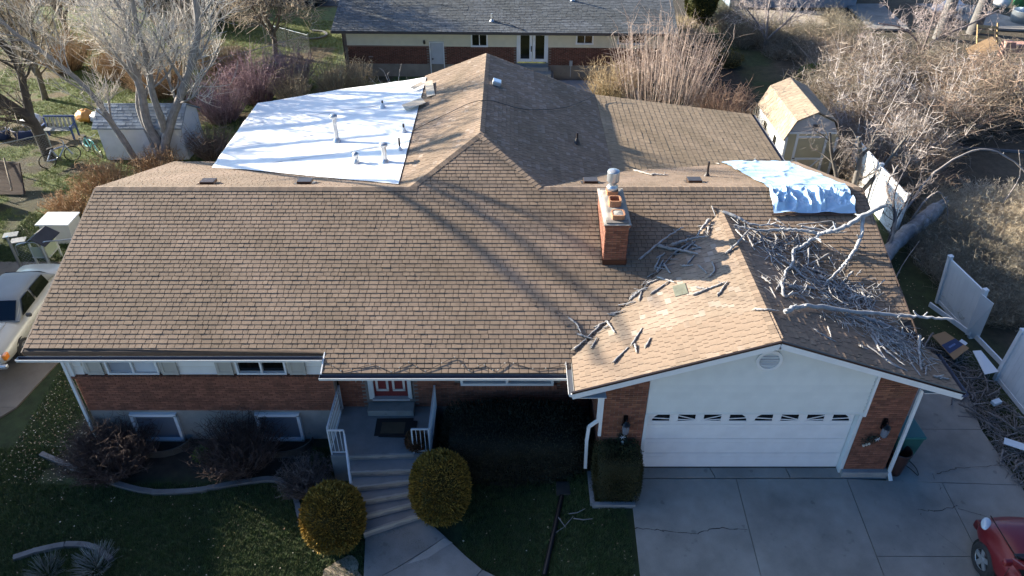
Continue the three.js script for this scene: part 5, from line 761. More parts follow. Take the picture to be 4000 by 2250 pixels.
{ // paler shrubs standing up out of the thicket
  const sp = [[15.9, -31.6, 3.4], [17.0, -33.8, 3.2], [18.6, -35.6, 3.0], [16.4, -36.6, 3.4], [19.6, -38.8, 2.8], [21.4, -35.4, 3.0], [23.6, -38.2, 2.8], [25.2, -35.8, 3.0], [20.2, -41.2, 2.6], [27.0, -37.0, 2.2], [16.0, -29.0, 2.8], [17.8, -30.6, 2.6]].sort((a, b) => a[0] - b[0]);
  sp.forEach(([x, z, h], i) => shrub('pale_shrub', 'pale bare shrub rising from the right hand thicket, ' + ORD(i + 1) + ' from the barn shed', [x, 0, z], [1.6, h], 34, { col: [0.3, 0.26, 0.24], tip: [0.58, 0.52, 0.48], r: 0.02, lean: 0.7, side: 14, wig: 0.16 }, 'pale shrubs in the thicket'));
}
// ---- front garden plants
function leafy(name, label, c, rad, n, cols, L = 0.07, cat = 'shrub', boxy = 2.4, group) {  // clipped evergreen: short sprigs over a shaped body
  const t = thing(name, label, cat, [c[0], c[1] - rad[1], c[2]], group); const g = new GB(), core = new GB(cols[0].map(q => q * 0.6)); const sph = (a, b) => { const ca = Math.cos(a), sa = Math.sin(a), cb = Math.cos(b), sb = Math.sin(b); const x = ca * cb, y = sb, z = sa * cb; const k = 1 / Math.pow(Math.pow(Math.abs(x), boxy) + Math.pow(Math.abs(y), boxy) + Math.pow(Math.abs(z), boxy), 1 / boxy); return V(x * k, y * k, z * k); };
  core.grid(28, 16, (u, v) => { const s = sph(-u * Math.PI * 2, (v - 0.5) * Math.PI * 0.999), k = 0.9 + 0.13 * (fbm(s.x * 3 + 9 + s.y, s.y * 3 + s.z * 3.4, 121, 0, 3) - 0.5); return V(c[0] + s.x * rad[0] * k, c[1] + s.y * rad[1] * k, c[2] + s.z * rad[2] * k); });
  for (let i = 0; i < n; i++) { const b = Math.asin(rr(-1, 1)), a = rr(0, 6.2832), s = sph(a, b), k = rr(0.9, 1.0) + 0.13 * (fbm(s.x * 3 + 9 + s.y, s.y * 3 + s.z * 3.4, 121, 0, 3) - 0.5) + (R() < 0.02 ? 0.05 : 0); const p = V(c[0] + s.x * rad[0] * k, c[1] + s.y * rad[1] * k, c[2] + s.z * rad[2] * k); const nn = V(s.x / rad[0], s.y / rad[1], s.z / rad[2]).normalize(); const d = nn.clone().addScaledVector(up, 0.55).add(V(rr(-1, 1), rr(-1, 1), rr(-1, 1)).multiplyScalar(0.55)).normalize().multiplyScalar(L * rr(0.6, 1.3)); const w = V(rr(-1, 1), rr(-1, 1), rr(-1, 1)).cross(d).normalize().multiplyScalar(L * 0.2); const col = jit(mixc(cols[0], cols[1], R()), 0.25); const m = p.clone().addScaledVector(d, 0.45); g.tri(p, m.clone().add(w), p.clone().add(d), col); g.tri(p, p.clone().add(d), m.clone().sub(w), col); }
  part('inner_growth', core, M.twig, t); part('foliage', g, M.leaf, t); return t;
}
leafy('topiary_ball', 'clipped bronze yew ball at the left foot of the front steps', [-4.25, 0.12, -11.42], [0.72, 0.84, 0.72], 15000, [[0.11, 0.085, 0.014], [0.36, 0.225, 0.03]], 0.085, 'topiary', 2.3);
leafy('topiary_ball', 'clipped bronze yew ball on the right of the front steps', [-1.76, 0.3, -12.15], [0.71, 0.98, 0.71], 16000, [[0.1, 0.082, 0.014], [0.33, 0.215, 0.03]], 0.085, 'topiary', 2.3);
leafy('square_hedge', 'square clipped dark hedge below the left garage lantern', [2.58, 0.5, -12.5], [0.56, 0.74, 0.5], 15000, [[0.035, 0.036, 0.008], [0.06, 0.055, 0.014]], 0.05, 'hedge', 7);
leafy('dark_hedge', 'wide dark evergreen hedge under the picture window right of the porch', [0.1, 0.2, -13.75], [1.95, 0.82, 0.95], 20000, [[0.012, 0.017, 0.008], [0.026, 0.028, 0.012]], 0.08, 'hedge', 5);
leafy('porch_bush', 'small rust brown potted bush inside the right porch railing corner', [-2.45, 0.62, -13.4], [0.26, 0.24, 0.26], 1500, [[0.08, 0.035, 0.012], [0.13, 0.06, 0.02]], 0.06);
const BED = { col: [0.06, 0.04, 0.036], tip: [0.1, 0.07, 0.06], r: 0.009, lean: 0.9, side: 9 };
shrub('garden_shrub', 'large brown bare shrub at the house left front corner bed', [-10.6, -0.6, -13.7], [2.5, 1.35], 560, BED, 'brown shrubs in the front bed'); shrub('garden_shrub', 'brown bare shrub between the two basement windows', [-7.2, -0.6, -13.7], [1.9, 1.55], 440, BED, 'brown shrubs in the front bed'); shrub('garden_shrub', 'greyish bare shrub just left of the front steps', [-5.3, -0.6, -12.9], [1.2, 1.0], 260, { ...BED, col: [0.09, 0.075, 0.07], tip: [0.15, 0.125, 0.12] }, 'brown shrubs in the front bed');
leafy('green_sprout', 'small bright green plant growing beside the basement window well', [-8.3, -0.4, -13.85], [0.2, 0.16, 0.2], 320, [[0.05, 0.1, 0.01], [0.1, 0.18, 0.02]], 0.09, 'plant', 2);
shrub('grass_clump', 'pale ornamental grass clump in the round bed at lower left', [-9.9, -0.85, -10.75], [0.7, 0.7], 260, { col: [0.16, 0.18, 0.17], tip: [0.26, 0.28, 0.27], r: 0.006, lean: 1.4, side: 0, wig: 0.2 }, 'grass clumps in the round bed', 'grass clump'); shrub('grass_clump', 'darker ornamental grass clump at the bottom left edge of the round bed', [-11.0, -0.85, -10.6], [0.6, 0.6], 200, { col: [0.12, 0.14, 0.12], tip: [0.2, 0.22, 0.2], r: 0.006, lean: 1.5, side: 0, wig: 0.2 }, 'grass clumps in the round bed', 'grass clump');
// bed edging kerbs
function kerb(label, pts, h = 0.1, w = 0.13) { const t = thing('bed_edging', label, 'edging', [pts[0][0], gY(...pts[0]), pts[0][1]]); const c = new THREE.CatmullRomCurve3(pts.map(([x, z]) => V(x, 0, z))).getPoints(pts.length * 4); let run = []; const flush = () => { if (run.length > 1) { const g = new GB(jit([0.15, 0.15, 0.155], 0.14)); for (let i = 0; i + 1 < run.length; i++) { const a = run[i], b = run[i + 1], d = V().subVectors(b, a).normalize(), s = V(-d.z, 0, d.x).multiplyScalar(w / 2); const k = []; for (const y of [-0.1, h]) for (const q of [V().copy(a).add(s), V().copy(b).add(s), V().copy(b).sub(s), V().copy(a).sub(s)]) k.push(V(q.x, gY(q.x, q.z) + y, q.z)); g.hexa([k[0], k[1], k[2], k[3], k[4], k[5], k[6], k[7]]); } part('kerb_section', g, M.concrete, t); } }; c.forEach((p, i) => { run.push(p); if (i % 5 === 4) { flush(); run = [p.clone().add(V(rr(-0.02, 0.02), 0, rr(-0.02, 0.02)))]; } }); flush(); }
kerb('curved grey concrete kerb edging the front planting bed', [[-12.7, -13.95], [-11.7, -13.52], [-10.9, -13.2], [-9.4, -12.75], [-8.1, -12.78], [-7.1, -13.0], [-6.15, -13.1], [-5.68, -12.8], [-5.3, -12.0]]); kerb('curved grey concrete kerb of the round bed at lower left', [[-11.9, -10.9], [-11.4, -11.1], [-10.7, -11.25], [-10.1, -11.18], [-9.55, -10.85]]);
kerb('curved kerb around the small bed behind the chain link fence', [[-13.4, -48.2], [-12.6, -47.9], [-11.9, -48.5], [-12.1, -49.3], [-13.0, -49.7]]); kerb('long kerb at the foot of the thicket in the far right yard', [[18.0, -31.6], [20, -32.2], [23, -31.9], [27, -31.2]]);
// ---- lawns and fallen leaves
{
  const blade = (h, cols) => { const g = new GB(); for (let i = 0; i < 5; i++) { const a = rr(0, 6.28), x = rr(-0.05, 0.05), z = rr(-0.05, 0.05), w = 0.006, b = rr(0.3, 0.8); const t = V(x + Math.cos(a) * h * b, h * rr(0.5, 1), z + Math.sin(a) * h * b), s = V(-Math.sin(a) * w, 0, Math.cos(a) * w), p = V(x, -0.01, z); g.tri(p.clone().sub(s), p.clone().add(s), t, jit(pick(cols), 0.2)); } return g.geo(); };
  const field = (name, label, n, f, h, cols, tint) => { const geo = blade(h, [[1, 1, 1]]); const sp = []; let guard = 0; while (sp.length < n && guard++ < n * 6) { const p = f(); if (p) sp.push(p); } const im = new THREE.InstancedMesh(geo, M.leaf, sp.length); const m = new THREE.Matrix4(); sp.forEach(([x, z], i) => { const s = rr(0.7, 1.4); m.compose(V(x, gY(x, z), z), new THREE.Quaternion().setFromAxisAngle(up, rr(0, 6.28)), V(s, s, s)); im.setMatrixAt(i, m); im.setColorAt(i, new THREE.Color().setRGB(...jit(pick(cols), 0.25))); }); im.name = numbered(name); im.userData = { kind: 'stuff', label, category: 'grass' }; scene.add(im); };
  const onLawn = () => { const x = rr(-14.5, 2.8), z = rr(-14.2, -9.0); if (x > -4.3 && x < -1.2 && z < -10 && z < -11.0 + (x + 1.8) * 0.9) return null; if (z > -10.6 - 0 && x > -3.5 && x < -0.3 + (z + 10.6) * 1.2) return null; if (x > -12.4 && x < -5.4 && z < -13.0) return null; if (x < -14 && z < -12) return null; return [x, z]; };
  field('lawn_grass', 'short dark lawn grass covering the front yard', 52000, onLawn, 0.075, [[0.038, 0.07, 0.014], [0.06, 0.1, 0.02], [0.09, 0.11, 0.04]]);
  field('yard_grass', 'yellow green lawn grass in the left back yards', 42000, () => { const x = rr(-32, -10.5), z = rr(-52, -24.5); return fbm(x * 0.7, z * 0.7, 51, 0, 5) > 0.55 ? null : [x, z]; }, 0.12, [[0.13, 0.18, 0.035], [0.18, 0.23, 0.05], [0.24, 0.23, 0.09]]);
  field('side_grass', 'green weeds beside the left driveway and storage box', 12000, () => { const x = rr(-19, -12.2), z = rr(-26, -13.5); if (x < -13.6 && z > -22.4) return null; return [x, z]; }, 0.1, [[0.04, 0.07, 0.02], [0.08, 0.12, 0.03]]);
  const lf = new GB(); lf.quad(V(-0.035, 0.012, 0.02), V(0.0, 0.002, 0.03), V(0.04, 0.014, -0.005), V(0, 0.006, -0.03)); const leaves = []; for (let i = 0; i < 2600; i++) { const k = R(); if (k < 0.2) { const p = onLawn(); if (p) leaves.push(p); } else if (k < 0.5) leaves.push([rr(-13.6, -11.6), rr(-17, -13)]); else if (k < 0.75) leaves.push([rr(10, 14), rr(-24, -17)]); else leaves.push([rr(-22, -12), rr(-31, -24)]); }
  const im = new THREE.InstancedMesh(lf.geo(), M.leaf, leaves.length), m = new THREE.Matrix4(); leaves.forEach(([x, z], i) => { const s = rr(0.25, 0.7); m.compose(V(x, gY(x, z) + 0.045, z), new THREE.Quaternion().setFromEuler(new THREE.Euler(rr(-0.5, 0.5), rr(0, 6.28), rr(-0.5, 0.5))), V(s, s, s)); im.setMatrixAt(i, m); im.setColorAt(i, new THREE.Color().setRGB(...jit(pick([[0.4, 0.32, 0.2], [0.5, 0.45, 0.35], [0.3, 0.2, 0.12]]), 0.2))); }); im.name = 'fallen_leaves'; im.userData = { kind: 'stuff', label: 'pale fallen leaves scattered over the lawns and side yards', category: 'leaves' }; scene.add(im);
}

// ---------------------------------------------------------------- neighbouring buildings
const slopeRoof = (parent, name, cfg, base) => { const list = []; shingle(name, { ...cfg, sink: list }); const g = new GB(); list.forEach(q => tabFaces(g, q)); const p = part(name, base, M.shingle, parent); part('shingles', g, M.shingle, p, 'stuff'); return p; };
{
  const H2 = thing('far_house', 'long grey roofed house with cream siding and brick wainscot behind the main house', 'house', [-0.5, 0, -41.2]);
  const x0 = -9.25, x1 = 8.4, zf = -41.2;
  const wall = new GB([0.27, 0.25, 0.21]); wall.box((x0 + x1) / 2, 0.1, zf - 0.11, x1 - x0, 1.22, 0.2); part('foundation', wall, M.concrete, H2);
  const open = [[-4.5, -3.75, 0.2, 1.92], [0.28, 1.95, 0.88, 2.58]];
  const bm = new GB(MORT); let xa = x0; for (const o of [...open, [x1, x1, 0, 0]]) { bm.box((xa + o[0]) / 2, 1.2, zf - 0.12, o[0] - xa, 0.98, 0.18); xa = o[1]; } bm.box(x1 - 0.1, 1.1, zf - 4, 0.2, 3, 8); bm.box(x0 + 0.1, 1.1, zf - 4, 0.2, 3, 8); bm.box((x0 + x1) / 2, 1.1, zf - 8, x1 - x0, 3, 0.2); const bw = part('brick_wainscot', bm, M.brick, H2);
  const BR2 = [0.17, 0.075, 0.052]; const bg = new GB(); for (let r = 0; r < 14; r++) { let s = x0 + (r % 2 ? -0.12 : 0); while (s < x1) { const a = Math.max(s, x0), b = Math.min(s + 0.235, x1), y = 0.71 + r * 0.07; if (!open.some(o => b > o[0] && a < o[1])) bg.box((a + b) / 2, y + 0.035, zf - 0.022, b - a - 0.012, 0.058, 0.03, jit(R() < 0.03 && r < 7 && a < -6 ? [0.42, 0.36, 0.33] : BR2, 0.25)); s += 0.24; } } part('bricks', bg, M.brick, bw, 'stuff');
  const wins = [[-2.2, -1.35, 1.74, 2.5], [3.5, 4.38, 1.92, 2.6], [5.75, 7.2, 1.95, 2.6]];
  const all = [...open, ...wins].sort((a, b) => a[0] - b[0]);
  for (let y = 1.7; y < 2.58; y += 0.22) { let s = x0; for (const o of [...all.filter(o => o[3] > y && o[2] < y + 0.22), [x1, x1]]) { if (o[0] - s > 0.05) part('siding_board', new GB(jit([0.60, 0.57, 0.43], 0.02)).hexa([V(s, y, zf), V(o[0], y, zf), V(o[0], y, zf - 0.1), V(s, y, zf - 0.1), V(s, y + 0.225, zf - 0.015), V(o[0], y + 0.225, zf - 0.015), V(o[0], y + 0.225, zf - 0.1), V(s, y + 0.225, zf - 0.1)]), M.paint, H2); s = o[1]; } }
  part('belt_rail', new GB([0.2, 0.12, 0.09]).box(-4.5 - (4.5 - 9.25) / -2 * 0 - 2.4, 1.695, zf + 0.02, 4.7, 0.05, 0.08), M.paint, H2);
  for (const [a, b, y0, y1] of wins) { const g = new GB([0.72, 0.74, 0.74]); const w = 0.08; g.box((a + b) / 2, y0, zf + 0.02, b - a + 0.1, w, 0.08); g.box((a + b) / 2, y1, zf + 0.02, b - a + 0.1, w, 0.08); g.box(a, (y0 + y1) / 2, zf + 0.021, w, y1 - y0, 0.08); g.box(b, (y0 + y1) / 2, zf + 0.021, w, y1 - y0, 0.08); g.box((a + b) / 2, (y0 + y1) / 2, zf, 0.04, y1 - y0, 0.05); const f = part('window', g, M.vinyl, H2); part('pane', new GB().box((a + b) / 2, (y0 + y1) / 2, zf - 0.04, b - a, y1 - y0, 0.02), M.glass, f); }
  const d1 = part('grey_door', new GB([0.42, 0.46, 0.5]).box(-4.12, 1.06, zf - 0.06, 0.7, 1.72, 0.05), M.paint, H2); part('door_handle', new GB([0.1, 0.1, 0.1]).box(-4.38, 1.0, zf, 0.06, 0.08, 0.06), M.metal, d1); part('door_frame', new GB([0.66, 0.68, 0.68]).box(-4.5, 1.06, zf, 0.05, 1.76, 0.1).box(-3.75, 1.06, zf, 0.05, 1.76, 0.1).box(-4.12, 1.94, zf, 0.8, 0.05, 0.1), M.paint, H2);
  { const g = new GB([0.7, 0.73, 0.75]); for (const x of [0.3, 1.93]) g.box(x, 1.73, zf + 0.02, 0.08, 1.7, 0.1); g.box(1.11, 2.56, zf + 0.02, 1.7, 0.08, 0.1); part('door_frame', g, M.paint, H2); for (const x of [0.71, 1.52]) { const l = new GB([0.72, 0.75, 0.77]); for (const s of [-1, 1]) l.box(x + s * 0.32, 1.72, zf - 0.02, 0.15, 1.64, 0.06); l.box(x, 0.98, zf - 0.02, 0.5, 0.16, 0.06); l.box(x, 2.46, zf - 0.02, 0.5, 0.14, 0.06); const leaf = part('glazed_door', l, M.paint, H2); part('pane', new GB().box(x, 1.72, zf - 0.03, 0.5, 1.36, 0.02), M.glass, leaf); } part('door_handle', new GB([0.02, 0.02, 0.02]).box(1.06, 1.62, zf + 0.03, 0.05, 0.3, 0.05), M.metal, H2); }
  part('door_steps', new GB([0.3, 0.3, 0.28]).box(1.1, 0.72, zf + 0.35, 1.8, 0.2, 0.7).box(1.15, 0.5, zf + 0.6, 2.0, 0.25, 1.1).box(1.2, 0.2, zf + 0.8, 2.2, 0.4, 1.4), M.concrete, H2);
  part('porch_light', new GB([0.05, 0.05, 0.05]).lathe([[0, -0.12], [0.06, -0.08], [0.06, 0.08], [0, 0.14]], -4.78, 1.95, zf + 0.08, 8), M.metal, H2); part('meter_box', new GB([0.35, 0.37, 0.37]).box(3.25, 0.85, zf + 0.06, 0.16, 0.28, 0.12).box(3.25, 0.4, zf + 0.03, 0.04, 0.7, 0.04), M.paint, H2);
  const ROOF2 = [0.135, 0.15, 0.16]; const ye = 2.66, ze = zf + 0.55; const deck = new GB([0.1, 0.1, 0.11]); const rz = -47, ry = ye + 0.32 * (ze - rz); for (const s of [1, -1]) { const zz = s > 0 ? ze : 2 * rz - ze; deck.hexa([V(x0 - 0.45, ye - 0.12, zz), V(x1 + 0.45, ye - 0.12, zz), V(x1 + 0.45, ry - 0.12, rz), V(x0 - 0.45, ry - 0.12, rz), V(x0 - 0.45, ye - 0.012, zz), V(x1 + 0.45, ye - 0.012, zz), V(x1 + 0.45, ry - 0.012, rz), V(x0 - 0.45, ry - 0.012, rz)]); }
  slopeRoof(H2, 'grey_roof', { o: V(0, ye, ze), u: V(1, 0, 0), v: nrm(0, 0.32, -1), vmax: (ze - rz) * Math.hypot(1, 0.32), e: 0.15, range: () => [x0 - 0.45, x1 + 0.45], tone: ROOF2, varc: 0.2, t: [0.008, 0.02], ws: [0.2, 0.26, 0.32, 0.4] }, deck);
  part('fascia', new GB([0.05, 0.045, 0.045]).box((x0 + x1) / 2, ye - 0.07, ze + 0.02, x1 - x0 + 0.95, 0.12, 0.04), M.paint, H2); part('soffit', new GB([0.4, 0.39, 0.33]).box((x0 + x1) / 2, ye - 0.14, ze - 0.3, x1 - x0 + 0.9, 0.02, 0.6), M.paint, H2);
  for (const [x, z] of [[-1.1, -41.6], [3.3, -43.5]]) part('roof_pipe', new GB([0.62, 0.64, 0.64]).tube(line(x, ye + 0.32 * (ze - z), z, x, ye + 0.32 * (ze - z) + 0.4, z), 0.05, 10).lathe([[0.14, 0], [0.06, 0.1]], x, ye + 0.32 * (ze - z), z, 10), M.metal, H2);
  part('roof_cable', new GB([0.03, 0.03, 0.03]).tube(line(-1.1, 3.0, -41.6, -0.2, 2.95, -41.3, 0.6, 2.75, -40.75), 0.015, 5), M.plastic, H2); part('downspout', new GB([0.09, 0.06, 0.05]).bar(V(x0 + 0.02, 2.5, zf + 0.06), V(x0 + 0.05, 0.2, zf + 0.06), 0.07), M.paint, H2);
  H2.rotation.y = -0.028;
  slabs('far_patio', [[[2.2, -40.6], [5.2, -40.6], [5.4, -37.6], [2.4, -37.6]], [[5.25, -40.6], [6.6, -40.6], [6.8, -37.6], [5.45, -37.6]], [[-0.8, -40.2], [2.2, -40.5], [2.4, -37.6], [-0.8, -37.6]]], () => 0.06, [0.36, 0.37, 0.37]);
  single('window_well', 'round metal window well beside the far house foundation', 'window well', new GB([0.25, 0.24, 0.22]).lathe([[0.5, 0], [0.52, 0.16], [0.47, 0.16], [0.46, -0.1]], 4.6, 0.05, -40.7, 20, undefined, 1, 0.6), M.metal, [4.6, 0.05, -40.7]);
}
{ // unseen neighbour house added at left; its shadow covers driveway and lower lawn
  const n = thing('added_neighbour_house', 'added two storey neighbour house out of sight left of the driveway', 'house', [-28, 0, -19.2]);
  part('wall', new GB([0.5, 0.46, 0.4]).box(-28, 1.9, -19, 9, 4.4, 13.6), M.paint, n); const g = new GB([0.1, 0.09, 0.085]); for (const s of [-1, 1]) g.hexa([V(-28 + s * 5, 3.95, -12), V(-28, 6.6, -12), V(-28, 6.6, -26.1), V(-28 + s * 5, 3.95, -26.1), V(-28 + s * 5, 4.1, -12), V(-28, 6.75, -12), V(-28, 6.75, -26.1), V(-28 + s * 5, 4.1, -26.1)].map(p => p)); g.tri(V(-32.5, 4, -12.2), V(-23.5, 4, -12.2), V(-28, 6.3, -12.2)); g.tri(V(-32.5, 4, -25.9), V(-28, 6.3, -25.9), V(-23.5, 4, -25.9)); part('roof', g, M.shingle, n);
}
// unseen house fronts added behind the camera to bounce sun onto the garage front
for (const [x, w, z, c, lab] of [[-21, 15, 19, [0.62, 0.58, 0.5], 'added cream house across the street on the left behind the viewer'], [0, 17, 18, [0.72, 0.69, 0.63], 'added white house across the street straight behind the viewer'], [22, 16, 19.5, [0.6, 0.52, 0.44], 'added tan house across the street on the right behind the viewer']]) {
  const h = thing('added_street_house', lab, 'house', [x, -1.2, z]); part('wall', new GB(c).box(x, 1.2, z + 4, w, 5.2, 8), M.paint, h); const g = new GB([0.16, 0.14, 0.12]); g.hexa([V(x - w / 2 - 0.5, 3.7, z - 0.6), V(x + w / 2 + 0.5, 3.7, z - 0.6), V(x + w / 2 + 0.5, 5.8, z + 4), V(x - w / 2 - 0.5, 5.8, z + 4), V(x - w / 2 - 0.5, 3.85, z - 0.6), V(x + w / 2 + 0.5, 3.85, z - 0.6), V(x + w / 2 + 0.5, 5.95, z + 4), V(x - w / 2 - 0.5, 5.95, z + 4)]); g.hexa([V(x - w / 2 - 0.5, 5.8, z + 4), V(x + w / 2 + 0.5, 5.8, z + 4), V(x + w / 2 + 0.5, 3.7, z + 8.6), V(x - w / 2 - 0.5, 3.7, z + 8.6), V(x - w / 2 - 0.5, 5.95, z + 4), V(x + w / 2 + 0.5, 5.95, z + 4), V(x + w / 2 + 0.5, 3.85, z + 8.6), V(x - w / 2 - 0.5, 3.85, z + 8.6)]); part('roof', g, M.shingle, h);
  for (const q of [-0.3, 0.28]) { part('window', new GB([0.7, 0.7, 0.7]).box(x + q * w, 1.6, z - 0.03, 1.9, 1.4, 0.06), M.vinyl, h); part('pane', new GB().box(x + q * w, 1.6, z - 0.07, 1.7, 1.2, 0.03), M.glass, h); } part('door', new GB([0.2, 0.08, 0.05]).box(x, 0.5, z - 0.04, 1.0, 2.1, 0.08), M.paint, h);
}
structure('front_street', new GB([0.22, 0.215, 0.205]).box(0, -1.55, 3.5, 120, 0.3, 9), M.concrete);
{ // white garden shed, left
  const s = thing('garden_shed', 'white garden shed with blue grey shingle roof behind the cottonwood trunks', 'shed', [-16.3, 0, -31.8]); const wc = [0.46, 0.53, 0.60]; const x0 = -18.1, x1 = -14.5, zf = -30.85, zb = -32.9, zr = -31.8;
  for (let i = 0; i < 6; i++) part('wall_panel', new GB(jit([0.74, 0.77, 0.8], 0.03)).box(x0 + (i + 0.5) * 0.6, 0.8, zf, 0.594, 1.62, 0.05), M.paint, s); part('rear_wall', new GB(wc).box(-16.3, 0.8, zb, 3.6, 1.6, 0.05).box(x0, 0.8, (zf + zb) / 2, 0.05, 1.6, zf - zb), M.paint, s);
  const gb = new GB([0.7, 0.71, 0.72]); gb.hexa([V(x1, 0, zf), V(x1 + 0.05, 0, zf), V(x1 + 0.05, 0, zb), V(x1, 0, zb), V(x1, 1.6, zf), V(x1 + 0.05, 1.6, zf), V(x1 + 0.05, 1.6, zb), V(x1, 1.6, zb)]); gb.tri(V(x1 + 0.05, 1.6, zf), V(x1 + 0.05, 1.6, zb), V(x1 + 0.05, 2.2, zr)); part('gable_wall', gb, M.paint, s);
  const rc = [0.27, 0.33, 0.40], deck = new GB(rc); for (const q of [1, -1]) { const ze = q > 0 ? zf + 0.18 : zb - 0.18; deck.hexa([V(x0 - 0.15, 1.5, ze), V(x1 + 0.15, 1.5, ze), V(x1 + 0.15, 2.2, zr), V(x0 - 0.15, 2.2, zr), V(x0 - 0.15, 1.55, ze), V(x1 + 0.15, 1.55, ze), V(x1 + 0.15, 2.25, zr), V(x0 - 0.15, 2.25, zr)]); }
  slopeRoof(s, 'shed_roof', { o: V(0, 1.56, zf + 0.19), u: V(1, 0, 0), v: nrm(0, 0.7, zr - zf - 0.18), vmax: Math.hypot(0.7, zf + 0.18 - zr), e: 0.16, range: () => [x0 - 0.15, x1 + 0.15], tone: rc, varc: 0.18, t: [0.006, 0.016], ws: [0.25, 0.3, 0.4] }, deck);
}
{ // gambrel barn shed, right
  const s = thing('barn_shed', 'tan and white gambrel roofed barn shed right of the addition roof', 'shed', [12.6, 0, -31.4]); const cx = 12.6, zf = -29.45, zb = -33.25; const pr = [[-1.22, 1.55], [-0.82, 2.42], [0, 2.8], [0.82, 2.42], [1.22, 1.55]];
  const tan = [0.50, 0.43, 0.27], wt = [0.72, 0.73, 0.72];
  const f = new GB(tan); f.wallpoly([[cx - 1.1, 0], [cx + 1.1, 0], [cx + 1.1, 1.7], [cx + 0.78, 2.38], [cx, 2.74], [cx - 0.78, 2.38], [cx - 1.1, 1.7]], zf - 0.06, zf); const fw = part('front_wall', f, M.paint, s);
  part('gable_panel', new GB([0.42, 0.42, 0.43]).wallpoly([[cx - 0.98, 1.95], [cx + 0.98, 1.95], [cx + 0.77, 2.37], [cx, 2.72], [cx - 0.77, 2.37]], zf, zf + 0.012), M.paint, s);
  part('side_wall', new GB(wt).box(cx - 1.1, 0.85, (zf + zb) / 2, 0.06, 1.7, zf - zb), M.paint, s); part('side_wall', new GB(wt).box(cx + 1.1, 0.85, (zf + zb) / 2, 0.06, 1.7, zf - zb), M.paint, s); part('rear_wall', new GB(tan).wallpoly([[cx - 1.1, 0], [cx + 1.1, 0], [cx + 1.1, 1.7], [cx + 0.78, 2.38], [cx, 2.74], [cx - 0.78, 2.38], [cx - 1.1, 1.7]], zb, zb + 0.06), M.paint, s);
  const tr = (a, b, w = 0.09) => part('trim', new GB(wt).bar(V(a[0], a[1], zf + 0.02), V(b[0], b[1], zf + 0.02), w, 0.03).box(0, -5, 0, 0.001, 0.001, 0.001), M.paint, s);
  const tb = (x, y, w, h, d = 0.03) => part('trim', new GB(wt).box(x, y, zf + 0.017, w, h, d), M.paint, s);
  tb(cx - 1.06, 0.85, 0.1, 1.7); tb(cx + 1.06, 0.85, 0.1, 1.7); tb(cx - 0.62, 0.92, 0.1, 1.84, 0.034); tb(cx + 0.62, 0.92, 0.1, 1.84, 0.034); tb(cx, 1.9, 2.0, 0.09, 0.036); tb(cx, 1.72, 1.14, 0.08); tb(cx, 0.72, 1.14, 0.08); tb(cx, 0.08, 1.14, 0.08);
  for (const q of [-1, 1]) part('cross_brace', new GB(wt).hexa([[-0.55, 0.7], [-0.47, 0.7], [0.02, 0.1], [-0.06, 0.1]].map(([x, y]) => V(cx + x * q, y, zf + 0.012)).concat([[-0.55, 0.7], [-0.47, 0.7], [0.02, 0.1], [-0.06, 0.1]].map(([x, y]) => V(cx + x * q, y, zf + 0.028)))), M.paint, s);
  part('vent', new GB([0.06, 0.06, 0.07]).box(cx + 0.05, 2.2, zf + 0.02, 0.26, 0.17, 0.03), M.plastic, s); part('latch', new GB([0.03, 0.03, 0.03]).box(cx - 0.6, 0.75, zf + 0.05, 0.1, 0.03, 0.03), M.metal, s);
  for (const z of [-30.5, -32.0]) { part('side_window', new GB([0.6, 0.64, 0.62]).box(cx - 1.14, 1.0, z, 0.04, 0.7, 0.5), M.vinyl, s); part('pane', new GB().box(cx - 1.165, 1.0, z, 0.01, 0.58, 0.38), M.glass, s); }
  const rc = [0.36, 0.28, 0.20];
  for (let i = 0; i < 4; i++) { const a = pr[i], b = pr[i + 1]; const A = V(cx + a[0], a[1], 0), B = V(cx + b[0], b[1], 0); const g = new GB(rc); g.hexa([V(A.x, A.y, zf + 0.1), V(B.x, B.y, zf + 0.1), V(B.x, B.y, zb - 0.1), V(A.x, A.y, zb - 0.1), V(A.x, A.y + 0.05, zf + 0.1), V(B.x, B.y + 0.05, zf + 0.1), V(B.x, B.y + 0.05, zb - 0.1), V(A.x, A.y + 0.05, zb - 0.1)]); const left = i < 2; const lo = left ? A : B, hi = left ? B : A; slopeRoof(s, 'roof_panel', { o: V(lo.x, lo.y + 0.056, left ? zb - 0.1 : zf + 0.1), u: V(0, 0, left ? 1 : -1), v: V().subVectors(hi, lo).normalize(), vmax: hi.distanceTo(lo), e: 0.14, range: () => [0, zf - zb + 0.2], tone: rc, varc: 0.1, ws: [0.22, 0.28, 0.3], t: [0.006, 0.012] }, g); }
}
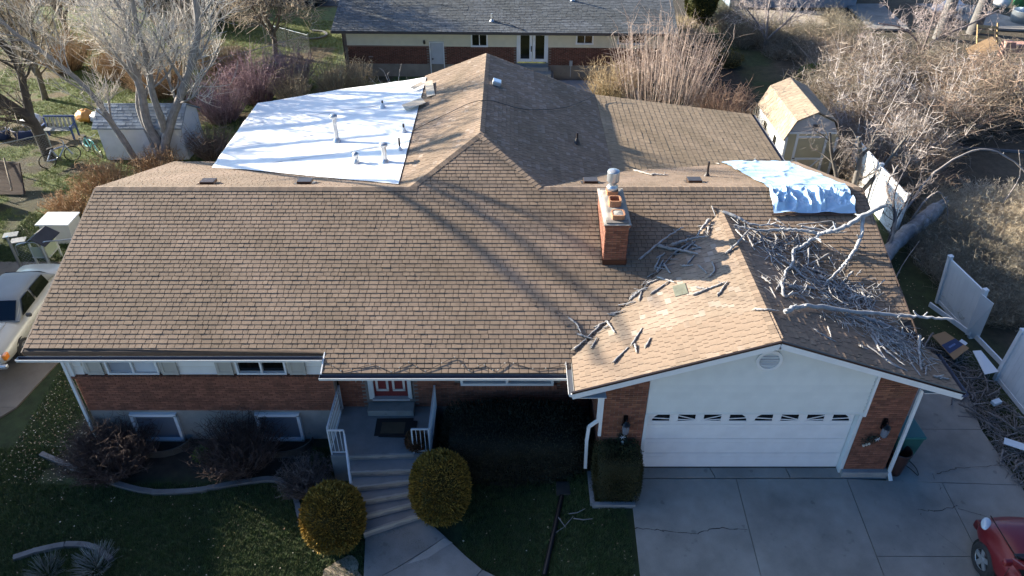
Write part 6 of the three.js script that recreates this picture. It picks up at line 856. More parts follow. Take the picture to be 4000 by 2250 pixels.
// ---------------------------------------------------------------- white vinyl fence, broken by the fallen tree
function fenceRun(label, x, z0, z1, h, lean = 0, yaw = 0, drop = []) { const t = thing('vinyl_fence', label, 'fence', [x, gY(x, (z0 + z1) / 2), (z0 + z1) / 2]); const gy = gY(x, (z0 + z1) / 2), wt = [0.70, 0.73, 0.75]; const n = Math.max(1, Math.round((z1 - z0) / 2.4)); for (let i = 0; i <= n; i++) { const z = mix(z0, z1, i / n); part('post', new GB(wt).box(x, gy + h / 2, z, 0.12, h + 0.1, 0.12).box(x, gy + h + 0.08, z, 0.14, 0.05, 0.14), M.vinyl, t); } for (const y of [0.1, h - 0.06]) part('rail', new GB(wt).box(x, gy + y, (z0 + z1) / 2, 0.055, 0.13, z1 - z0), M.vinyl, t); const m = Math.round((z1 - z0) / 0.18); for (let i = 0; i < m; i++) { if (drop.includes(i)) continue; const z = z0 + (i + 0.5) * (z1 - z0) / m; part('board', new GB(jit(wt, 0.02)).box(x, gy + h / 2, z, 0.024, h - 0.2, (z1 - z0) / m - 0.006), M.vinyl, t); } t.rotation.set(0, yaw, lean); return t; }
fenceRun('bright white vinyl fence standing right of the barn shed and twin tree', 14.45, -29.3, -24.4, 1.8, -0.02);
fenceRun('leaning grey shaded fence panel beyond the overhanging limb', 14.35, -20.3, -18.45, 1.8, 0.1, 0.1);
fenceRun('large white fence panels at the right edge beside the driveway debris', 14.3, -16.5, -11.7, 1.8, -0.05, 0.03);
single('fence_board', 'wide white broken fence board standing askew beside the leaning panel', 'board', new GB([0.68, 0.71, 0.74]).hexa(line(14.24, 0, -18.45, 14.5, 0, -18.15, 14.52, 0, -18.17, 14.26, 0, -18.47, 14.0, 1.75, -18.2, 14.14, 1.72, -17.75, 14.16, 1.72, -17.77, 14.02, 1.75, -18.22)), M.vinyl, [14.35, 0, -18.3]);
single('fence_rail', 'long white bottom rail left lying on the ground between fence panels', 'rail', new GB([0.66, 0.7, 0.73]).bar(V(13.75, 0.1, -19.9), V(14.3, 0.14, -18.3), 0.05, 0.16), M.vinyl, [14, 0, -19]); single('fence_rail', 'white rail stretching from the askew board towards the right panels', 'rail', new GB([0.66, 0.7, 0.73]).bar(V(14.42, 0.12, -18.2), V(14.4, 0.3, -16.6), 0.05, 0.16), M.vinyl, [14.4, 0, -17.4]);
single('fence_shard', 'white broken vinyl sheet lying among the sticks beside the rail', 'shard', new GB([0.68, 0.75, 0.8]).hexa(line(13.72, 0.2, -16.35, 14.12, 0.26, -16.4, 14.05, 0.3, -17.3, 13.85, 0.24, -17.35, 13.72, 0.22, -16.35, 14.12, 0.28, -16.4, 14.05, 0.32, -17.3, 13.85, 0.26, -17.35)), M.vinyl, [13.9, 0.1, -16.8]); single('fence_shard', 'small white torn vinyl scrap near the cardboard box corner', 'shard', new GB([0.68, 0.74, 0.78]).box(13.6, 0.3, -17.6, 0.34, 0.02, 0.2, undefined, [0.2, 0.6, 0.2]), M.vinyl, [13.6, 0.2, -17.6]); single('fence_shard', 'curved white vinyl piece on the debris at the right edge', 'shard', new GB([0.66, 0.72, 0.76]).box(13.25, 0.2, -13.6, 0.75, 0.02, 0.2, undefined, [0.3, -0.5, 0.15]), M.vinyl, [13.2, 0.1, -13.6]); single('fence_shard', 'pale blue broken scrap on the sticks by the right fence', 'shard', new GB([0.55, 0.66, 0.74]).box(13.45, 0.22, -15.2, 0.24, 0.1, 0.14, undefined, [0.1, 0.3, 0.1]), M.vinyl, [13.4, 0.1, -15.2]);
{ // flattened carton
  const t = thing('cardboard_carton', 'flattened brown cardboard carton with blue printed band beside the garage eave', 'carton', [13.2, 0, -17.5]); const q = [V(12.9, 0.3, -18.0), V(13.1, 0.24, -16.95), V(13.75, 0.3, -17.4), V(13.35, 0.34, -18.15)]; const at = (u, v, h) => V().copy(q[0]).lerp(q[3], u).lerp(V().copy(q[1]).lerp(q[2], u), v).add(V(0, h, 0)); part('sheet', new GB([0.30, 0.19, 0.10]).hexa([at(0, 0, 0), at(0, 1, 0), at(1, 1, 0), at(1, 0, 0), at(0, 0, 0.02), at(0, 1, 0.02), at(1, 1, 0.02), at(1, 0, 0.02)]), M.card, t); part('printed_band', new GB([0.03, 0.05, 0.12]).quad(at(0.02, 0.42, 0.024), at(0.02, 0.78, 0.024), at(0.98, 0.78, 0.024), at(0.98, 0.42, 0.024)), M.card, t); const s = new GB([0.12, 0.18, 0.34]); for (let i = 0; i < 9; i++) { const u = 0.25 + i * 0.05; s.quad(at(u, 0.56 + 0.03 * (i % 2), 0.027), at(u, 0.62 + 0.03 * (i % 2), 0.027), at(u + 0.05, 0.62 + 0.03 * ((i + 1) % 2), 0.027), at(u + 0.05, 0.56 + 0.03 * ((i + 1) % 2), 0.027)); } part('script_print', s, M.card, t); }
single('fallen_tree', 'thick grey fallen trunk lying past the fence beyond the garage eave', 'fallen tree', limb(new GB(), line(16.4, 0.5, -25.5, 15.2, 0.42, -24.4, 14.1, 0.4, -23.4, 13.2, 0.36, -22.3, 12.7, 0.3, -21.6), 0.27, [0.42, 0.42, 0.42], 0.75, 14), M.bark, [14.2, 0, -23.5]);
for (const [lab, pts, r] of [['arched bare branch rising above the dark bed right of the fence', [15.2, 0.2, -25.6, 16.6, 1.6, -26.6, 18.4, 2.3, -27, 19.9, 1.6, -26.4, 20.3, 0.3, -25.6], 0.045], ['curved white branch standing in the weeds at the right', [19.6, 0.1, -26.5, 19.9, 1.3, -26.6, 19.5, 2.4, -26.7], 0.03], ['hooked pale branch beside the fallen trunk', [15.0, 0.2, -24.6, 15.4, 1.2, -24.8, 15.9, 1.5, -25, 16.4, 1.0, -25, 16.6, 0.2, -24.8], 0.04], ['dark bent branch in front of the bright fence', [13.4, 0.2, -22.6, 13.7, 1.4, -23.4, 13.6, 2.0, -24.4, 14.2, 2.5, -25.2], 0.06], ['long thin branch leaning over the dark side yard', [12.3, 0.2, -19.8, 12.8, 1.0, -20.6, 13.6, 1.6, -21.4], 0.02]]) single('stray_branch', lab, 'branch', limb(new GB(), line(...pts), r, jit([0.38, 0.35, 0.33], 0.15), 0.5, 7), M.wood, [pts[0], 0, pts[2]]);
{ // heap of sticks raked beside the driveway
  const sp = (i) => { const z = rr(-18, -9.5); const xl = 12.75 + 0.12 * Math.sin(z * 3) - (z < -15.5 ? 0.2 : 0); return [xl + Math.pow(R(), 1.3) * 1.35, z]; };
  for (let i = 0; i < 120; i++) { const [x, z] = sp(i), a = rr(0, 3.14), L = rr(0.3, 1.1), r = rr(0.012, 0.035), y = gY(x, z) + rr(0.05, 0.28), dx = Math.cos(a) * L / 2, dz = Math.sin(a) * L / 2; single('ground_stick', 'grey stick in the long debris heap between driveway and white fence', 'stick', limb(new GB(), [V(x - dx, y + rr(-0.04, 0.04), z - dz), V(x + rr(-0.05, 0.05), y + 0.03, z + rr(-0.05, 0.05)), V(x + dx, y + rr(-0.05, 0.08), z + dz)], r, jit([0.30, 0.28, 0.27], 0.3), 0.5, 5, false), M.wood, [x, gY(x, z), z], 'sticks in the driveway debris heap'); }
  const g = new GB(); for (let i = 0; i < 2600; i++) { const [x, z] = sp(i), a = rr(0, 3.14), L = rr(0.08, 0.5), y = gY(x, z) + rr(0.01, 0.2), dx = Math.cos(a) * L / 2, dz = Math.sin(a) * L / 2; g.tube([V(x - dx, y + rr(-0.05, 0.05), z - dz), V(x + dx, y + rr(-0.05, 0.05), z + dz)], rr(0.004, 0.011), 3, jit([0.27, 0.245, 0.23], 0.4), false); } const m = structure('twig_litter', g, M.twig, 'stuff'); m.userData.label = 'fine twig litter under the debris heap beside the driveway'; m.userData.category = 'twigs';
  const t = thing('twig_bundle', 'small bundle of forked twigs on the front lawn left of the square hedge', 'twigs', [1.3, -0.3, -11.6]); const tb = new GB(); for (const p of [[1.0, -11.4, 1.5, -11.75], [1.5, -11.7, 1.95, -11.6], [1.1, -11.9, 1.3, -11.5], [1.4, -11.85, 1.8, -11.9]]) tb.tube(line(p[0], gY(p[0], p[1]) + 0.08, p[1], (p[0] + p[2]) / 2, gY(p[0], p[1]) + 0.13, (p[1] + p[3]) / 2 + 0.03, p[2], gY(p[2], p[3]) + 0.09, p[3]), [0.015, 0.013, 0.007], 5, jit([0.34, 0.33, 0.33], 0.1)); part('twigs', tb, M.wood, t);
  single('drain_pipe', 'dark corrugated drain pipe lying across the front lawn', 'pipe', new GB([0.006, 0.006, 0.008]).tube(line(1.25, gY(1.25, -12.4) + 0.07, -12.4, 1.05, gY(1.05, -11.6) + 0.07, -11.6, 0.75, gY(0.75, -10.4) + 0.07, -10.4), 0.06, 10), M.plastic, [1.0, -0.6, -11.4]); single('splash_block', 'grey concrete splash block at the foot of the left garage downspout', 'splash block', new GB([0.03, 0.032, 0.03]).rbox(1.3, gY(1.3, -12.6) + 0.05, -12.62, 0.36, 0.09, 0.4, 0.02), M.concrete, [1.3, -0.2, -12.6]);
  single('planter_edge', 'concrete edge of the planter below the square hedge', 'edging', new GB([0.3, 0.3, 0.3]).box(2.5, -0.14, -11.98, 1.05, 0.14, 0.1).box(1.98, -0.14, -12.5, 0.1, 0.14, 1.0), M.concrete, [2.5, -0.2, -12]);
}
// bins beside the garage
{
  const b = thing('wheeled_bin', 'teal wheeled garbage bin beside the garage right wall', 'bin', [9.95, -0.05, -13.5]); const y0 = -0.06; part('bin_body', new GB([0.02, 0.10, 0.09]).hexa(line(9.7, y0, -13.2, 10.2, y0, -13.2, 10.2, y0, -13.75, 9.7, y0, -13.75, 9.62, 0.95, -13.1, 10.28, 0.95, -13.1, 10.28, 0.95, -13.85, 9.62, 0.95, -13.85)), M.plastic, b); part('bin_lid', new GB([0.025, 0.14, 0.125]).rbox(9.96, 1.0, -13.48, 0.72, 0.09, 0.82, 0.03, undefined, [-0.05, 0, 0]), M.plastic, b); for (const x of [9.72, 10.18]) part('wheel', new GB([0.02, 0.02, 0.02]).addGeo(new THREE.CylinderGeometry(0.11, 0.11, 0.05, 16), new THREE.Matrix4().makeRotationZ(Math.PI / 2).setPosition(x, 0.06, -13.8)), M.rubber, b);
  const c = thing('trash_can', 'dark brown open trash can standing before the teal bin', 'trash can', [9.72, -0.08, -12.95]); part('can_body', new GB([0.045, 0.02, 0.016]).lathe([[0.0, 0], [0.17, 0.0], [0.2, 0.35], [0.235, 0.74], [0.25, 0.76], [0.25, 0.79], [0.22, 0.79], [0.2, 0.4], [0.16, 0.05], [0, 0.05]], 9.76, -0.07, -12.98, 24), M.plastic, c); for (const s of [-1, 1]) part('handle', new GB([0.04, 0.018, 0.015]).box(9.76 + s * 0.25, 0.56, -12.98, 0.03, 0.08, 0.14), M.plastic, c);
  const g = thing('garden_hose', 'thin dark cord trailing on the concrete beside the trash can', 'cord', [10.2, -0.03, -13.2]); part('cord', new GB([0.02, 0.02, 0.02]).tube(new THREE.CatmullRomCurve3(line(10.0, -0.0, -13.3, 10.2, -0.005, -13.0, 10.3, -0.01, -12.8, 10.35, -0.01, -13.05, 10.25, -0.0, -13.35)).getPoints(20), 0.012, 5), M.rubber, g);
}
// ---------------------------------------------------------------- cars (local frame: x right, z forward, y up)
function car(name, label, o, pos, yaw) {
  const t = thing(name, label, 'car', pos); const add = (n, gb, m, p = t) => { const k = new THREE.Mesh(gb.geo(), m); k.name = n; p.add(k); return k; };
  const ring = (z, hw, y0, y1, e = 3.2, N = 28) => { const r = []; for (let i = 0; i < N; i++) { const a = i / N * 6.28319, c = Math.cos(a), s = Math.sin(a), k = 1 / Math.pow(Math.pow(Math.abs(c), e) + Math.pow(Math.abs(s), e), 1 / e); r.push(V(c * k * hw * (s > 0 ? 1 - 0.06 * s : 1), (y0 + y1) / 2 + s * k * (y1 - y0) / 2, z)); } return r; };
  const loft = (st, col) => { const rs = st.map(s => ring(...s)); const pos2 = [], idx = []; const N = rs[0].length; rs.forEach(r => r.forEach(p => pos2.push(p.x, p.y, p.z))); for (let i = 0; i < rs.length - 1; i++) for (let k = 0; k < N; k++) { const j = (k + 1) % N, a = i * N + k, b = i * N + j, c = (i + 1) * N + j, d = (i + 1) * N + k; idx.push(a, b, c, a, c, d); } for (const [e, s] of [[0, 1], [rs.length - 1, -1]]) for (let k = 1; k < N - 1; k++) s > 0 ? idx.push(e * N, e * N + k + 1, e * N + k) : idx.push(e * N, e * N + k, e * N + k + 1); const g = new THREE.BufferGeometry(); g.setAttribute('position', new THREE.Float32BufferAttribute(pos2, 3)); g.setIndex(idx); const g2 = toCreasedNormals(g, 0.75); return new GB(col).addGeo(g2, null, col); };
  add('body', loft(o.body, o.col), M.carpaint);
  add('cabin', loft(o.cabin, o.roofcol || o.col), o.roofmat || M.carpaint);
  for (const [n, p] of o.glass) { const q = p.map(v => V(...v)); add(n, new GB().hexa([...q.map(v => v.clone().multiplyScalar(1)), ...q.map(v => v.clone().add(V(Math.sign(v.x) * (n.includes('side') ? 0.012 : 0), 0.012, n.includes('wind') ? 0.012 * Math.sign(v.z - o.mid) : 0)))]), M.glass); }
  for (const [x, z] of o.wheels) { const w = new THREE.Group(); w.name = 'wheel'; w.position.set(x, o.wr, z); t.add(w); const s = Math.sign(x); const ty = new THREE.Mesh(new GB([0.02, 0.02, 0.021]).addGeo(new THREE.TorusGeometry(o.wr * 0.78, o.wr * 0.24, 12, 32), new THREE.Matrix4().makeRotationY(Math.PI / 2).scale(V(1, 1, 1.5))).geo(), M.rubber); ty.name = 'tyre'; w.add(ty); const rim = new GB([0.5, 0.52, 0.54]); rim.addGeo(new THREE.CylinderGeometry(o.wr * 0.66, o.wr * 0.66, 0.1, 28, 1, true), new THREE.Matrix4().makeRotationZ(Math.PI / 2)); rim.addGeo(new THREE.TorusGeometry(o.wr * 0.64, 0.016, 8, 30), new THREE.Matrix4().makeRotationY(Math.PI / 2).setPosition(s * 0.085, 0, 0)); for (let k = 0; k < 5; k++) { const a = k / 5 * 6.283; rim.bar(V(s * 0.075, 0, 0), V(s * 0.085, Math.sin(a) * o.wr * 0.64, Math.cos(a) * o.wr * 0.64), 0.03, 0.11); } rim.addGeo(new THREE.CylinderGeometry(0.06, 0.06, 0.03, 16), new THREE.Matrix4().makeRotationZ(Math.PI / 2).setPosition(s * 0.09, 0, 0)); const rm = new THREE.Mesh(rim.geo(), M.metal); rm.name = 'rim'; w.add(rm); const hub = new THREE.Mesh(new GB([0.03, 0.03, 0.03]).addGeo(new THREE.CylinderGeometry(o.wr * 0.62, o.wr * 0.62, 0.03, 24), new THREE.Matrix4().makeRotationZ(Math.PI / 2).setPosition(s * 0.02, 0, 0)).geo(), M.rubber); hub.name = 'brake_disc'; w.add(hub); const arch = new GB([0.012, 0.012, 0.012]).addGeo(new THREE.CylinderGeometry(o.wr * 1.13, o.wr * 1.13, 0.24, 28), new THREE.Matrix4().makeRotationZ(Math.PI / 2).setPosition(x - s * 0.055, o.wr + 0.01, z)); add('wheel_arch', arch, M.rubber); }
  for (const [n, x, y, z, w, h, d, c, m] of o.bits) for (const s of (x ? [-1, 1] : [1])) add(n, new GB(c).rbox(x * s, y, z, w, h, d, Math.min(w, h, d) * 0.35), m);
  for (const [x, y, z, a, b, c, q] of o.lamps || []) for (const s of [-1, 1]) add('headlight', new GB([0.5, 0.58, 0.64]).addGeo(new THREE.SphereGeometry(1, 20, 14), new THREE.Matrix4().makeRotationY(s * -q).scale(V(a, b, c)).setPosition(x * s, y, z)), M.lens);
  t.rotation.y = yaw; return t;
}
const CHAMP = [0.42, 0.41, 0.36];
car('old_sedan', 'old champagne sedan with matte grey roof parked left of the house', {
  col: CHAMP, roofcol: [0.2, 0.22, 0.235], roofmat: M.paint, mid: 0, wr: 0.32,  // cabin is darker, greyer and more matte than the body
  body: [[-2.36, 0.72, 0.38, 0.82], [-2.25, 0.84, 0.3, 0.93], [-1.6, 0.89, 0.24, 0.98], [-0.5, 0.89, 0.22, 0.98], [0.6, 0.89, 0.22, 0.97], [1.3, 0.88, 0.24, 0.94], [2.05, 0.85, 0.28, 0.86], [2.3, 0.78, 0.34, 0.78], [2.36, 0.7, 0.4, 0.7]],
  cabin: [[-1.55, 0.72, 0.9, 1.0, 4], [-1.15, 0.7, 0.9, 1.34, 5], [-0.8, 0.66, 0.9, 1.42, 5], [0.1, 0.66, 0.9, 1.43, 5], [0.35, 0.67, 0.9, 1.4, 5], [0.95, 0.74, 0.9, 0.98, 4]],
  glass: [['windscreen', [[-0.62, 0.98, 0.94], [0.62, 0.98, 0.94], [0.56, 1.37, 0.44], [-0.56, 1.37, 0.44]]], ['rear_window', [[0.6, 1.0, -1.5], [-0.6, 1.0, -1.5], [-0.54, 1.33, -1.17], [0.54, 1.33, -1.17]]], ...[-1, 1].flatMap(s => [['side_window', [[0.745 * s, 0.98, 0.7], [0.745 * s, 0.98, -0.08], [0.665 * s, 1.37, -0.05], [0.67 * s, 1.37, 0.35]]], ['side_window', [[0.745 * s, 0.98, -0.2], [0.745 * s, 0.98, -1.05], [0.67 * s, 1.35, -0.95], [0.665 * s, 1.37, -0.17]]]])],
  wheels: [[0.8, 1.42], [-0.8, 1.42], [0.8, -1.4], [-0.8, -1.4]],
  bits: [['bumper', 0, 0.42, 2.4, 1.75, 0.14, 0.14, [0.6, 0.62, 0.64], M.metal], ['bumper', 0, 0.42, -2.4, 1.75, 0.14, 0.14, [0.6, 0.62, 0.64], M.metal], ['headlight', 0.55, 0.64, 2.28, 0.36, 0.2, 0.12, [0.7, 0.72, 0.74], M.lens], ['indicator', 0.8, 0.64, 2.2, 0.12, 0.2, 0.22, [0.75, 0.22, 0.02], M.lens], ['grille', 0, 0.64, 2.32, 0.6, 0.26, 0.06, [0.3, 0.31, 0.32], M.metal], ['side_mirror', 0.93, 1.02, 0.72, 0.16, 0.12, 0.1, [0.05, 0.05, 0.05], M.plastic], ['bonnet_crease', 0.36, 0.945, 1.5, 0.012, 0.02, 1.2, [0.3, 0.3, 0.28], M.plastic]],
}, [-15.62, gY(-15.6, -18.8) + 0.06, -18.8], 0.06);
const RED = [0.16, 0.008, 0.012];
car('red_car', 'dark red car with silver wheels parked at the lower right of the driveway', {
  col: RED, mid: 0, wr: 0.39,
  body: [[-2.3, 0.72, 0.4, 1.05, 3.6], [-2.1, 0.9, 0.32, 1.12, 3.6], [-0.9, 0.93, 0.3, 1.12, 3.6], [0.3, 0.93, 0.3, 1.12, 3.6], [1.0, 0.93, 0.3, 1.13, 3.4], [1.4, 0.935, 0.32, 1.12, 3.0], [1.75, 0.91, 0.34, 1.08, 2.8], [2.0, 0.83, 0.36, 1.0, 2.6], [2.18, 0.7, 0.4, 0.88, 2.5], [2.29, 0.5, 0.45, 0.76, 2.4], [2.34, 0.3, 0.5, 0.68, 2.3]],
  cabin: [[-2.1, 0.74, 0.95, 1.6, 5], [-1.7, 0.76, 0.95, 1.74, 5], [-0.1, 0.76, 0.95, 1.76, 5], [0.2, 0.76, 0.95, 1.7, 5], [0.95, 0.8, 0.95, 1.12, 4]],
  glass: [['windscreen', [[-0.7, 1.16, 0.93], [0.7, 1.16, 0.93], [0.64, 1.66, 0.34], [-0.64, 1.66, 0.34]]], ...[-1, 1].flatMap(s => [['side_window', [[0.82 * s, 1.15, 0.62], [0.82 * s, 1.15, -0.3], [0.765 * s, 1.64, -0.3], [0.765 * s, 1.64, 0.22]]], ['side_window', [[0.82 * s, 1.15, -0.4], [0.82 * s, 1.15, -1.5], [0.765 * s, 1.64, -1.5], [0.765 * s, 1.64, -0.4]]]])],
  wheels: [[0.84, 1.4], [-0.84, 1.4], [0.84, -1.4], [-0.84, -1.4]],
  bits: [['bumper', 0, 0.5, 2.25, 1.4, 0.24, 0.2, [0.1, 0.006, 0.009], M.carpaint], ['side_mirror', 1.02, 1.22, 0.75, 0.2, 0.16, 0.12, RED, M.carpaint], ['wiper_cowl', 0, 1.125, 0.95, 1.4, 0.05, 0.16, [0.015, 0.015, 0.016], M.plastic], ['wiper', 0.3, 1.16, 0.9, 0.55, 0.015, 0.02, [0.01, 0.01, 0.01], M.plastic], ['door_seam', 0.934, 0.72, 0.72, 0.012, 0.7, 0.014, [0.02, 0.002, 0.002], M.plastic], ['door_handle', 0.94, 0.92, 0.0, 0.03, 0.04, 0.18, [0.5, 0.5, 0.5], M.metal], ['bonnet_seam', 0.66, 1.1, 1.5, 0.014, 0.03, 1.1, [0.02, 0.002, 0.002], M.plastic]],
  lamps: [[0.7, 0.87, 2.0, 0.11, 0.09, 0.2, 0.6]],
}, [11.55, -0.31, -8.9], Math.PI);
car('street_car', 'dark car parked on the street at the very top left of the picture', { col: [0.03, 0.03, 0.035], mid: 0, wr: 0.36, body: [[-2.2, 0.7, 0.4, 0.8], [-1.9, 0.9, 0.3, 0.95], [1.6, 0.9, 0.3, 0.95], [2.2, 0.7, 0.4, 0.75]], cabin: [[-1.6, 0.75, 0.85, 1.0, 4], [-1.2, 0.72, 0.85, 1.5, 5], [0.3, 0.72, 0.85, 1.5, 5], [1.0, 0.76, 0.85, 0.98, 4]], glass: [['windscreen', [[-0.62, 1.0, 0.98], [0.62, 1.0, 0.98], [0.58, 1.45, 0.4], [-0.58, 1.45, 0.4]]]], wheels: [[0.84, 1.35], [-0.84, 1.35], [0.84, -1.35], [-0.84, -1.35]], bits: [['headlight', 0.6, 0.68, 2.05, 0.3, 0.14, 0.14, [0.6, 0.6, 0.6], M.lens]] }, [-15.6, -0.1, -56.4], Math.PI / 2);
// ---------------------------------------------------------------- left yard furniture
{
  const s = thing('storage_box', 'white lidded storage box on the grass left of the house', 'storage box', [-16.7, 0, -24.1]); part('box_body', new GB([0.62, 0.63, 0.62]).hexa(line(-17.3, -0.05, -23.75, -16.25, -0.05, -23.75, -16.25, -0.05, -24.55, -17.3, -0.05, -24.55, -17.28, 0.84, -23.72, -16.2, 0.84, -23.72, -16.2, 0.84, -24.55, -17.28, 0.84, -24.55)), M.plastic, s); part('box_lid', new GB([0.74, 0.76, 0.78]).rbox(-16.74, 0.88, -24.1, 1.22, 0.05, 0.96, 0.02), M.plastic, s);
  const c = thing('rabbit_hutch', 'small white framed hutch with dark roof beside the storage box', 'hutch', [-16.5, 0, -22.6]); const w = [0.58, 0.6, 0.55]; for (const [x, z] of [[-16.85, -22.3], [-16.35, -22.2], [-16.3, -22.9], [-16.8, -23.0]]) part('leg', new GB(w).box(x, 0.45, z, 0.06, 0.95, 0.06), M.paint, c); part('cage_wall', new GB([0.42, 0.48, 0.34]).box(-16.32, 0.65, -22.55, 0.03, 0.5, 0.62).box(-16.6, 0.6, -22.26, 0.44, 0.42, 0.03), M.paint, c); part('floor', new GB(w).box(-16.58, 0.4, -22.6, 0.6, 0.04, 0.74), M.paint, c); part('roof', new GB([0.05, 0.055, 0.07]).hexa(line(-16.95, 0.98, -22.05, -16.6, 1.2, -22.1, -16.55, 1.2, -23.05, -16.9, 0.98, -23.1, -16.95, 1.0, -22.05, -16.6, 1.22, -22.1, -16.55, 1.22, -23.05, -16.9, 1.0, -23.1)), M.shingle, c); part('roof', new GB([0.05, 0.055, 0.07]).hexa(line(-16.6, 1.2, -22.1, -16.15, 0.95, -22.05, -16.1, 0.95, -23.0, -16.55, 1.2, -23.05, -16.6, 1.22, -22.1, -16.15, 0.97, -22.05, -16.1, 0.97, -23.0, -16.55, 1.22, -23.05)), M.shingle, c);
  const wire = (g, a, b, h, y0 = 0.05) => { const L = a.distanceTo(b), n = Math.round(L / 0.13); const at = (t, y) => V(mix(a.x, b.x, t), mix(a.y, b.y, t) + y, mix(a.z, b.z, t)); for (let i = -8; i < n + 8; i++) for (const s of [-1, 1]) { let t0 = i / n, t1 = (i + s * h / 0.13) / n, y0b = y0, y1b = h; const cl = (t, ta, ya, tb, yb) => ya + (t - ta) / (tb - ta) * (yb - ya); let A = [t0, y0b], B = [t1, y1b]; if (Math.min(t0, t1) > 1 || Math.max(t0, t1) < 0) continue; if (A[0] < 0) A = [0, cl(0, t0, y0b, t1, y1b)]; if (A[0] > 1) A = [1, cl(1, t0, y0b, t1, y1b)]; if (B[0] < 0) B = [0, cl(0, t0, y0b, t1, y1b)]; if (B[0] > 1) B = [1, cl(1, t0, y0b, t1, y1b)]; g.tube([at(A[0], A[1]), at(B[0], B[1])], 0.003, 3, undefined, false); } };
  const chain = (label, pts, h) => { const t = thing('chain_link_fence', label, 'fence', [pts[0][0], 0, pts[0][1]]); const G = [0.3, 0.32, 0.32]; for (let i = 0; i < pts.length; i++) { const [x, z] = pts[i]; part('post', new GB(G).tube(line(x, 0, z, x, h + 0.08, z), 0.035, 8), M.metal, t); if (i) { const [px, pz] = pts[i - 1]; part('top_rail', new GB(G).tube(line(px, h, pz, x, h, z), 0.022, 7), M.metal, t); const g = new GB(G); wire(g, V(px, 0, pz), V(x, 0, z), h); part('wire_mesh', g, M.twig, t, 'stuff'); } } return t; };
  chain('chain link fence with corner post in the yard behind the purple shrubs', [[-17.6, -39.4], [-14.9, -41.8], [-12.05, -44.9], [-13.7, -46.1], [-15.4, -47.3]], 1.2); chain('chain link fence running past the bicycles in the left back yard', [[-23.6, -28.4], [-22.0, -29.6], [-20.4, -30.8]], 1.25);
  const gate = thing('chain_link_gate', 'grey tubular gate and posts behind the old sedan', 'gate', [-16.6, -0.1, -22.2]); const G = [0.36, 0.38, 0.38]; part('post', new GB(G).tube(line(-17.25, -0.1, -22.0, -17.35, 1.35, -22.1), 0.05, 10), M.metal, gate); part('frame', new GB(G).tube(new THREE.CatmullRomCurve3(line(-17.2, 0.6, -22.05, -17.15, 1.0, -22.05, -16.9, 1.08, -22.1, -16.5, 1.06, -22.15, -16.42, 0.9, -22.15, -16.4, 0.05, -22.2)).getPoints(24), 0.022, 8), M.metal, gate); part('frame', new GB(G).tube(new THREE.CatmullRomCurve3(line(-16.3, 0.05, -22.2, -16.32, 0.9, -22.2, -16.25, 1.05, -22.2, -15.8, 1.06, -22.3, -15.0, 1.06, -22.5)).getPoints(24), 0.022, 8), M.metal, gate); const gm = new GB(G); wire(gm, V(-17.15, 0, -22.05), V(-16.4, 0, -22.2), 1.0); part('wire_mesh', gm, M.twig, gate, 'stuff');
  single('white_partition', 'tall white partition leaning at the left edge behind the sedan', 'partition', new GB([0.62, 0.65, 0.67]).hexa(line(-18.2, -0.1, -21.2, -17.35, -0.1, -20.9, -17.35, -0.1, -21.0, -18.2, -0.1, -21.3, -18.3, 1.5, -21.4, -17.8, 1.5, -21.2, -17.8, 1.5, -21.28, -18.3, 1.5, -21.5)), M.vinyl, [-17.8, 0, -21.1]); single('wooden_tray', 'open wooden tray box on the white panel at the left edge', 'tray', new GB([0.42, 0.27, 0.16]).box(-17.9, 1.6, -21.6, 0.7, 0.06, 0.4).box(-17.9, 1.68, -21.4, 0.7, 0.1, 0.04), M.wood, [-17.9, 1.5, -21.6]);
  // bench
  const b = thing('garden_bench', 'blue framed slatted garden bench beside the dark tree', 'bench', [-21.3, 0, -33.2]); const bl = [0.05, 0.09, 0.22]; for (let i = 0; i < 7; i++) part('back_slat', new GB([0.5, 0.52, 0.5]).box(-21.85 + i * 0.19, 0.66, -33.5, 0.1, 0.5, 0.03, undefined, [-0.12, 0.1, 0]), M.wood, b); part('top_rail', new GB(bl).box(-21.3, 0.93, -33.53, 1.45, 0.09, 0.05), M.paint, b); for (let i = 0; i < 4; i++) part('seat_slat', new GB([0.4, 0.42, 0.42]).box(-21.3, 0.43, -33.38 + i * 0.12, 1.35, 0.03, 0.09), M.wood, b); for (const x of [-22.0, -20.6]) for (const z of [-33.45, -32.98]) part('leg', new GB(bl).box(x, z < -33.2 ? 0.45 : 0.3, z, 0.07, z < -33.2 ? 0.9 : 0.6, 0.07), M.paint, b); for (const x of [-22.0, -20.6]) part('armrest', new GB(bl).box(x, 0.62, -33.2, 0.08, 0.05, 0.56), M.paint, b);
  for (const [x, lab] of [[-24.1, 'blue plastic planter tub at the far left edge'], [-22.95, 'blue plastic planter tub next to the dark tree trunk']]) { const p = thing('planter_tub', lab, 'planter', [x, 0, -33.1], 'blue planter tubs'); part('tub', new GB([0.03, 0.05, 0.15]).lathe([[0, 0], [0.42, 0], [0.5, 0.42], [0.54, 0.45], [0.5, 0.46], [0.45, 0.4], [0, 0.38]], x, 0, -33.1, 20, undefined, 1.05, 0.6), M.plastic, p); const g = new GB(); for (let i = 0; i < 120; i++) { const q = V(x + rr(-0.4, 0.4), 0.4, -33.1 + rr(-0.2, 0.2)); g.tri(q, q.clone().add(V(0.03, 0.02, 0)), q.clone().add(V(rr(-0.15, 0.15), rr(0.1, 0.3), rr(-0.1, 0.1))), jit([0.12, 0.12, 0.06], 0.3)); } part('dry_plants', g, M.leaf, p); }
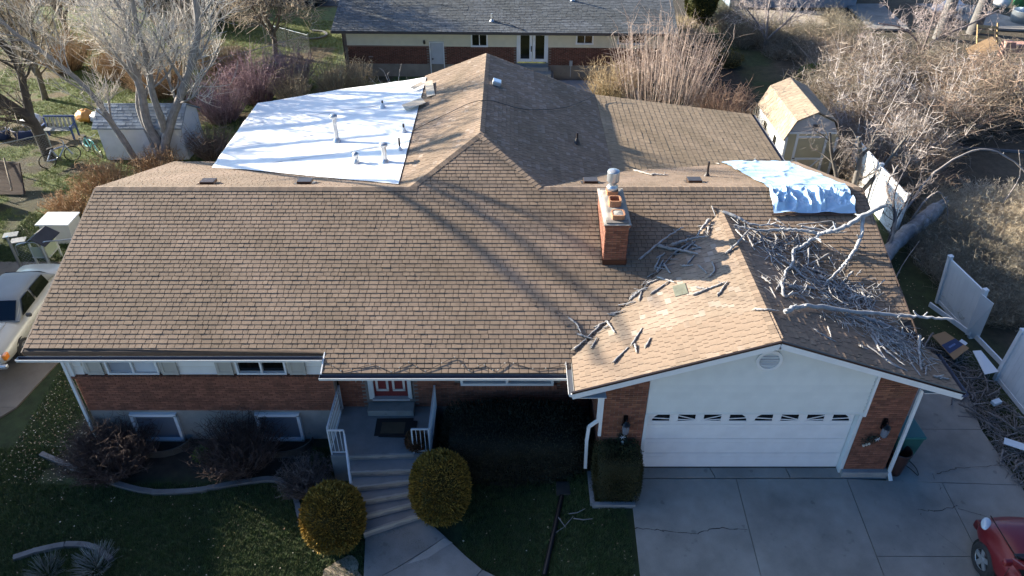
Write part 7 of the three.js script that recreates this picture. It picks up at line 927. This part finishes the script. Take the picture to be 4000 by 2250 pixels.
  const bike = (label, x, z, yaw, col) => { const t = thing('bicycle', label, 'bicycle', [x, 0, z]); const wz = 0.52, r = 0.33; const add = (n, g, m) => { const k = new THREE.Mesh(g.geo(), m); k.name = n; t.add(k); return k; }; for (const s of [-1, 1]) { const w = new GB([0.02, 0.02, 0.02]); w.addGeo(new THREE.TorusGeometry(r, 0.024, 8, 30), new THREE.Matrix4().setPosition(s * wz, r, 0)); const wh = add('wheel', w, M.rubber); const sp = new GB([0.5, 0.5, 0.5]); for (let i = 0; i < 10; i++) { const a = i / 10 * 3.1416; sp.tube([V(s * wz - Math.cos(a) * r, r - Math.sin(a) * r, 0), V(s * wz + Math.cos(a) * r, r + Math.sin(a) * r, 0)], 0.004, 3, undefined, false); } const m = new THREE.Mesh(sp.geo(), M.metal); m.name = 'spokes'; wh.add(m); } const f = new GB(col); const P = { bb: V(-0.05, 0.3, 0), seat: V(-0.2, 0.78, 0), head: V(0.36, 0.78, 0), rear: V(-wz, r, 0), front: V(wz, r, 0) }; for (const [a, b] of [['bb', 'seat'], ['bb', 'head'], ['seat', 'head'], ['bb', 'rear'], ['seat', 'rear'], ['head', 'front']]) f.tube([P[a], P[b]], 0.03, 7); add('frame', f, M.carpaint); add('saddle', new GB([0.03, 0.03, 0.03]).rbox(-0.22, 0.86, 0, 0.26, 0.07, 0.15, 0.03), M.rubber); add('handlebar', new GB([0.2, 0.2, 0.2]).tube(line(0.3, 0.98, -0.3, 0.36, 0.98, -0.1, 0.36, 0.98, 0.1, 0.3, 0.98, 0.3), 0.016, 6).tube(line(0.36, 0.78, 0, 0.35, 0.98, 0), 0.018, 6), M.metal); add('crank', new GB([0.2, 0.2, 0.2]).addGeo(new THREE.CylinderGeometry(0.1, 0.1, 0.02, 16), new THREE.Matrix4().makeRotationX(Math.PI / 2).setPosition(-0.05, 0.3, 0.04)).tube(line(-0.05, 0.3, 0.06, 0.05, 0.16, 0.08), 0.012, 5), M.metal); t.rotation.set(0.1, yaw, 0); };
  bike('white and blue bicycle standing in front of the chain link fence', -19.9, -30.4, 0.7, [0.35, 0.4, 0.55]); bike('turquoise bicycle leaning behind the white and blue one', -19.0, -31.4, -0.6, [0.1, 0.36, 0.36]);
  single('board_shelter', 'dark brown board lean-to at the left edge below the bicycles', 'lean-to', new GB([0.09, 0.06, 0.045]).hexa(line(-22.4, 0, -27.6, -20.0, 0.1, -27.4, -20.0, 0.1, -27.5, -22.4, 0, -27.7, -22.2, 0.9, -29.0, -20.7, 0.8, -28.8, -20.7, 0.8, -28.9, -22.2, 0.9, -29.1)), M.wood, [-21, 0, -28]); single('timber_pole', 'pale timber pole resting on the brown lean-to', 'pole', new GB([0.35, 0.28, 0.2]).tube(line(-21.3, 1.0, -28.9, -20.5, 0.25, -27.5), 0.04, 6), M.wood, [-20.9, 0, -28.2]); single('low_wall', 'low grey concrete block at the far left edge below the lean-to', 'block', new GB([0.12, 0.12, 0.125]).box(-22.0, 0.3, -26.6, 2.2, 0.7, 0.7), M.concrete, [-22, 0, -26.6]);
  for (const [x, z, c, lab] of [[-18.4, -23.9, [0.32, 0.34, 0.36], 'grey paving flag lying in the grass nearest the hutch'], [-18.9, -24.3, [0.3, 0.33, 0.35], 'grey paving flag at the left edge of the grass']]) single('paving_flag', lab, 'flagstone', new GB(c).box(x, gY(x, z) + 0.05, z, 0.5, 0.06, 0.36, undefined, [0, 0.3, 0]), M.concrete, [x, 0, z], 'loose paving flags');
  for (const [x, z, s, c, lab] of [[-23.3, -34.6, 0.45, [0.62, 0.64, 0.66], 'white bag of rubbish behind the blue planters'], [-21.0, -35.2, 0.4, [0.5, 0.24, 0.06], 'orange bundle among the junk behind the bench'], [-20.2, -35.0, 0.4, [0.4, 0.41, 0.42], 'grey bundle among the junk behind the bench'], [-19.3, -34.6, 0.35, [0.55, 0.56, 0.55], 'pale bundle nearest the shed behind the bench']]) { const g = new GB(c); g.grid(18, 12, (u, v) => { const a = -u * 6.283, b = (v - 0.5) * 3.13; const k = s * (0.8 + 0.5 * vnoise(Math.cos(a) * 2 + 5, Math.sin(a) * 2 + v * 4, 141)); return V(x + Math.cos(a) * Math.cos(b) * k, 0.25 + Math.sin(b) * k * 0.7, z + Math.sin(a) * Math.cos(b) * k); }); single('junk_bundle', lab, 'bundle', g, M.plastic, [x, 0, z]); }
  for (const [x, y, z, w, h, d, ry, lab] of [[-16.4, -0.75, -13.2, 0.9, 0.06, 0.5, 0.5, 'pale lumber board stacked at the left edge by the driveway'], [-16.9, -0.7, -13.8, 0.3, 0.3, 1.0, 0.2, 'short timber post lying at the left edge by the driveway']]) single('lumber', lab, 'lumber', new GB([0.42, 0.31, 0.19]).box(x, y + 0.3, z, w, h, d, undefined, [0, ry, 0]), M.wood, [x, y, z]);
}
// ---------------------------------------------------------------- top edge: street, far buildings, upper right yard
{
  structure('street', new GB([0.06, 0.06, 0.065]).box(-20, 0.0, -59, 30, 0.06, 7), M.soil);
  const b1 = thing('pale_building', 'pale building wall glimpsed at the top left behind the trees', 'building', [-21.5, 0, -57.5]); part('wall', new GB([0.5, 0.52, 0.55]).box(-21.6, 1.8, -57.6, 3.6, 3.8, 5), M.paint, b1); part('roof', new GB([0.12, 0.12, 0.13]).box(-21.6, 3.8, -57.6, 4.4, 0.2, 5.6), M.shingle, b1);
  const b2 = thing('blue_grey_house', 'blue grey house wall at the top right beyond the lit driveway', 'house', [20, 0, -58.6]); part('wall', new GB([0.25, 0.31, 0.36]).box(20, 1.6, -58.5, 9, 3.4, 6), M.paint, b2); part('roof', new GB([0.12, 0.12, 0.13]).box(20, 3.4, -58.5, 10, 0.25, 7), M.shingle, b2);
  slabs('neighbour_drive', [[[15.5, -54.5], [22, -54.0], [21, -50.6], [16.8, -49.6]]], () => 0.05, [0.42, 0.36, 0.28]); slabs('yard_path', [[[29, -56], [32.5, -56], [35.5, -49.5], [31.5, -50.2]], [[24, -56], [26.6, -56], [26, -50], [23.5, -50]]], () => 0.05, [0.3, 0.29, 0.27]);
  leafy('evergreen_shrub', 'upright yellow green evergreen shrub right of the far house roof', [12.7, 1.4, -52.3], [1.0, 1.5, 1.0], 3500, [[0.05, 0.06, 0.01], [0.13, 0.12, 0.02]], 0.2, 'shrub', 2.2); leafy('low_evergreen', 'small bright green shrub on the dark lawn edge at upper right', [16.8, 0.25, -41.2], [0.8, 0.4, 0.5], 900, [[0.06, 0.1, 0.02], [0.14, 0.2, 0.04]], 0.14, 'shrub', 2.2); leafy('low_evergreen', 'olive shrub at the edge of the dark lawn behind the tall thicket', [12.4, 0.3, -43.4], [1.0, 0.5, 0.7], 900, [[0.1, 0.09, 0.03], [0.2, 0.17, 0.05]], 0.14, 'shrub', 2.2);
  const dg = new GB([0.36, 0.29, 0.19]); for (let i = 0; i < 1400; i++) { const x = rr(9.6, 12.3), z = rr(-52.5, -47.5), a = rr(0, 6.28); const p = V(x, 0, z); dg.tri(p, p.clone().add(V(0.03, 0, 0.02)), p.clone().add(V(Math.cos(a) * 0.2, rr(0.2, 0.5), Math.sin(a) * 0.2)), jit([0.42, 0.34, 0.22], 0.25)); } const dm = structure('dry_grass', dg, M.leaf, 'stuff'); dm.userData.label = 'tuft of dry straw grass beside the far house right end'; dm.userData.category = 'grass';
  const pal = thing('wooden_pallet', 'yellow wooden pallet propped up at the upper right of the thicket', 'pallet', [28.3, 0, -44.8]); for (let i = 0; i < 5; i++) part('slat', new GB(jit([0.58, 0.42, 0.2], 0.08)).box(28.3, 0.45 + i * 0.26, -44.9 - i * 0.16, 1.5, 0.17, 0.04, undefined, [-0.55, 0.25, 0]), M.wood, pal); for (const s of [-1, 1]) part('stringer', new GB([0.45, 0.32, 0.16]).bar(V(28.3 + s * 0.68, 0.25, -44.8 - s * 0.17), V(28.3 + s * 0.68, 1.65, -45.65 - s * 0.17), 0.06, 0.1), M.wood, pal); single('plywood_sheet', 'tan plywood sheet leaning against the yellow pallet', 'plywood', new GB([0.55, 0.36, 0.2]).box(27.5, 0.7, -44.0, 1.5, 0.04, 0.9, undefined, [0.6, 0.3, 0.4]), M.wood, [27.5, 0.2, -44]);
  single('pink_crate', 'faded pink box lying right of the pallet', 'box', new GB([0.5, 0.28, 0.22]).rbox(30.6, 0.4, -45.2, 2.0, 0.5, 0.7, 0.03, undefined, [0, 0.1, 0]).rbox(29.3, 0.5, -44.6, 0.6, 0.9, 0.5, 0.03), M.card, [30.4, 0, -45.2]); single('metal_tub', 'ribbed grey metal tub in the upper right corner yard', 'tub', new GB([0.45, 0.5, 0.53]).lathe([[0, 0], [0.7, 0], [0.78, 0.8], [0.74, 0.8], [0.68, 0.1], [0, 0.1]], 34.2, 0, -51.6, 12), M.metal, [34.2, 0, -51.6]); single('green_bin', 'green bin at the top right corner', 'bin', new GB([0.02, 0.14, 0.04]).rbox(36.2, 0.6, -55.2, 1.0, 1.2, 0.9, 0.1), M.plastic, [36.2, 0, -55.2]); single('white_sack', 'white sack beside the green bin at the top right corner', 'sack', new GB([0.6, 0.62, 0.62]).lathe([[0, 0], [0.5, 0.05], [0.55, 0.4], [0.35, 0.9], [0, 1.0]], 34.8, 0, -55.4, 14), M.plastic, [34.8, 0, -55.4]); single('white_sack', 'pile of white bags behind the thick trunk at the top right', 'sack', new GB([0.55, 0.57, 0.6]).lathe([[0, 0], [0.8, 0.05], [0.75, 0.35], [0.4, 0.6], [0, 0.65]], 30.6, 0.2, -54.0, 14).lathe([[0, 0], [0.6, 0.05], [0.5, 0.3], [0, 0.5]], 29.4, 0.2, -53.4, 14), M.plastic, [30.2, 0, -53.8]); single('metal_rack', 'grey wire rack standing behind the thick trunk at the top right', 'rack', (() => { const g = new GB([0.4, 0.42, 0.43]); for (let i = 0; i < 7; i++) g.tube(line(29.2 + i * 0.25, 0, -51.4, 29.2 + i * 0.25, 1.1, -51.6), 0.02, 5); g.tube(line(29.1, 1.1, -51.6, 30.8, 1.1, -51.6), 0.025, 5); return g; })(), M.metal, [30, 0, -51.5]); single('black_bag', 'black rubbish bag right of the pallet', 'bag', new GB([0.05, 0.06, 0.07]).lathe([[0, 0], [0.55, 0.05], [0.6, 0.35], [0.3, 0.7], [0, 0.75]], 32.4, 0, -46.6, 14), M.plastic, [32.4, 0, -46.6]);
  // tall evergreens west of the frame's top edge that shade the far lawns
  for (const [x, z, lab] of [[-22.5, -52.5, 'dark conifer at the top left of the picture left of the street'], [-19.6, -50.5, 'dark conifer at the top left in front of the pale building']]) { const t = thing('conifer_tree', lab, 'tree', [x, 0, z]); const g = new GB(); for (let i = 0; i < 7000; i++) { const y = rr(0.4, 6.5), r = (1 - y / 7) * 1.9 * Math.sqrt(R()), a = rr(0, 6.28); const p = V(x + Math.cos(a) * r, y, z + Math.sin(a) * r), d = V(Math.cos(a), -0.1, Math.sin(a)).add(V(rr(-1, 1), rr(-1, 1), rr(-1, 1)).multiplyScalar(0.6)).normalize().multiplyScalar(0.3), w = V(rr(-1, 1), rr(-1, 1), rr(-1, 1)).cross(d).normalize().multiplyScalar(0.05); g.tri(p.clone().sub(w), p.clone().add(w), p.clone().add(d), jit([0.04, 0.055, 0.05], 0.3)); } part('crown', g, M.leaf, t); part('trunk', new GB([0.12, 0.1, 0.08]).tube(line(x, -0.1, z, x, 6.2, z), [0.18, 0.04], 8), M.bark, t); }
  // picnic umbrella pole and shrubs on the far lawn
  single('clothes_pole', 'thin dark pole standing on the lawn left of the far house', 'pole', new GB([0.05, 0.05, 0.05]).tube(line(-9.9, 0, -50.2, -9.9, 2.6, -50.2), 0.04, 8).box(-10.1, 0.35, -50.3, 0.5, 0.6, 0.4), M.metal, [-9.9, 0, -50.2]);
}

scene.traverse(o => { if (o.isMesh && o !== sky) { o.castShadow = true; o.receiveShadow = true; } });
renderer.render(scene, camera);
